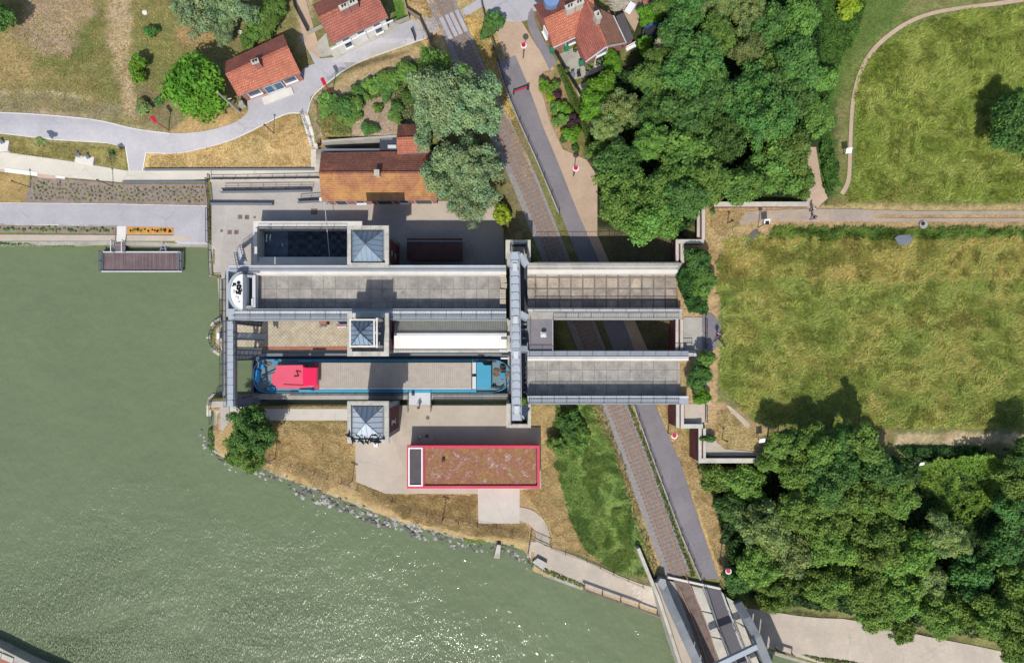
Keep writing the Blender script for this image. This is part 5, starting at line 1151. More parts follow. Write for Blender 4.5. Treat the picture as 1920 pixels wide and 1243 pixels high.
for k in range(5):
    y0 = 1118+k*48; x0 = 1361+(y0-1118)*.40; m = MB(); m.pprism([(x0, y0), (x0+16, y0+10), (x0+34, y0+54), (x0+18, y0+46)], 4.76, 5.06); m.build('concrete_slab', 'stone_coping', t)
m = MB(); m.pprism([(1320, 1100), (1350, 1106), (1377, 1180), (1400, 1243), (1465, 1400), (1430, 1400), (1371, 1243), (1346, 1180)], 4.76, 5.10); m.build('footpath', 'asphalt_dark', t)
MB().pprism([(1252, 1080), (1352, 1102), (1352, 1106), (1252, 1084)], 4.3, 5.06).build('deck_joint', 'concrete_white', t)
def arch_rib(pts, wd):
    L = [P(x, y, z) for x, y, z in pts]; out = []
    for a, b in zip(L, L[1:]): out += [a.lerp(b, k/4) for k in range(4)]
    out.append(L[-1]); m = MB(); n = len(out)
    for i, p in enumerate(out):
        d = out[min(i+1, n-1)]-out[max(i-1, 0)]; d.z = 0; d.normalize(); s = Vector((-d.y, d.x, 0))*wd/2; h = Vector((0, 0, .9))
        m.v += [p+s, p-s, p-s-h, p+s-h]
    for i in range(n-1):
        q = 4*i
        for k in range(4): m.f.append((q+k, q+4+k, q+4+(k+1) % 4, q+(k+1) % 4))
    m.f.append((0, 1, 2, 3)); e = 4*(n-1); m.f.append((e+3, e+2, e+1, e)); return m, out
for pts in ([(1240, 1090, 5.6), (1256, 1130, 7), (1272, 1165, 8.2), (1288, 1200, 9.1), (1308, 1243, 10), (1335, 1310, 10.8), (1375, 1400, 11.2)],
            [(1384, 1130, 5.6), (1400, 1158, 7.2), (1420, 1195, 8.6), (1440, 1243, 9.6), (1472, 1310, 10.6), (1510, 1400, 11.2)]):
    m, out = arch_rib(pts, 1.15); m.build('arch_rib', 'stone_grey', t)
    for i in range(2, len(out)-1, 2):
        p, q = out[i], out[i+1]; w = MB(); a, b = p.lerp(q, .0), p.lerp(q, 1.35)
        w.hull([a+Vector((.12, .05, -.9)), a+Vector((-.12, -.05, -.9)), b+Vector((-.12, -.05, -.9)), b+Vector((.12, .05, -.9))], [Vector((v.x, v.y, 4.77)) for v in (a+Vector((.12, .05, 0)), a+Vector((-.12, -.05, 0)), b+Vector((-.12, -.05, 0)), b+Vector((.12, .05, 0)))])
        w.build('hanger_panel', 'stone_grey', t)
MB().bar(P(1342, 1247, 9.6), P(1418, 1211, 9.2), .7, .6).build('portal_beam', 'steel_light', t); MB().bar(P(1400, 1330, 10.6), P(1480, 1296, 10.4), .7, .6).build('portal_beam', 'steel_light', t)
m = MB(); m.pprism([(1232, 1094), (1238, 1084), (1248, 1086), (1250, 1098), (1244, 1106)], 4.8, 6.2); m.build('bearing_block', 'stone_grey', t)
m = MB(); railing(m, [P(x, y, 5.1) for x, y in ((1320, 1100), (1346, 1180), (1371, 1243), (1430, 1400))], 1.1, 2.6, 0, .06); m.build('railing', 'steel_mid', t)
m = MB(); railing(m, [P(x, y, 5.1) for x, y in ((1351, 1107), (1377, 1180), (1401, 1243), (1465, 1400))], 1.1, 2.6, 0, .06); m.build('railing', 'steel_pale', t)
m = MB(); ribbon(m, [(1197, 1028), (1216, 1075), (1234, 1118), (1258, 1190), (1275, 1243), (1330, 1400)], .45, -5, 0, z=5.4); m.build('parapet', 'stone_coping', t)
MB().pprism([(1226, 1089), (1352, 1108), (1356, 1118), (1230, 1100)], -3, 4.0).build('abutment', 'concrete_old', t)
# ---------------------------------------------------------------- pontoon
t = thing('pontoon', 'floating boarded landing stage with pale rails moored to the quay of the lower promenade', 'pontoon', tuple(P(265, 490, -1.2)))
MB().pbox(191, 472, 340, 509, -1.9, -.65).build('float', 'steel_mid', t); MB().pbox(196, 475, 336, 507, -.65, -.56).build('deck', 'deck_boards_cross', t)
ring(MB(), 190, 471.5, 341, 510, 2, -.65, -.3).build('rim', 'steel_pale', t)
m = MB(); railing(m, [P(191, 472, -.3), P(191, 508, -.3)], .9, 1.2, 0, .07); railing(m, [P(340, 472, -.3), P(340, 508, -.3)], .9, 1.2, 0, .07); m.build('end_rail', 'steel_mid', t)
t = thing('gangway', 'short boarded gangway with pale side rails from the white slab down to the pontoon', 'gangway', tuple(P(224, 462, -.8)))
a = MB(); a.hull([P(216, 472, -.4), P(234, 472, -.4), P(234, 455, .2), P(216, 455, .2)], [v-Vector((0, 0, .15)) for v in (P(216, 472, -.4), P(234, 472, -.4), P(234, 455, .2), P(216, 455, .2))]); a.build('deck', 'deck_boards', t)
m = MB(); railing(m, [P(215, 473, -.3), P(215, 452, .2)], 1, 1, 0, .08); railing(m, [P(235, 473, -.3), P(235, 452, .2)], 1, 1, 0, .08); m.build('railing', 'steel_pale', t)
t = thing('mooring_strut', 'A-shaped steel strut holding the pontoon off the quay wall', 'strut', tuple(P(306, 465, -.8)))
m = MB(); m.bar(P(300, 471, -.5), P(307, 455, .1), .14); m.bar(P(312, 471, -.5), P(307, 455, .1), .14); m.bar(P(303, 467, -.4), P(311, 467, -.4), .12); m.build('frame', 'steel_mid', t)
# concrete slabs with seats
for pts, seats, lab in (([(139, 303), (143, 288), (177, 291), (174, 310)], ((149, 292), (167, 296)), 'white concrete slab with two small grey seats on the verge by the right-hand sapling'), ([(-22, 281), (-20, 260), (17, 264), (14, 283)], ((6, 268),), 'white concrete slab with a single grey seat at the left edge')):
    c = G(*pts[0]); t = thing('seating_slab', lab, 'slab', tuple(c)); z = Z(150, 300)+.25 if seats[0][0] > 100 else Z(0, 270)+.25
    m = MB(); m.pprism(pts, z-.6, z); m.build('slab', 'concrete_white', t, bevel=.03)
    for x, y in seats:
        q = P(x, y, z); s = thing('low_seat', 'small dark-grey seat on the %s' % ('two-seat slab, %s one' % ('left' if x < 158 else 'right') if x > 100 else 'slab at the left edge'), 'seat', (q.x, q.y, z))
        MB().box(q.x, q.y, z+.3, .45, .5, .12, .5).build('seat', 'steel_mid', s, bevel=.02); MB().box(q.x-.12, q.y+.28, z+.55, .45, .08, .45, .5).build('backrest', 'steel_mid', s); MB().disc((q.x, q.y), .06, z, z+.25, 8).build('leg', 'steel_mid', s)
for pts in ([(9, 315), (70, 323), (70, 331), (9, 323)], [(104, 329), (122, 331), (122, 336), (104, 334)]): drape('paving_slab', pts, 'concrete_white', .10)
# terrace walls by the yard
def lowwall(pts, w, h, mat, name, label, cat='low wall', zz=None):
    o = ribbon(MB(), dense(pts, 30), w, -.5, h, z=zz).build(name, mat); tag(o, label, cat); return o
lowwall([(272, 319.5), (590, 318.5)], .22, .5, 'steel_mid', 'low_wall', 'thin dark steel edging wall at the foot of the dry grass triangle')
lowwall([(232, 342), (390, 341.5)], .2, .4, 'steel_mid', 'low_wall', 'thin dark steel edging wall along the top of the lavender-grey planting bed')
lowwall([(394, 384), (514, 384.5)], .2, .9, 'steel_mid', 'low_wall', 'dark edging wall across the lower end of the yard ramp')
lowwall([(417, 362), (500, 361), (586, 359.5)], .16, .8, 'steel_mid', 'low_wall', 'dark straight wall dividing the two arms of the ramp')
lowwall([(560, 381), (604, 379)], .16, .8, 'steel_mid', 'low_wall', 'short dark wall at the workshop corner')
for pts, lab in (([(394, 329), (394, 338), (600, 336)], 'long thin railing along the upper ramp beside the workshop'), ([(420, 356), (586, 353.5)], 'thin handrail on the middle wall of the ramp'), ([(562, 376), (602, 373)], 'short handrail at the workshop corner'), ([(389.5, 336), (395, 384)], 'black railing on the west side of the ramp')):
    m = MB(); railing(m, [G(x, y, .5) for x, y in pts], .95, 1.9, 0, .06); tag(m.build('railing', 'iron_black'), lab, 'railing')
m = MB(); m.pprism([(394, 341), (600, 339.5), (600, 334.5), (394, 336)], -.2, .75); tag(m.build('retaining_wall', 'concrete_cream'), 'low pale retaining wall between upper walkway and ramp', 'retaining wall')
# stairs on the slope
t = thing('concrete_steps', 'narrow flight of pale concrete steps with a thin handrail climbing to the village road', 'steps', tuple(G(585, 245)))
for k in range(16):
    f = k/16; x = 567+f*20; y = 214+f*66; q = G(x+4, y, 0); MB().box(q.x, q.y, q.z+.05, 1.15, .40, .25, -.30).build('step', 'concrete_white' if k % 5 else 'concrete_tan', t)
m = MB(); a = [G(x, y, 0) for x, y in ((566, 213), (578, 243), (588, 276))]; railing(m, a, .95, 1.5, 0, .05); m.build('handrail', 'steel_mid', t)
# far quay in the bottom-left corner
t = thing('far_quay', 'stone-capped quay corner with brick paving at the bottom left', 'quay', tuple(P(0, 1250, -1)))
MB().pprism([(-300, 1090), (0, 1214), (45, 1237), (110, 1265), (400, 1390), (400, 1600), (-300, 1600)], -3.4, .6).build('wall', 'concrete_old', t); MB().pprism([(-300, 1110), (0, 1232), (300, 1365), (300, 1600), (-300, 1600)], .6, .68).build('paving', 'brick_edge', t)
m = MB(); 
for k in range(14):
    x0 = -290+k*22.6; y0 = 1096+ (x0+300)*.418; m = MB(); m.pprism([(x0, y0+2), (x0+21.5, y0+11), (x0+19, y0+20), (x0-2.5, y0+11)], .6, .78); m.build('capstone', 'stone_coping', t)
# ---------------------------------------------------------------- vegetation
rs = np.random.RandomState(5)
def leaf_mesh(name, pos, nrm, size, col, aspect=1.7):
    """many small diamond leaves as one mesh with a colour per leaf"""
    n = len(pos); nrm = nrm/np.linalg.norm(nrm, axis=1, keepdims=True)
    t = rs.normal(size=(n, 3)); t -= (t*nrm).sum(1, keepdims=True)*nrm; t /= np.linalg.norm(t, axis=1, keepdims=True); b = np.cross(nrm, t)
    s = size[:, None]; w = s/aspect
    V = np.stack([pos-t*s, pos-b*w+nrm*s*.15, pos+t*s, pos+b*w+nrm*s*.15], 1).reshape(-1, 3).astype(np.float32)
    return raw_mesh(name, V, 4, col)
def raw_mesh(name, V, k, col):
    n = len(V)//k; me = bpy.data.meshes.new(name); me.vertices.add(len(V)); me.vertices.foreach_set('co', V.astype(np.float32).ravel())
    me.loops.add(len(V)); me.loops.foreach_set('vertex_index', np.arange(len(V)))
    me.polygons.add(n); me.polygons.foreach_set('loop_start', np.arange(0, len(V), k)); me.polygons.foreach_set('loop_total', np.full(n, k))
    me.update(calc_edges=True)
    a = me.color_attributes.new('Leaf', 'FLOAT_COLOR', 'CORNER'); c = np.concatenate([np.repeat(col, k, 0), np.ones((len(V), 1))], 1)
    a.data.foreach_set('color', c.astype(np.float32).ravel()); return me
def crown_mesh(name, seed, n, leaf, nc, rc=(.20, .34), flat=.75, bias=.35, spiky=0.0):
    global rs; rs = np.random.RandomState(seed)
    d = rs.normal(size=(nc, 3)); d[:, 2] = np.abs(d[:, 2])*1.0 - bias*.6; d /= np.linalg.norm(d, axis=1, keepdims=True)
    ang = np.arctan2(d[:, 1], d[:, 0]); lob = 1 + .20*np.sin(ang*2+seed) + .14*np.sin(ang*3+seed*1.7) + .12*np.sin(ang*5+seed*2.3)
    rad = rs.uniform(.25, .80, nc)**.6; c = d*rad[:, None]*lob[:, None]*.80; c[:, 2] *= flat
    r = rs.uniform(rc[0], rc[1], nc); cb = rs.uniform(.80, 1.2, nc); tint = rs.uniform(-.08, .08, nc)
    k = rs.choice(nc, n, p=r**2/(r**2).sum()); u = rs.normal(size=(n, 3)); u[:, 2] += .35; u /= np.linalg.norm(u, axis=1, keepdims=True)
    rr = r[k]*rs.uniform(.55, 1.08, n)*(1+spiky*rs.uniform(0, 1, n)**3); pos = c[k] + u*rr[:, None]*np.array([1, 1, .85])
    nr = u + rs.normal(size=(n, 3))*.45 + np.array([0, 0, .35]); sz = leaf*rs.uniform(.6, 1.35, n)
    b = cb[k]*rs.uniform(.78, 1.22, n); col = np.stack([b*(1+tint[k]*1.4), b, b*(1-tint[k])], 1)
    return leaf_mesh(name, pos, nr, sz, np.clip(col, 0, 3))
CROWNS = {'big': [crown_mesh('crown', 11+i, 17000, .038, 120, (.10, .22), .75, .35, .3) for i in range(4)],
          'fine': [crown_mesh('crown', 31+i, 17000, .034, 110, (.10, .19), .7, spiky=.35) for i in range(2)],
          'mid': [crown_mesh('crown', 51+i, 9500, .056, 62, (.13, .27), .75, .35, .3) for i in range(4)],
          'small': [crown_mesh('crown', 71+i, 1500, .14, 14, (.28, .45), .8) for i in range(3)],
          'tiny': [crown_mesh('crown', 91+i, 260, .30, 6, (.35, .55), .8) for i in range(3)],
          'dome': [crown_mesh('crown', 95, 9000, .055, 60, (.20, .30), .8, .1)]}
def trunk_mesh():
    m = MB(); m.tube([(0, 0, -.05), (.01, 0, .35), (0, .02, .62), (.02, 0, .92)], [.075, .055, .04, .012], 7)
    for k in range(6):
        a = k*1.05; z = .34+.07*k; m.tube([(0, 0, z), (.25*math.cos(a), .25*math.sin(a), z+.14), (.5*math.cos(a), .5*math.sin(a), z+.22)], [.03, .018, .006], 5)
    o = m.build('trunk', 'bark', org=(0, 0, 0)); me = o.data; bpy.data.objects.remove(o); return me
TRUNK = trunk_mesh()
tr = random.Random(3)
def tree(px, py, r, kind, h, label, group=None, leaf='leaf_green', cat='tree', zb=None, name='broadleaf_tree', squash=1.0, trunkmat=None, var=None):
    """crown centre at picture point (px, py), crown radius r in picture units, total height h"""
    zb = Z(px, py) if zb is None else zb; R = r*(H-zb-h*.6)/F; rz = min(R*.95, h*.55)
    zc = zb+h-rz*.85; c = P(px, py, zc)
    e = thing(name, label, cat, (c.x, c.y, zb), group)
    if name != 'shrub' or h > 2.5:
        t = bpy.data.objects.new('trunk', TRUNK); COL.objects.link(t); t.parent = e; t.scale = (R*.9, R*.9, h*.92); t.rotation_euler.z = tr.uniform(0, 6)
    me = CROWNS[kind][tr.randrange(len(CROWNS[kind])) if var is None else var]; o = bpy.data.objects.new('crown' if name != 'shrub' else 'foliage', me); COL.objects.link(o); o.parent = e
    if not me.materials: me.materials.append(MATS['leaf_green'])
    o.material_slots[0].link = 'OBJECT'; o.material_slots[0].material = MATS[leaf]
    o.location = (0, 0, zc-zb); s = R*1.16; o.scale = (s*tr.uniform(.88, 1.12), s*squash*tr.uniform(.88, 1.12), rz/.75); o.rotation_euler.z = tr.uniform(0, 6.28)
    return e
def zarr(x, y):
    i = np.clip(np.searchsorted(XS, x)-1, 0, len(XS)-2); j = np.clip(np.searchsorted(YS, y)-1, 0, len(YS)-2)
    a = (x-XS[i])/(XS[i+1]-XS[i]); b = (y-YS[j])/(YS[j+1]-YS[j])
    return (GH[j, i]*(1-a)+GH[j, i+1]*a)*(1-b) + (GH[j+1, i]*(1-a)+GH[j+1, i+1]*a)*b
def scatter(poly, n, edge=0.0, rag=0.0):
    p = np.array(poly, float); x = np.zeros(0); y = np.zeros(0)
    while len(x) < n:
        a = rs.uniform(p[:, 0].min()-rag, p[:, 0].max()+rag, n); b = rs.uniform(p[:, 1].min()-rag, p[:, 1].max()+rag, n)
        w = (fbm(a/10, b/10, 8)-.5)*2*rag; k = sdist(a+w, b+w, poly) < -edge; x = np.append(x, a[k]); y = np.append(y, b[k])
    return x[:n], y[:n]
def to_world(x, y, z): s = (H-z)/F; return np.stack([(x-CX)*s, (CY-y)*s, z], 1)
def blades(name, poly, n, length, palette, label=None, width=.05, lean=.8, rag=6, scale=30., patch=40., kind='stuff'):
    """leaning grass blades combed into swirls"""
    x, y = scatter(poly, n, 0, rag); g = to_world(x, y, zarr(x, y))
    th = (fbm(x/scale, y/scale, 61, 3)*4*math.pi + rs.normal(size=n)*.55); L = length*rs.uniform(.5, 1.3, n); ln = lean*rs.uniform(.75, 1.3, n)
    d = np.stack([np.cos(th)*np.sin(ln), np.sin(th)*np.sin(ln), np.cos(ln)], 1); side = np.stack([-np.sin(th), np.cos(th), np.zeros(n)], 1)*width*rs.uniform(.6, 1.4, n)[:, None]
    tip = g + d*L[:, None]; mid = g + d*L[:, None]*.5; mid[:, 2] += L*.08
    V = np.stack([g-side, g+side, mid+side*.9, tip, mid-side*.9], 1).reshape(-1, 3)
    pal = np.array([[lin(v)*1.2 for v in c] for c in palette]); f = fbm(x/patch, y/patch, 19, 4)*.95+.02 + rs.normal(size=n)*.24
    f = np.clip(f, 0, .999)*(len(pal)-1); i = f.astype(int); a = (f-i)[:, None]; col = pal[i]*(1-a)+pal[np.minimum(i+1, len(pal)-1)]*a; col = col*rs.uniform(.7, 1.3, n)[:, None]
    me = raw_mesh(name, V, 5, col); me.materials.append(MATS['grass_blade']); o = bpy.data.objects.new(name, me); COL.objects.link(o)
    o['kind'] = kind
    if label: o['label'] = label
    return o
def carpet(name, poly, n, leaf, hgt, col, label=None, rag=8, bump=12., size=.16, flowers=None, z=None):
    """low dense foliage with a lumpy top"""
    x, y = scatter(poly, n, 0, rag); z0 = zarr(x, y) if z is None else np.full(n, z); e = sdist(x, y, poly)
    lump = fbm(x/bump, y/bump, 23, 3); hh = hgt*(.35+1.1*lump)*np.clip(-(e-rag)/9., .25, 1)*rs.uniform(.72, 1.0, n)
    g = to_world(x, y, z0+hh); nr = rs.normal(size=(n, 3))*.6 + np.array([0, 0, 1.0])
    b = (.55+.9*lump)*rs.uniform(.75, 1.25, n); c = np.array([lin(v) for v in col])*K; cc = c[None]*b[:, None]*np.stack([1+.15*(fbm(x/30, y/30, 3)-.5)*2, np.ones(n), np.ones(n)*.95], 1)
    if flowers:
        k = rs.uniform(size=n) < flowers[1]; cc[k] = np.array([lin(v) for v in flowers[0]])
    me = leaf_mesh(name, g, nr, size*rs.uniform(.6, 1.4, n), cc); me.materials.append(MATS['flower']); o = bpy.data.objects.new(name, me); COL.objects.link(o); o['kind'] = 'stuff'
    if label: o['label'] = label
    return o
MEAD = [(112, 134, 60), (126, 144, 66), (140, 150, 72), (156, 156, 82), (174, 156, 94)]
blades('meadow_grass', [(1352, 455), (1400, 442), (1500, 440), (2150, 440), (2150, 806), (1450, 800), (1405, 775), (1350, 725), (1346, 640), (1356, 600), (1344, 540)], 160000, .5, MEAD, 'tall combed meadow grass in the old canal bed', .04, 1.15)
blades('meadow_grass', [(1608, 130), (1650, 88), (1700, 56), (1800, 22), (2150, 0), (2150, 380), (1590, 376), (1604, 300), (1602, 200)], 95000, .55, [(112, 134, 56), (126, 144, 60), (138, 150, 68), (164, 164, 96)], 'tall meadow grass inside the curving dirt track', .04, 1.15)
blades('meadow_grass', [(1352, 455), (1500, 446), (2150, 446), (2150, 520), (1700, 530), (1356, 520)], 22000, .45, [(150, 148, 78), (176, 152, 90), (188, 158, 104)], 'browner dry fringe of the old canal bed', .04, 1.0)
blades('meadow_grass', [(1450, 428), (2150, 428), (2150, 446), (1440, 448)], 9000, .5, [(66, 96, 42), (96, 122, 52), (120, 140, 62)], None, .05, .8)
blades('bank_grass', [(1042, 762), (1108, 760), (1150, 850), (1186, 965), (1220, 1080), (1160, 1076), (1102, 1034), (1064, 960), (1042, 870)], 42000, .5, [(104, 132, 70), (116, 142, 74), (130, 150, 78), (158, 162, 96)], 'lush green grass on the slope beside the railway', .05, .9)
DRY = [(164, 142, 100), (186, 164, 120), (200, 180, 138), (148, 134, 88)]
blades('dry_grass', [(282, 294), (440, 266), (540, 216), (560, 218), (583, 264), (583, 314), (280, 316)], 9000, .22, DRY, 'dry yellow grass triangle above the ramp', .03, .9, 3)
blades('dry_grass', [(505, 792), (664, 792), (664, 900), (600, 925), (480, 876)], 16000, .22, DRY[::-1], 'dry lawn on the point', .03, .9, 3)
blades('dry_grass', [(668, 906), (722, 928), (894, 928), (894, 980), (985, 985), (985, 1010), (880, 1005), (760, 975)], 12000, .24, [(142, 122, 82), (170, 148, 104), (194, 172, 128)], None, .03, .9, 3)
blades('dry_grass', [(1232, 760), (1256, 760), (1300, 850), (1330, 905), (1362, 1010), (1366, 1080), (1352, 1075), (1325, 1000), (1282, 885)], 9000, .24, DRY, 'dry strip between lane and southern wood', .03, .9, 3)
blades('dry_grass', [(980, 920), (1036, 830), (1042, 870), (1064, 962), (1110, 1034), (1205, 1084), (1110, 1050), (1034, 1018), (1012, 960)], 11000, .22, [(176, 150, 108), (204, 178, 136), (150, 130, 84)], None, .03, .9, 3)
blades('dry_grass', [(-60, -60), (330, -60), (330, 60), (400, 30), (410, 75), (330, 120), (310, 200), (268, 236), (225, 220), (90, 205), (-60, 200)], 24000, .22, [(110, 118, 56), (150, 136, 80), (176, 150, 96), (126, 128, 64)], None, .03, .9, 4, patch=60.)
blades('dry_grass', [(745, -40), (800, -40), (815, 0), (835, 60), (800, 84), (780, 40)], 4000, .3, DRY, None, .03, .9, 3)
blades('dry_grass', [(862, 20), (925, 50), (935, 140), (960, 200), (1000, 330), (990, 360), (940, 200), (905, 120)], 6000, .3, [(176, 146, 88), (206, 178, 116), (140, 128, 74)], None, .03, .9, 3)
blades('dry_grass', [(1325, 395), (1400, 392), (1395, 440), (1345, 500), (1325, 480)], 5000, .2, DRY, None, .03, .9, 3)
blades('dry_grass', [(1345, 770), (1370, 765), (1420, 810), (1425, 845), (1350, 840)], 5000, .22, DRY, None, .03, .9, 3)
blades('verge_grass', [(-60, 256), (0, 256), (232, 280), (238, 318), (140, 300), (-60, 282)], 9000, .2, [(120, 126, 60), (156, 146, 88), (176, 158, 104)], None, .03, .9, 3)
GA = 'trees of the northern wood'; GB = 'trees of the southern wood'
# left side and village
tree(370, 165, 66, 'dome', 6.5, 'big round bright-green tree between the cottage and the grass field', None, 'leaf_bright')
tree(372, 12, 52, 'fine', 6.5, 'grey-green willow at the top edge, left of the hedge bush', None, 'leaf_silver'); tree(436, 12, 44, 'fine', 6.0, 'grey-green willow next to the bright hedge bush above the cottage', None, 'leaf_silver'); tree(420, 56, 26, 'fine', 3.6, 'low grey-green willow shoot reaching toward the cottage roof', None, 'leaf_silver')
tree(500, 36, 36, 'mid', 3.0, 'bright green bush between the willows and the cottage roof', None, 'leaf_green', 'bush', name='shrub'); tree(470, 70, 22, 'mid', 2.4, 'green bush on the shaded side of the cottage roof', None, 'leaf_green', 'bush', name='shrub'); tree(516, 10, 24, 'mid', 2.6, 'green bush beside the tan footpath at the top', None, 'leaf_green', 'bush', name='shrub')
tree(258, 121, 16, 'small', 2.2, 'larger of two clipped round shrubs on the grass field', None, 'leaf_bright', 'shrub', name='shrub'); tree(261, 146, 12, 'small', 1.7, 'smaller of two clipped round shrubs on the grass field', None, 'leaf_bright', 'shrub', name='shrub')
tree(284, 60, 11, 'small', 1.5, 'small dark shrub in the field near the willows', None, 'leaf_dark', 'shrub', name='shrub'); tree(270, 200, 14, 'small', 1.3, 'thin grey-green shrub at the end of the tan field track', None, 'leaf_olive', 'shrub', name='shrub')
tree(-6, 30, 30, 'mid', 5.0, 'dark green tree cut by the top-left edge', None, 'leaf_dark')
tree(302, 190, 8, 'tiny', .9, 'little dark shrub left of the big round tree', None, 'leaf_dark', 'shrub', name='shrub')
# silver poplars
GS = 'silver-leaved trees beside the railway'
for a in ((842, 185, 72, 'fine', 13, 'silver-green tree left in the upper clump, above the annexe'), (900, 200, 58, 'fine', 13, 'silver-green tree right in the upper clump, reaching over the track'), (812, 228, 48, 'fine', 8, 'silver-green tree just right of the annexe roof'),
          (842, 318, 60, 'fine', 10, 'silver-green tree covering the east end of the workshop roof'), (896, 322, 56, 'fine', 10, 'silver-green tree over the dark gap beside the track'), (878, 375, 50, 'fine', 9, 'lowest silver-green tree, hanging over the shaded yard')):
    tree(*a, GS, 'leaf_silver', name='silver_tree')
tree(815, 138, 40, 'mid', 8, 'bright green tree at the top of the silver clump, by the railway', None, 'leaf_green'); tree(866, 150, 24, 'mid', 10, 'yellow-green tree between the silver clump and the track', None, 'leaf_bright'); tree(942, 405, 20, 'small', 4.5, 'small bright yellow-green tree by the footbridge stair enclosure', None, 'leaf_yellow')
# shrubs on the bank above the workshop
for i, (x, y, r, h, l) in enumerate(((613, 196, 20, 1.8, 'leaf_green'), (640, 200, 22, 2.0, 'leaf_dark'), (668, 196, 18, 1.8, 'leaf_green'), (672, 170, 14, 1.5, 'leaf_dark'), (700, 160, 18, 1.6, 'leaf_green'), (730, 148, 20, 1.8, 'leaf_green'), (762, 138, 24, 2.2, 'leaf_green'),
        (724, 175, 14, 1.4, 'leaf_dark'), (766, 184, 18, 1.8, 'leaf_dark'), (745, 205, 14, 1.3, 'leaf_dark'), (740, 220, 13, 1.2, 'leaf_green'), (655, 218, 17, 1.4, 'leaf_green'), (693, 243, 14, 1.2, 'leaf_dark'), (708, 205, 9, .9, 'leaf_green'), (790, 160, 22, 2.4, 'leaf_green'), (640, 262, 12, 1.0, 'leaf_green'), (690, 180, 9, .8, 'leaf_green'))):
    pl_ = ('left end of the row below the lamp', 'second in the row below the lamp', 'right end of the row below the lamp', 'round, just right of the lamp', 'upper edge, left', 'upper edge, middle', 'upper edge, near the silver trees', 'round, in the bare middle', 'round, near the silver trees', 'on the bare soil, upper', 'on the bare soil, lower', 'below the lamp row', 'near the retaining wall, middle', 'tiny, in the bare middle', 'topmost, touching the silver trees', 'near the retaining wall, left', 'tiny, at the upper left')[i]
    tree(x, y, r, 'small' if r > 12 else 'tiny', h, 'shrub on the overgrown bank: ' + pl_, 'shrubs on the overgrown bank', l, 'shrub', name='shrub')
carpet('bank_weeds', [(590, 190), (640, 205), (665, 255), (612, 268), (592, 225)], 1600, 'x', .3, (132, 146, 80), None, 6, 8, .09)
carpet('bank_weeds', [(640, 175), (790, 105), (815, 150), (770, 165), (690, 190), (650, 215)], 3600, 'x', .5, (96, 134, 60), 'low weeds along the top of the overgrown bank', 9, 9, .11)
carpet('bank_weeds', [(730, 170), (790, 190), (780, 230), (740, 235)], 1300, 'x', .4, (88, 124, 58), None, 12, 6, .1)
# garden bed by the lane
for x, y, r, l, lab in ((1024, 164, 14, 'leaf_bright', 'bright green garden shrub, top of the bed by the lane'), (1042, 160, 10, 'leaf_green', 'green garden shrub behind the top one'), (1045, 178, 10, 'leaf_purple', 'upper of two purple-leaved garden shrubs'), (1034, 186, 9, 'leaf_yellow', 'yellow garden shrub beside the upper purple one'),
        (1042, 201, 13, 'leaf_green', 'round green garden shrub below the yellow one'), (1061, 206, 11, 'leaf_bright', 'round light-green garden shrub on the hedge side'), (1052, 226, 13, 'leaf_green', 'green garden shrub left of the lower purple one'), (1072, 231, 14, 'leaf_purple', 'lower of two purple-leaved garden shrubs'),
        (1058, 246, 8, 'leaf_yellow', 'small yellow garden shrub at the lane edge'), (1074, 252, 16, 'leaf_bright', 'broad bright garden shrub at the foot of the bed'), (1054, 263, 6, 'leaf_dark', 'tiny dark garden shrub on the lane edge'), (1077, 278, 7, 'leaf_dark', 'tiny dark garden shrub alone on the lawn near the lamp')):
    tree(x, y, r, 'small' if r > 8 else 'tiny', r*.13, lab, 'garden shrubs by the lane', l, 'shrub', name='shrub')
tree(921, 47, 20, 'small', 2.2, 'clipped dark oval bush inside the square fence', None, 'leaf_dark', 'bush', name='shrub', squash=1.3)
carpet('hedge', [(1043, 124), (1052, 122), (1085, 190), (1112, 268), (1104, 272), (1072, 200)], 6000, 'x', 1.5, (98, 122, 56), None, 1, 40, .09)
tag(bpy.data.objects['hedge'], 'long clipped hedge between the garden bed and the brick house yard', 'hedge'); del bpy.data.objects['hedge']['kind']
tree(1148, 119, 22, 'mid', 3.0, 'round bright bush against the brick house gable', None, 'leaf_bright', 'bush', name='shrub')
tree(1218, 30, 24, 'mid', 3.0, 'yellow-green bush near the trampoline', None, 'leaf_bright', 'bush', name='shrub'); tree(1208, 85, 16, 'small', 1.8, 'small light bush beside the trampoline', None, 'leaf_bright', 'bush', name='shrub')
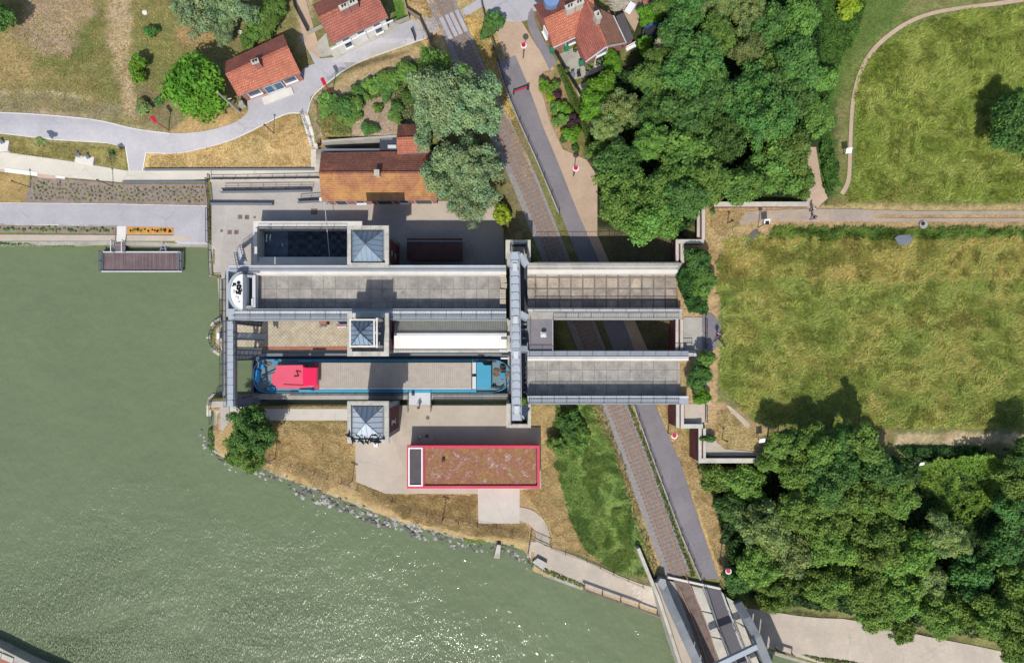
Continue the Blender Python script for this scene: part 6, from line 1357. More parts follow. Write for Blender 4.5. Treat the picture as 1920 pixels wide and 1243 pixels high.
# northern wood
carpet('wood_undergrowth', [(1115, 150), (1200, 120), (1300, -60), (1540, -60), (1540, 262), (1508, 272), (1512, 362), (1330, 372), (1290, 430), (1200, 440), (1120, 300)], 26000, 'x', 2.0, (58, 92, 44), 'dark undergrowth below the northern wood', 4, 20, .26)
for a in ((1170, 372, 68, 'big', 10, 'leaf_green', 'at the lane side, above the aqueduct shadow'), (1225, 412, 58, 'big', 10, 'leaf_green', 'lowest one, hanging over the aqueduct shade'), (1250, 350, 52, 'big', 10, 'leaf_green', 'just behind the lowest trees'), (1160, 310, 44, 'mid', 9, 'leaf_dark', 'dark, by the lane above the big pair'),
          (1125, 168, 30, 'mid', 5, 'leaf_bright', 'light one nearest the brick house path'), (1118, 205, 30, 'mid', 5.5, 'leaf_bright', 'light one at the end of the hedge'), (1165, 208, 48, 'fine', 7, 'leaf_olive', 'olive one with feathery crown by the hedge'), (1140, 245, 34, 'fine', 6.5, 'leaf_olive', 'lower olive one by the garden lawn'), (1125, 280, 26, 'mid', 5, 'leaf_green', 'small one where the hedge ends'),
          (1222, 150, 36, 'mid', 8, 'leaf_green', 'below the trampoline'), (1235, 112, 26, 'mid', 7, 'leaf_green', 'close beside the trampoline, upper'), (1232, 205, 46, 'fine', 8, 'leaf_dark', 'spiky dark one right of the olive pair'), (1228, 268, 44, 'fine', 9, 'leaf_green', 'spiky one below the olive pair'),
          (1300, 128, 62, 'big', 11, 'leaf_dark', 'large dark one in the upper middle'), (1340, 175, 44, 'mid', 10, 'leaf_dark', 'dark one below the large upper one'), (1290, 215, 48, 'mid', 10, 'leaf_dark', 'dark one in the left centre'), (1402, 180, 58, 'big', 11, 'leaf_dark', 'dense one in the right centre'), (1440, 225, 56, 'big', 11, 'leaf_dark', 'dense one near the right edge of the wood'),
          (1352, 262, 54, 'big', 10, 'leaf_dark', 'dense one in the centre'), (1290, 290, 50, 'mid', 10, 'leaf_green', 'left of the central clearing'), (1330, 340, 46, 'mid', 9, 'leaf_green', 'behind the white-coped wall, left'), (1390, 350, 40, 'mid', 8, 'leaf_green', 'behind the white-coped wall, middle'), (1288, 372, 40, 'mid', 9, 'leaf_dark', 'dark one above the stepped abutment wall'),
          (1450, 320, 50, 'mid', 7, 'leaf_green', 'above the garden steps'), (1488, 285, 38, 'mid', 6, 'leaf_green', 'beside the stepped tan path'), (1500, 345, 30, 'mid', 4, 'leaf_green', 'small one at the corner by the steps'), (1480, 175, 44, 'mid', 8, 'leaf_dark', 'right edge, middle height'), (1440, 130, 36, 'mid', 8, 'leaf_green', 'below the white-flowering pair'),
          (1495, 120, 44, 'mid', 8, 'leaf_dark', 'right edge, upper'), (1450, 60, 44, 'mid', 8, 'leaf_dark', 'right of the white-flowering pair'), (1500, 40, 42, 'mid', 7, 'leaf_green', 'upper right corner of the wood'), (1270, 60, 40, 'mid', 9, 'leaf_dark', 'between trampoline and top edge'), (1300, 10, 46, 'big', 9, 'leaf_dark', 'top edge, left'), (1250, 5, 30, 'mid', 7, 'leaf_green', 'top edge, beside the house corner'),
          (1345, 70, 40, 'mid', 9, 'leaf_green', 'upper middle, left of the flowering pair'), (1530, 220, 34, 'mid', 4, 'leaf_green', 'low one by the meadow edge'), (1535, 150, 32, 'mid', 4, 'leaf_green', 'low one near the curving track')):
    x, y, r, k, h, l, s = a; tree(x, y, r, k, h, 'wood tree, ' + s, GA, l)
for x, y, r, s in ((1400, 30, 44, 'upper'), (1405, 95, 36, 'lower'), (1350, 5, 34, 'left')):
    tree(x, y, r, 'fine', 9, 'whitish flowering tree in the northern wood, %s one' % s, 'whitish flowering trees of the northern wood', 'leaf_olive', name='flowering_tree')
tree(1240, 85, 18, 'small', 4.5, 'white-flowering elder beside the trampoline', None, 'leaf_white'); tree(1590, 12, 22, 'small', 2.4, 'yellowish flowering bush at the top edge of the meadow', None, 'leaf_yellow', 'bush', name='shrub')
carpet('meadow_scrub', [(1536, -60), (1640, -60), (1610, 60), (1570, 130), (1550, 240), (1572, 300), (1576, 350), (1545, 360), (1538, 200)], 15000, 'x', 1.0, (84, 124, 52), 'green scrub between the wood and the curving track', 8, 14, .16)
# abutment greenery
tree(1308, 492, 30, 'mid', 4.2, 'dark shrub growing behind the stepped abutment wall', None, 'leaf_dark', 'shrub', zb=8.5, name='shrub'); tree(1318, 530, 28, 'mid', 3.5, 'green shrub over the end of the northern aqueduct trough', None, 'leaf_green', 'shrub', zb=9, name='shrub')
carpet('ivy', [(1276, 500), (1330, 500), (1326, 592), (1290, 585), (1268, 530)], 5000, 'x', 1.6, (66, 112, 52), 'ivy carpet spilling over the end of the northern trough', 5, 12, .14, z=9.6)
tree(1322, 672, 18, 'small', 3.0, 'small tree on the terrace edge at the southern trough end', None, 'leaf_green', zb=9); tree(1310, 705, 26, 'mid', 3.2, 'darker tree over the end of the southern trough', None, 'leaf_dark', zb=9); tree(1316, 740, 18, 'small', 2.2, 'bright shrub just above the gravel terrace', None, 'leaf_bright', 'shrub', zb=9, name='shrub')
tree(1325, 822, 9, 'small', 1.2, 'upper of two ivy clumps on the brick wall beside the dry lawn', None, 'leaf_dark', 'shrub', zb=9, name='shrub', squash=2.2); tree(1336, 395, 6, 'tiny', .9, 'ivy tuft at the corner of the white-coped wall', None, 'leaf_dark', 'shrub', zb=9, name='shrub')
tree(981, 752, 8, 'small', 1.2, 'leafy weed in the gate chamber below the footbridge', None, 'leaf_bright', 'weed', zb=8, name='shrub')
tree(1902, 238, 56, 'fine', 7, 'open-crowned dark tree at the right edge of the meadow', None, 'leaf_dark'); tree(1880, 215, 26, 'mid', 5, 'small dark tree left of the open-crowned one', None, 'leaf_dark')
# the point
tree(474, 806, 54, 'big', 7.5, 'dark round tree on the point by the chamber entrance, upper crown', None, 'leaf_dark'); tree(462, 846, 45, 'big', 6.5, 'bright round tree on the point above the rocks, lower crown', None, 'leaf_green')
for pts, n, c in (([(382, 800), (398, 796), (404, 850), (440, 872), (490, 885), (484, 892), (430, 884), (392, 862), (380, 840)], 2300, (88, 128, 60)), ([(596, 926), (624, 940), (700, 968), (690, 976), (610, 946)], 700, (84, 124, 58)), ([(690, 966), (740, 985), (790, 1002), (780, 1006), (700, 982)], 1200, (90, 132, 56)), ([(840, 1008), (900, 1012), (935, 1020), (930, 1034), (860, 1026)], 1300, (128, 160, 60)), ([(935, 1018), (975, 1030), (992, 1050), (1010, 1062), (980, 1052)], 900, (92, 130, 56)), ([(-60, 452), (0, 455), (70, 458), (140, 459), (140, 463), (0, 464), (-60, 464)], 1500, (92, 140, 50)), ([(985, 1050), (1060, 1080), (1100, 1098), (1090, 1102), (1030, 1078)], 500, (120, 140, 66)), ([(1500, 1226), (1600, 1240), (1700, 1262), (1620, 1266)], 1500, (120, 140, 70))):
    carpet('waterside_plants', pts, n, 'x', .45, c, 'green plants along the waterline', 3, 8, .12, ((226, 226, 214), .06) if n == 2300 else None)
# ditch and railway weeds
tree(1068, 795, 30, 'mid', 4.5, 'dark leafy tree in the ditch below the southern trough', None, 'leaf_dark'); tree(1085, 822, 26, 'mid', 4.0, 'light elder bush on the green slope beside the railway', None, 'leaf_green', 'bush', name='shrub'); tree(1046, 832, 18, 'small', 2.5, 'small bush between the tan path and the green slope', None, 'leaf_green', 'bush', name='shrub')
carpet('track_weeds', offset_line([(1178, 757), (1222, 870), (1268, 1000), (1300, 1080)], 4) + offset_line([(1178, 757), (1222, 870), (1268, 1000), (1300, 1080)], -5)[::-1], 1800, 'x', .35, (96, 118, 58), 'weeds between track and lane wall', 2, 7, .10)
carpet('track_weeds', [(1110, 757), (1128, 757), (1168, 860), (1205, 975), (1238, 1075), (1225, 1080), (1190, 970), (1150, 860)], 1700, 'x', .3, (132, 132, 74), None, 6, 7, .09)
# southern wood
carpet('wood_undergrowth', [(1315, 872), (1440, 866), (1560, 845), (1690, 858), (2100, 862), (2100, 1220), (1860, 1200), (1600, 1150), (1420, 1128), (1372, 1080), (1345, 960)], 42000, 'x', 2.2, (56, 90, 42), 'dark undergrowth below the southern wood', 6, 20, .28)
carpet('creeper', [(1718, 870), (1760, 860), (1860, 850), (1890, 880), (1885, 925), (1850, 965), (1790, 985), (1735, 950)], 15000, 'x', 2.6, (128, 158, 62), 'yellow-green creeper mass in the southern wood', 10, 26, .2)
carpet('reed_strip', [(1680, 838), (1850, 838), (1850, 856), (1700, 858)], 3000, 'x', .6, (70, 108, 52), 'green fringe below the tan track', 5, 8, .16)
for a in ((1345, 895, 34, 'mid', 5, 'leaf_green', 'in the corner below the long brick wall'), (1395, 905, 38, 'mid', 6, 'leaf_green', 'below the middle of the long wall'), (1372, 955, 34, 'mid', 6, 'leaf_dark', 'dark, beside the lane strip'), (1432, 985, 56, 'fine', 9, 'leaf_olive', 'pale blossoming, left side, upper'), (1490, 1030, 54, 'fine', 9, 'leaf_olive', 'pale blossoming, left side, lower'), (1420, 1052, 46, 'big', 8, 'leaf_green', 'beside the round lamp by the lane'),
          (1382, 1088, 26, 'mid', 5, 'leaf_dark', 'dark, overhanging the bridge end'), (1376, 1122, 22, 'mid', 4, 'leaf_green', 'light small, touching the bridge footpath'), (1450, 1105, 44, 'big', 7, 'leaf_green', 'above the towpath near the bridge'), (1500, 880, 48, 'big', 9, 'leaf_green', 'at the buried end of the long wall'), (1462, 835, 28, 'mid', 6, 'leaf_green', 'beside the tan track end'), (1548, 900, 50, 'big', 10, 'leaf_dark', 'dark, left of the clearing'),
          (1560, 950, 50, 'big', 10, 'leaf_green', 'centre left'), (1500, 950, 46, 'big', 9, 'leaf_green', 'above the pale blossoming pair'), (1620, 830, 34, 'mid', 8, 'leaf_green', 'pushing up across the tan track'), (1650, 880, 38, 'mid', 9, 'leaf_dark', 'beside the white sign box'), (1620, 935, 46, 'big', 10, 'leaf_green', 'right of the clearing'), (1680, 930, 44, 'big', 10, 'leaf_green', 'left of the yellow-green creeper'),
          (1560, 1020, 52, 'big', 10, 'leaf_green', 'in the middle, lower left'), (1640, 1010, 54, 'big', 11, 'leaf_green', 'in the middle of the wood'), (1700, 1040, 50, 'big', 11, 'leaf_green', 'light crown, lower middle'), (1550, 1090, 50, 'big', 8, 'leaf_green', 'above the towpath, left of centre'), (1620, 1095, 50, 'big', 9, 'leaf_green', 'above the towpath, centre'), (1690, 1110, 48, 'big', 9, 'leaf_green', 'above the towpath, right of centre'),
          (1640, 1150, 36, 'mid', 8, 'leaf_green', 'overhanging the towpath, left'), (1690, 1180, 26, 'mid', 7, 'leaf_green', 'hanging farthest over the towpath'), (1760, 1145, 50, 'big', 9, 'leaf_green', 'overhanging the towpath, right'), (1770, 1005, 40, 'fine', 8, 'leaf_olive', 'olive, under the creeper mass'), (1812, 1075, 46, 'mid', 8, 'leaf_dark', 'dark, speckled with white blossom'), (1850, 1150, 52, 'big', 10, 'leaf_green', 'bottom right, first'), (1905, 1200, 50, 'big', 10, 'leaf_green', 'bottom right corner'),
          (1905, 1090, 44, 'mid', 9, 'leaf_green', 'right edge, lower'), (1880, 1020, 40, 'mid', 8, 'leaf_dark', 'right edge, in deep shade'), (1905, 900, 40, 'mid', 9, 'leaf_green', 'right edge beside the creeper'), (1895, 955, 34, 'mid', 8, 'leaf_dark', 'right edge, below the creeper'), (1930, 850, 44, 'big', 7, 'leaf_dark', 'right edge, by the tan track'), (1740, 1085, 34, 'mid', 8, 'leaf_olive', 'olive, between the light crowns'), (1590, 870, 30, 'mid', 7, 'leaf_dark', 'dark, with white blossom by the track'), (1540, 845, 30, 'mid', 7, 'leaf_green', 'small, where the tan track disappears'),
          (1478, 822, 24, 'mid', 5, 'leaf_dark', 'at the meadow edge, first from the brick wall'), (1520, 818, 28, 'mid', 5.5, 'leaf_green', 'at the meadow edge, second from the brick wall'), (1572, 824, 28, 'mid', 6, 'leaf_dark', 'at the meadow edge, third from the brick wall'), (1446, 862, 30, 'mid', 6, 'leaf_green', 'leaning over the long wall')):
    x, y, r, k, h, l, s = a; tree(x, y, r, k, h, 'southern wood tree, ' + s, GB, 'leaf_mid' if l == 'leaf_green' else l)
# planting beds
def plants(poly, n, label, group, seed, mats, rpx=(2.2, 4.0)):
    global rs; rs = np.random.RandomState(seed); x, y = scatter(poly, n*6, 3); out = []
    for a, b in zip(x, y):
        if all((a-c)**2+(b-d)**2 > 30 for c, d in out): out.append((a, b))
        if len(out) >= n: break
    for i, (a, b) in enumerate(out):
        q = G(a, b); me = CROWNS['tiny'][i % 3]; o = bpy.data.objects.new('bed_plant', me); COL.objects.link(o); o.location = q + Vector((0, 0, .12))
        if not me.materials: me.materials.append(MATS['leaf_green'])
        o.material_slots[0].link = 'OBJECT'; o.material_slots[0].material = MATS[mats[i % len(mats)]]; s = tr.uniform(*rpx)/12.5; o.scale = (s, s, s*.8); o.rotation_euler.z = i; tag(o, label, 'plant', group)
plants([(62, 336), (240, 348), (386, 348), (386, 383), (200, 380), (52, 378)], 210, 'small grey-green plant in the broad mauve planting bed above the promenade', 'plants in the broad planting bed', 9, ['leaf_olive', 'leaf_dark', 'leaf_olive', 'leaf_olive', 'leaf_yellow'], (1.6, 2.8))
plants([(-10, 423), (215, 426), (215, 438), (-10, 435)], 50, 'small dark plant in the narrow planting bed along the quay', 'plants in the narrow quay bed', 10, ['leaf_dark', 'leaf_olive', 'leaf_green'], (2.4, 4.2))
plants([(242, 427), (322, 428), (322, 437), (242, 437)], 34, 'red or green plant in the small orange chip bed', 'plants in the orange bed', 13, ['leaf_purple', 'leaf_green', 'leaf_purple'], (2.2, 3.6))
# ---------------------------------------------------------------- rocks of the bank
rk = random.Random(21); ROCKS = []
for i in range(6):
    m = MB(); m.blob((0, 0, 0), .5, .42, .30, i*7+1, .30, 7, 5); o = m.build('boulder', 'rock_light', org=(0, 0, 0)); ROCKS.append(o.data); bpy.data.objects.remove(o)
BANK = smooth_line([(383, 805), (381, 838), (400, 860), (440, 878), (490, 888), (540, 910), (600, 934), (650, 951), (700, 972), (760, 994), (810, 1007), (870, 1024), (930, 1029), (975, 1042), (990, 1060)], 1)
bp = dense(BANK, 4.4); cnt = 0
SEC = [(0, 440, 'small whitish rock among the white-flowered weeds at the tip of the point', 'rocks at the tip of the point'), (440, 640, 'grey rock in the bank below the dry lawn', 'rocks below the dry lawn'), (640, 800, 'pale rock in the bank below the concrete yard', 'rocks below the concrete yard'), (800, 1100, 'grey rock in the bank near the concrete stub', 'rocks near the concrete stub')]
def inward(L, i, d):
    a = L[max(i-1, 0)]; b = L[min(i+1, len(L)-1)]; n = math.hypot(b[0]-a[0], b[1]-a[1]); return (L[i][0]+(b[1]-a[1])/n*d, L[i][1]-(b[0]-a[0])/n*d)
for ip, p in enumerate(bp):
    for k in range(2):
        if cnt >= 290: break
        if 380 < p[0] < 470 and rk.random() < .4: continue
        x, y = inward(bp, ip, min(16, max(-1, rk.gauss(6.5, 5)))); x += rk.uniform(-2, 2)
        pass
        s = rk.uniform(.4, 1.0)*(1.15 if 560 < x < 800 else .85); q = G(x, y, .02)
        if q.z < WZ-.3: q.z = WZ-.1
        o = bpy.data.objects.new('boulder', ROCKS[cnt % 6]); COL.objects.link(o); o.location = q; o.scale = (s, s*rk.uniform(.7, 1.1), s); o.rotation_euler = (rk.uniform(-.4, .4), rk.uniform(-.4, .4), rk.uniform(0, 6)); cnt += 1
        if rk.random() < .5: o.material_slots[0].link = 'OBJECT'; o.material_slots[0].material = MATS['rock_dark']
        for a, b, l, g in SEC:
            if a <= x < b: tag(o, l, 'rock', g)
m = MB(); rg = random.Random(4)
B2 = dense(BANK, 1.2)
for ip in range(len(B2)):
    for k in range(2):
        q = G(*inward(B2, ip, rg.gauss(7, 5)), .0); m.blob(tuple(q), rg.uniform(.06, .2), rg.uniform(.06, .18), .1, rg.randint(0, 999), .3, 5, 3)
o = m.build('bank_gravel', 'rock_light'); o['kind'] = 'stuff'; o['label'] = 'small stones between the rocks of the bank'
m = MB(); m.hull([P(926, 1046, -.6), P(937, 1047, -.6), P(939, 1022, .3), P(932, 1021, .3)], [v-Vector((0, 0, 1.2)) for v in (P(926, 1046, -.6), P(937, 1047, -.6), P(939, 1022, .3), P(932, 1021, .3))]); tag(m.build('concrete_stub', 'concrete_old'), 'sloping concrete stub running into the water from the rock bank', 'slab')
m = MB(); m.hull([P(998, 1054, .5), P(1008, 1046, .7), P(1026, 1056, .7), P(1018, 1068, .4)], [v-Vector((0, 0, .8)) for v in (P(998, 1054, .5), P(1008, 1046, .7), P(1026, 1056, .7), P(1018, 1068, .4))]); tag(m.build('rubble_slab', 'rock_light'), 'broken pale concrete slab at the start of the towpath', 'slab')
# ---------------------------------------------------------------- fences
def fence(name, pts, h, label, post=2.4, mat='steel_dark', kind='wire', r=.06, wall=None, wmat='concrete_old', cat='fence'):
    """one fence: posts, rails or wires, optional low wall"""
    c = G(*pts[0]); t = thing(name, label, cat, tuple(c)); P3 = [G(x, y) for x, y in dense(pts, 30)]; base = wall or 0
    m = MB(); up = Vector((0, 0, 1)); n_ = 0
    for a, b in zip(P3, P3[1:]):
        k = max(1, round((b-a).length/post))
        for i in range(k):
            p = a+(b-a)*i/k
            if n_ < 95: MB().bar(p, p+up*(h+base), r*1.5).build('post', mat, t)
            n_ += 1
    MB().bar(P3[-1], P3[-1]+up*(h+base), r*1.5).build('post', mat, t)
    lv = {'wire': (.3, .6, .97), 'rail': (.5, .97), 'panel': (.5,)}[kind]
    for a, b in zip(P3, P3[1:]):
        for f in lv:
            if kind == 'panel': m.bar(a+up*(base+h*.5), b+up*(base+h*.5), .06, h*.96)
            else: m.bar(a+up*(base+h*f), b+up*(base+h*f), r*.55)
    m.build({'wire': 'wire', 'rail': 'rail', 'panel': 'panel'}[kind], mat, t)
    if wall: m = MB(); ribbon(m, dense(pts, 20), .25, -.3, wall); m.build('low_wall', wmat, t)
    return t
LW = offset_line(LANE_W, 3)
fence('lane_fence', [p for p in LW if p[1] < 495], 1.0, 'post fence on a low pale wall between track and lane, north of the aqueduct', 2.9, 'steel_dark', 'wire', .06, .35, 'concrete_old')
fence('lane_fence', [p for p in LW if p[1] > 750], 1.0, 'post fence on a low pale wall between track and lane, south of the aqueduct', 2.7, 'steel_dark', 'wire', .06, .35, 'concrete_old')
fence('square_fence', [(900, -40), (903, 10), (912, 50), (924, 80), (936, 118)], 1.2, 'dark fence between the track verge and the village square', 2.5, 'steel_mid', 'panel')
fence('track_fence', [(950, 440), (962, 455), (984, 470), (995, 495)], 1.2, 'thin wire fence beside the footbridge stair enclosure, north', 2.5, 'steel_mid', 'wire')
fence('bank_fence', [(470, 868), (505, 862), (545, 872), (590, 888), (640, 905), (700, 928), (770, 956), (860, 980), (930, 990), (990, 1008)], 1.1, 'wire fence along the top of the rock bank to the gate', 2.5, 'rust', 'wire', .05)
fence('slope_fence', [(1034, 1026), (1060, 1036), (1100, 1050), (1150, 1075), (1205, 1098)], 1.1, 'wire fence climbing from the gate toward the railway bridge', 2.3, 'rust', 'wire', .05)
fence('wood_fence', [(1304, 860), (1330, 905), (1352, 960), (1366, 1015)], 1.0, 'pale wire fence between the dry strip and the southern wood', 2.4, 'steel_pale', 'wire', .05)
fence('garden_fence', [(541, -40), (556, 20), (579, 64)], 1.4, 'dark panel fence between the white house and the tan footpath', 2.2, 'rust', 'panel')
fence('garden_wall', [(579, 66), (606, 52)], .9, 'short pale garden wall at the white house corner', 2.2, 'concrete_old', 'panel', cat='wall')
fence('garden_wall', [(744, 47), (768, 37), (750, -30)], 1.0, 'pale garden wall right of the white house', 2.2, 'concrete_old', 'panel', cat='wall')
fence('level_fence', [(764, 24), (789, 40)], 1.3, 'short wooden fence panel near the level crossing', 2.2, 'wood_grey', 'panel'); fence('level_fence', [(789, 42), (818, 104)], 1.2, 'dark wooden fence running down beside the bushy bank', 2.2, 'rust', 'panel')
fence('yard_fence', [(1040, 100), (1058, 130), (1085, 175), (1100, 200)], 1.1, 'dark fence between hedge and brick house yard', 2.0, 'iron_black', 'panel')
t = thing('towpath_gate', 'dark steel double gate across the narrow towpath entrance', 'gate', tuple(G(1012, 1010)))
for a, b in (((996, 1005), (1014, 1013)), ((1014, 1013), (1032, 1021))): m = MB(); railing(m, [G(*a), G(*b)], 1.4, 1.5, .2, .06); m.build('gate_leaf', 'iron_black', t)
m = MB(); railing(m, [G(995, 1002), G(990, 1036)], 1.4, 1.5, .25, .06); m.build('side_panel', 'iron_black', t)
t = thing('guard_rail', 'brown timber guard rail along the water side of the towpath, left of the bridge', 'guard rail', tuple(G(1165, 1120, .2)))
L = [P(x, y, .45) for x, y in ((1092, 1101), (1150, 1122), (1240, 1153))]; m = MB()
for a, b in zip(L, L[1:]): m.bar(a+Vector((0, 0, .75)), b+Vector((0, 0, .75)), .3, .18)
m.build('rail', 'rust', t)
for k in range(5): q = L[0].lerp(L[2], (k+.1)/4.3); MB().bar(q-Vector((0, 0, .5)), q+Vector((0, 0, .7)), .14).build('post', 'rust', t)
t = thing('guard_rail', 'brown timber guard rail on the towpath right of the bridge', 'guard rail', tuple(G(1470, 1216, .2)))
L = [P(1455, 1216, .45), P(1486, 1226, .45)]; MB().bar(L[0]+Vector((0, 0, .7)), L[1]+Vector((0, 0, .7)), .3, .18).build('rail', 'rust', t)
for q in L: MB().bar(q-Vector((0, 0, .5)), q+Vector((0, 0, .65)), .14).build('post', 'rust', t)
# ---------------------------------------------------------------- lamps, posts, signs
def round_lamp(px, py, label, h=4.0):
    q = G(px, py); t = thing('street_lamp', label, 'street lamp', tuple(q), 'street lamps with round heads')
    MB().tube([(q.x, q.y, q.z-.2), (q.x, q.y, q.z+h)], [.09, .06], 8).build('pole', 'rust', t)
    MB().disc((q.x, q.y), .42, q.z+h, q.z+h+.08, 22).build('lamp_shade', 'white_paint', t); MB().disc((q.x-.03, q.y+.06), .30, q.z+h+.08, q.z+h+.2, 18).build('lamp_head', 'lamp_red', t)
round_lamp(981, 110, 'red-and-white round-headed lamp on the dirt beside the village square'); round_lamp(1075, 331, 'red-and-white round-headed lamp between lane and northern wood'); round_lamp(1252, 811, 'red-and-white round-headed lamp on the dry strip by the brick walls'); round_lamp(1349, 1054, 'red-and-white round-headed lamp near the railway bridge')
def arm_lamp(px, py, label, rot, h=4.0, mat='lamp_red', grp='street lamps with red oval heads'):
    q = G(px, py); t = thing('street_lamp', label, 'street lamp', tuple(q), grp)
    MB().tube([(q.x, q.y, q.z-.2), (q.x, q.y, q.z+h)], [.08, .06], 8).build('pole', 'lamp_red' if mat == 'lamp_red' else 'steel_mid', t)
    m = MB(); m.box(q.x+math.cos(rot)*.35, q.y+math.sin(rot)*.35, q.z+h+.05, 1.1, .5, .18, rot); m.build('lamp_head', mat, t, bevel=.05)
arm_lamp(624, 180, 'red oval-headed lamp on the bank edge beside the village road', 2.0, 4.3); arm_lamp(317, 245, 'red oval-headed lamp left of the big round tree', 2.2, 3.8)
def bar_lamp(px, py, label, h=3.4, head=True, mat='rust', grp='T-shaped lamps on the point', wd=1.1):
    q = G(px, py); t = thing('post_lamp', label, 'lamp', tuple(q), grp)
    MB().tube([(q.x, q.y, q.z-.2), (q.x, q.y, q.z+h)], .06, 8).build('pole', mat, t); MB().box(q.x, q.y, q.z+h+.05, wd, .22, .12, -.35).build('lamp_bar', mat, t)
bar_lamp(516, 860, 'T-shaped lamp on the dry lawn beside the tree'); bar_lamp(661, 901, 'T-shaped lamp at the corner of the concrete yard'); bar_lamp(832, 970, 'T-shaped lamp on the dry slope below the red building', 3.9)
for x, y, lab in ((58, 352, 'tall slim post at the left end of the broad planting bed'), (212, 350, 'tall slim post in the middle of the broad planting bed'), (514, 251, 'tall slim post on the dry grass triangle')): bar_lamp(x, y, lab, 3.8, mat='steel_dark', grp='slim posts above the promenade', wd=.3)
for x, y, lab in ((1364, 419, 'short lamp post on the dry ground north of the ivy'), (1354, 823, 'short lamp post on the dry lawn by the brick wall')): bar_lamp(x, y, lab, 2.0, mat='iron_black', grp='short lamp posts by the meadow', wd=.35)
q = G(450, 211); t = thing('utility_pole', 'tall pale concrete utility pole with a short crossarm beside the big round tree', 'utility pole', tuple(q))
MB().tube([(q.x, q.y, q.z-.2), (q.x, q.y, q.z+7.6)], [.19, .11], 8).build('pole', 'concrete_old', t); MB().box(q.x+.2, q.y+.2, q.z+4.6, .9, .1, .12, .2).build('crossarm', 'steel_pale', t)
MB().box(q.x+.5, q.y+.9, q.z+.6, .8, .6, 1.2, .4).build('service_box', 'concrete_old', t)
def board(px, py, label, s=.9, h=1.6, mat='white_paint', rot=.15, tilt=True):
    q = G(px, py); t = thing('sign_board', label, 'sign', tuple(q)); MB().bar(q-Vector((0, 0, .2)), q+Vector((0, 0, h)), .08).build('post', 'steel_dark', t)
    d = Vector((math.cos(rot), math.sin(rot), 0))*s/2; e = Vector((-math.sin(rot), math.cos(rot), .9)).normalized()*s/2; c = q+Vector((0, 0, h)); nn = d.cross(e).normalized()*.04
    MB().hull([c-d-e+nn, c+d-e+nn, c+d+e+nn, c-d+e+nn], [c-d-e-nn, c+d-e-nn, c+d+e-nn, c-d+e-nn]).build('panel', mat, t); return t
board(1430, 420, 'small tilted white sign board where the tracks meet by the long wall', .8); board(1421, 823, 'white square sign board at the tree edge of the dry lawn', .8); board(1581, 289, 'white sign board with a fallen pale post beside the curving track', .8); board(1700, 862, 'white square sign box below the tan track in the southern wood', .6, 3.5)
MB().tube([G(1568, 298, .1), G(1590, 284, .3)], .05, 6)
q = G(1421, 427); t = thing('tall_post', 'tall dark post by the white-coped wall', 'post', tuple(q)); MB().tube([q, q+Vector((0, 0, 3.4))], .06, 6).build('pole', 'iron_black', t); MB().box(q.x, q.y, q.z+3.45, .5, .5, .1).build('lamp_head', 'iron_black', t)
# barrier across the lane, barrier in the village road
t = thing('lane_barrier', 'red bar barrier across the asphalt lane near the garden bed', 'barrier', tuple(G(976, 168)))
a, b = G(963, 173, .95), G(990, 163, .95); MB().bar(a, b, .14, .2).build('bar', 'lamp_red', t)
for p, k in ((a, .18), (b, .3)): MB().bar(p-Vector((0, 0, 1.0)), p+Vector((0, 0, .15)), k).build('post', 'iron_black', t)
t = thing('cycle_barrier', 'dark metal barrier standing in the pale road by the level crossing', 'barrier', tuple(G(778, 68)))
m = MB(); railing(m, [G(773, 60), G(779, 77)], 1.0, 1.3, 0, .12); m.build('frame', 'iron_black', t)
t = thing('level_crossing', 'flat rubber crossing panels between the rails at the village road', 'level crossing', tuple(G(850, 45)))
for k, d in enumerate((-16, -4.8, 4.8, 16)):
    L = offset_line([(841, 26), (860, 66)], d); w_ = 3.4; m = MB(); m.pprism([(L[0][0]-w_, L[0][1]+1.5), (L[1][0]-w_, L[1][1]+1.5), (L[1][0]+w_, L[1][1]-1.5), (L[0][0]+w_, L[0][1]-1.5)], Z(850, 45)-.1, Z(850, 45)+.24); m.build('panel', 'asphalt_lilac', t)
# saplings with stakes
for x, y, l, lab in ((78, 272, 'leaf_olive', 'left sapling with thin grey leaves held by two stakes on the verge'), (211, 296, 'leaf_dark', 'right sapling with thin dark leaves held by two stakes on the verge')):
    e = tree(x-1, y-10, 6, 'tiny', 3.0, lab, 'staked saplings on the verge', l, name='sapling', zb=Z(x, y), squash=1.3); q = G(x, y)
    for dx in (-.35, .35): MB().bar(Vector((q.x+dx, q.y-.2, q.z-.1)), Vector((q.x+dx, q.y-.2, q.z+1.5)), .09).build('stake', 'wood_grey', e)
    MB().bar(Vector((q.x-.35, q.y-.2, q.z+1.4)), Vector((q.x+.35, q.y-.2, q.z+1.4)), .08).build('crosspiece', 'wood_grey', e)
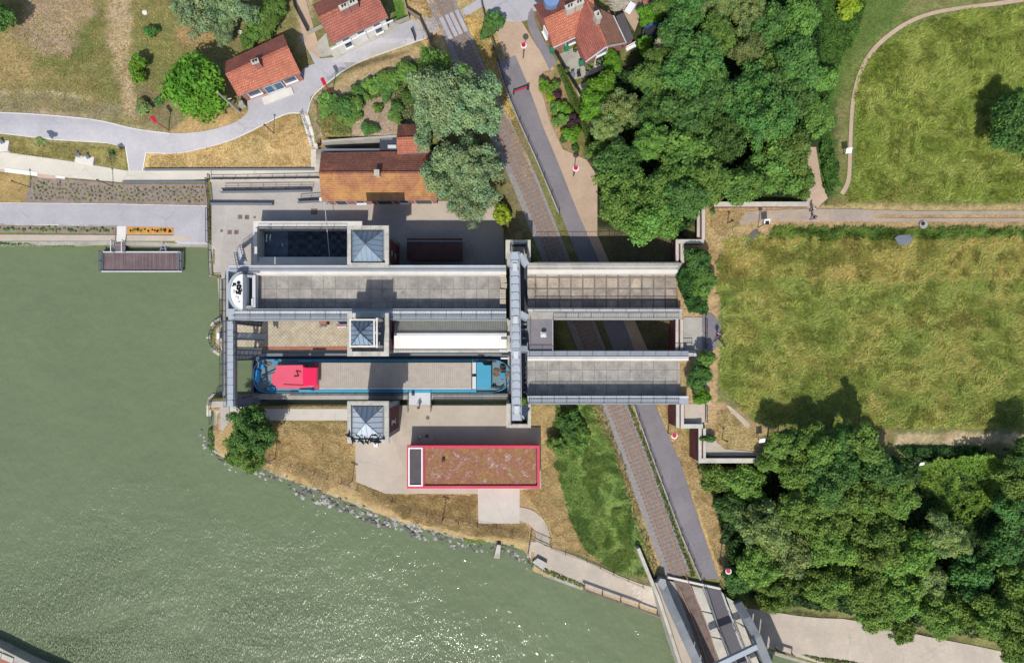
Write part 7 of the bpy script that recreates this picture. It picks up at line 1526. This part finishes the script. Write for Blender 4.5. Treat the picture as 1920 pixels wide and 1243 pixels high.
# covers and small boxes on the paving
i = 0
for x, y, s, lab in ((450, 407, .62, 'large, left of three by the ramp foot'), (463, 407.5, .62, 'large, middle of three by the ramp foot'), (477.5, 407.5, .34, 'small, right of three by the ramp foot'), (415.5, 433, .38, 'small, left of three by the quay railing'), (430.5, 435.5, .62, 'large, middle of three by the quay railing'), (443, 435.5, .62, 'large, right of three by the quay railing'), (802, 783, .5, 'by the gangway'), (800.5, 817, .5, 'in the red building shade'), (589, 397, .9, 'in the shade above the basin')):
    q = G(x, y, .09); o = MB().box(q.x, q.y, q.z, s*1.05, s, .03).build('drain_cover', 'rust'); tag(o, 'brown square drain cover: ' + lab, 'drain cover')
q = G(705.5, 833, .2); tag(MB().box(q.x, q.y, q.z+.2, .6, .6, .5).build('service_box', 'white_paint', bevel=.03), 'small white service box below the pale-roofed tower', 'box')
q = G(1730, 422, 0); t = thing('concrete_well', 'round pale well ring with a dark opening beside the double track', 'well', tuple(q)); m = MB(); m.disc((q.x, q.y), .55, q.z-.1, q.z+.25, 18); m.build('ring', 'concrete_old', t); MB().disc((q.x-.1, q.y+.15), .28, q.z+.25, q.z+.27, 14).build('opening', 'iron_black', t)
m = MB(); m.pprism([(1678, 446), (1685, 441), (1706, 440), (1712, 448), (1704, 458), (1686, 459)], 8.9, 9.35); tag(m.build('flat_slab', 'steel_mid'), 'grey flat slab lying in the meadow edge below the double track', 'slab')
# garden things of the brick house
def bin_(px, py, label, z=None): q = G(px, py); o = MB().box(q.x, q.y, q.z+.5, .6, .6, 1.0, .3).build('waste_bin', 'green_bin', bevel=.05); tag(o, label, 'bin', 'green bins at the brick house')
bin_(1034.5, 97.5, 'green bin at the west corner of the brick house'); bin_(1062, 94, 'green bin against the brick wing wall'); bin_(1089, 122, 'green bin at the foot of the cross wing')
drape('patio', [(1045, 103), (1079, 88), (1098, 124), (1140, 112), (1148, 122), (1110, 140), (1076, 150), (1062, 130)], 'concrete_old', .08); drape('garden_path', [(1078, 163), (1105, 152), (1104, 172), (1086, 182)], 'concrete_path', .08)
for x, y, lab in ((1085, 143, 'dark garden chair on the patio, right one'), (1074, 143, 'grey garden chair on the patio, left one')):
    q = G(x, y, .1); t = thing('garden_chair', lab, 'chair', tuple(q)); MB().box(q.x, q.y, q.z+.42, .5, .5, .06, .3).build('seat', 'iron_black' if x > 1080 else 'steel_mid', t); MB().box(q.x-.08, q.y+.26, q.z+.7, .5, .06, .55, .3).build('backrest', 'iron_black' if x > 1080 else 'steel_mid', t)
    for dx, dy in ((-.2, -.2), (.2, -.2), (-.2, .2), (.2, .2)): MB().bar(Vector((q.x+dx, q.y+dy, q.z)), Vector((q.x+dx, q.y+dy, q.z+.4)), .04).build('leg', 'iron_black', t)
for i, (x, y) in enumerate(((1101, 131), (1109, 125), (1120, 120), (1129, 115), (1064, 137), (1078, 95))):
    q = G(x, y, .1); t = thing('plant_pot', 'potted plant at the brick house: ' + ('first below the gable', 'second below the gable', 'third below the gable', 'fourth below the gable', 'by the hedge end', 'in the angle of the wings')[i], 'plant pot', tuple(q)); MB().disc((q.x, q.y), .3, q.z, q.z+.45, 12).build('pot', 'iron_black', t)
    o = bpy.data.objects.new('foliage', CROWNS['tiny'][i % 3]); COL.objects.link(o); o.parent = t; o.location = (0, 0, .6); o.scale = (.35, .35, .3)
q = G(1226, 72); t = thing('trampoline', 'round trampoline with a blue edge pad behind the brick house', 'trampoline', tuple(q))
MB().disc((q.x, q.y), 1.55, q.z+.80, q.z+.84, 28).build('jumping_mat', 'trampoline_mat', t); m = MB(); m.tube([(q.x+1.75*math.cos(k*math.pi/14), q.y+1.75*math.sin(k*math.pi/14), q.z+.86) for k in range(29)], .22, 6); m.build('edge_pad', 'steel_dark', t)
m = MB(); m.tube([(q.x+1.6*math.cos(k*math.pi/14), q.y+1.6*math.sin(k*math.pi/14), q.z+.98) for k in range(3, 12)], .16, 6); m.build('blue_pad', 'tarp_blue', t)
for k in range(6): a = k*math.pi/3; MB().bar((q.x+1.75*math.cos(a), q.y+1.75*math.sin(a), q.z), (q.x+1.75*math.cos(a), q.y+1.75*math.sin(a), q.z+.85), .07).build('leg', 'steel_mid', t)
drape('garden_ground', [(1150, -20), (1200, -20), (1205, 20), (1190, 60), (1172, 30), (1158, 0)], 'dirt', .08)
m = MB(); rg = random.Random(8)
for k in range(420): q = G(rg.uniform(1150, 1190), rg.uniform(-12, 22)+0, rg.uniform(.15, .6)); a = rg.uniform(0, 3.14); L = rg.uniform(.5, 1.3); m.bar(q, q+Vector((math.cos(a)*L, math.sin(a)*L, rg.uniform(-.1, .15))), rg.uniform(.05, .1))
o = m.build('branch_heap', 'bark_pale'); o['kind'] = 'stuff'; o['label'] = 'heap of pale cut branches behind the brick house'
q = G(1180, 20); t = thing('garden_table', 'white rectangular garden table beside the heap of branches', 'table', tuple(q)); MB().box(q.x, q.y, q.z+.72, 1.7, .95, .08, 1.0).build('tabletop', 'white_paint', t, bevel=.02)
for dx, dy in ((-.3, -.6), (.3, -.5), (-.3, .6), (.3, .5)): MB().bar((q.x+dx, q.y+dy, q.z), (q.x+dx, q.y+dy, q.z+.7), .06).build('leg', 'steel_pale', t)
q = G(1182, 92); t = thing('garden_bench', 'white garden bench in front of the flat annexe', 'bench', tuple(q)); MB().box(q.x, q.y, q.z+.45, 1.5, .45, .06, .5).build('seat', 'white_paint', t); MB().box(q.x-.12, q.y+.25, q.z+.75, 1.5, .06, .5, .5).build('backrest', 'white_paint', t)
for s in (-1, 1): MB().box(q.x+.6*s, q.y+.33*s, q.z+.22, .08, .4, .44, .5).build('leg', 'white_paint', t)
# gravel and stones in the field
for x, y, lab in ((272, 24, 'pale garden stone near the willows, upper'), (450, 61, 'white sack lying on the bare patch above the cottage')):
    q = G(x, y, .1); m = MB(); m.blob(tuple(q), .4, .35, .25, x, .25, 7, 5); tag(m.build('garden_stone', 'white_wall'), lab, 'stone')
# gangway chair, rings
t = thing('folding_chair', 'dark folding chair standing on the pale gangway', 'chair', tuple(P(775, 738, .9))); q = P(775, 738.5, .9)
MB().box(q.x, q.y, q.z+.4, .42, .42, .05).build('seat', 'steel_dark', t); MB().box(q.x, q.y+.2, q.z+.62, .42, .04, .4).build('backrest', 'steel_dark', t)
for dx in (-.18, .18): MB().bar((q.x+dx, q.y-.18, q.z), (q.x+dx, q.y+.18, q.z+.4), .04).build('leg', 'iron_black', t); MB().bar((q.x+dx, q.y+.18, q.z), (q.x+dx, q.y-.18, q.z+.4), .04).build('leg', 'iron_black', t)
# banner boards on the court side of the middle tower
for k, (y, mt) in enumerate(((608.5, 'tarp_blue'), (611.5, 'lamp_red'), (613.5, 'white_paint'))):
    q = P(640, y, .8); 
    if k == 0: t = thing('banner_rack', 'rack of small blue, red and white banners against the middle tower', 'banner', tuple(P(640, 611, 0)))
    MB().bar(P(630+k*2, y, .9), P(650, y-1, 1.0), .10, .5).build('banner', mt, t)
q = P(604, 607, 0); t = thing('court_kiosk', 'small brick-coloured box with a grey lid at the north edge of the cobbled court', 'box', tuple(q)); MB().pbox(598, 597, 612, 608, 0, 1.8).build('body', 'brick_edge', t); MB().pbox(599, 609.5, 611, 613, 0, .5).build('lid', 'steel_mid', t)
# ---------------------------------------------------------------- birds on the south tower
bm_ = MB(); bm_.blob((0, 0, .12), .17, .075, .08, 2, .05, 8, 5)
b0 = bm_.build('pigeon', 'bird', org=(0, 0, 0), smooth=True); pm = b0.data
m = MB(); m.blob((.17, 0, .20), .06, .05, .05, 3, .03, 7, 4); m.hull([(-.34, -.05, .12), (-.14, -.05, .14), (-.14, .05, .14), (-.34, .05, .12)], [(-.34, -.05, .10), (-.14, -.05, .10), (-.14, .05, .10), (-.34, .05, .10)]); m.bar((.05, .03, 0), (.05, .03, .08), .015); m.bar((.05, -.03, 0), (.05, -.03, .08), .015)
i0 = len(pm.vertices); o2 = m.build('x', 'bird', org=(0, 0, 0)); bm = bmesh.new(); bm.from_mesh(pm); bm.from_mesh(o2.data); bm.to_mesh(pm); bm.free(); bpy.data.objects.remove(o2); bpy.data.objects.remove(b0)
br = random.Random(6)
for k in range(34):
    if k < 20: x, y, z = br.uniform(655, 724), br.uniform(826, 829.5), TZ
    elif k < 24: x, y, z = br.uniform(652, 657), br.uniform(812, 828), TZ
    else: x = br.uniform(666, 712); y = br.uniform(813, 819); z = TZ-.28 + (821.5-y)*.062
    o = bpy.data.objects.new('pigeon', pm); COL.objects.link(o); o.location = P(x, y, z); o.scale = (1.15,)*3; o.rotation_euler.z = br.uniform(0, 6.28)
    tag(o, 'dark pigeon perched on the south edge of the pale-roofed tower' if k < 24 else 'dark pigeon resting on the roof slope of the pale-roofed tower', 'pigeon', 'pigeons on the tower edge' if k < 24 else 'pigeons on the tower roof')
# ---------------------------------------------------------------- people and bicycles
def skin_obj(name, pts, edges, radii, mat, parent, sub=1):
    me = bpy.data.meshes.new(name); me.from_pydata(pts, edges, []); o = bpy.data.objects.new(name, me); COL.objects.link(o); o.parent = parent; me.materials.append(MATS[mat])
    o.modifiers.new('skin', 'SKIN'); sv = me.skin_vertices[0].data
    for i, r in enumerate(radii): sv[i].radius = (r, r)
    sv[0].use_root = True
    if sub: s = o.modifiers.new('sub', 'SUBSURF'); s.levels = sub; s.render_levels = sub
    for p in me.polygons: p.use_smooth = True
    return o
def person(px, py, z, rot, label, shirt, trousers, stride=.28, arm=.18, seated=False, hairmat='hair'):
    q = P(px, py, z); e = thing('person', label, 'person', tuple(q)); e.rotation_euler.z = rot
    s = stride
    J = [(0, 0, .95), (0, 0, 1.18), (0, 0, 1.42), (0, .01, 1.53), (.02, 0, 1.66),                      # pelvis..head
         (0, .09, .90), (s*.5+.06, .10, .50), (s, .10, .08), (s+.14, .10, .04), (0, -.09, .90), (-s*.2+.04, -.10, .50), (-s, -.10, .09), (-s+.12, -.10, .04),
         (0, .19, 1.40), (-arm*.6, .24, 1.13), (-arm*.6+.16, .22, .92), (-arm*.5+.22, .21, .85), (0, -.19, 1.40), (arm*.8, -.24, 1.13), (arm+.16, -.22, .94), (arm+.22, -.21, .87)]
    E = [(0, 1), (1, 2), (2, 3), (3, 4), (0, 5), (5, 6), (6, 7), (7, 8), (0, 9), (9, 10), (10, 11), (11, 12), (2, 13), (13, 14), (14, 15), (15, 16), (2, 17), (17, 18), (18, 19), (19, 20)]
    R_ = [.13, .125, .14, .055, .095, .09, .06, .042, .035, .09, .06, .042, .035, .065, .042, .032, .035, .065, .042, .032, .035]
    skin_obj('body', J, E, R_, 'skin', e)
    skin_obj('shirt', [J[0], J[1], J[2], J[13], ((J[13][0]+J[14][0])/2, .22, 1.24), J[17], ((J[17][0]+J[18][0])/2, -.22, 1.24)], [(0, 1), (1, 2), (2, 3), (3, 4), (2, 5), (5, 6)], [.155, .15, .165, .085, .065, .085, .065], shirt, e)
    skin_obj('trousers', [J[0], J[5], J[6], (J[7][0]*.95, .10, .14), J[9], J[10], (J[11][0]*.95, -.10, .15)], [(0, 1), (1, 2), (2, 3), (0, 4), (4, 5), (5, 6)], [.15, .11, .08, .062, .11, .08, .062], trousers, e)
    m = MB(); m.blob((.0, 0, 1.70), .105, .10, .095, 4, .02, 10, 6); h = m.build('hair', hairmat, org=(0, 0, 0), smooth=True); h.parent = e
    return e
person(786, 764, .9, -2.2, 'person in dark trousers and white shirt stepping onto the gangway', 'cloth_white', 'cloth_dark')
person(788, 820, .08, .8, 'person in pale blue clothes walking in the shade of the red building', 'cloth_blue', 'cloth_white')
person(1519.5, 394, Z(1519, 394)+.05, .3, 'person in a pale shirt at the end of the white-coped wall, upper of two walkers', 'cloth_white', 'cloth_dark')
person(1521, 411, Z(1521, 411)+.05, .1, 'person in dark clothes with a white bag strap, lower of two walkers', 'cloth_dark', 'cloth_blue')
person(1343, 626, Z(1343, 626)+.1, 1.0, 'person in grey beside the two bicycles on the curved asphalt', 'cloth_pink', 'cloth_dark')
def bicycle(px, py, rot, label):
    q = G(px, py, .1); e = thing('bicycle', label, 'bicycle', tuple(q)); e.rotation_euler.z = rot
    for x, nm in ((-.52, 'wheel'), (.52, 'wheel')):
        m = MB(); m.tube([(x+.33*math.cos(k*math.pi/10), 0, .34+.33*math.sin(k*math.pi/10)) for k in range(21)], .028, 6)
        for k in range(5): a = k*math.pi/5; m.bar((x+.32*math.cos(a), 0, .34+.32*math.sin(a)), (x-.32*math.cos(a), 0, .34-.32*math.sin(a)), .01)
        o = m.build(nm, 'iron_black', org=(0, 0, 0)); o.parent = e
    m = MB(); 
    for a, b in (((-.52, 0, .34), (-.15, 0, .85)), ((-.52, 0, .34), (-.05, 0, .3)), ((-.05, 0, .3), (-.17, 0, .9)), ((-.05, 0, .3), (.38, 0, .8)), ((-.15, 0, .82), (.38, 0, .86)), ((.38, 0, .92), (.52, 0, .34))): m.bar(a, b, .035)
    o = m.build('frame', 'steel_dark', org=(0, 0, 0)); o.parent = e
    m = MB(); m.bar((.36, -.27, .98), (.36, .27, .98), .03); m.bar((.38, 0, .9), (.36, 0, .98), .03); o = m.build('handlebar', 'steel_mid', org=(0, 0, 0)); o.parent = e
    m = MB(); m.box(-.18, 0, .94, .26, .13, .06); o = m.build('saddle', 'iron_black', org=(0, 0, 0)); o.parent = e
    for pt in e.children: pass
    return e
bicycle(1346, 633, .75, 'bicycle with handlebar to the upper right, upper of two on the curved asphalt'); bicycle(1352, 642, -.9, 'bicycle leaning at the meadow grass edge, lower of two on the curved asphalt')
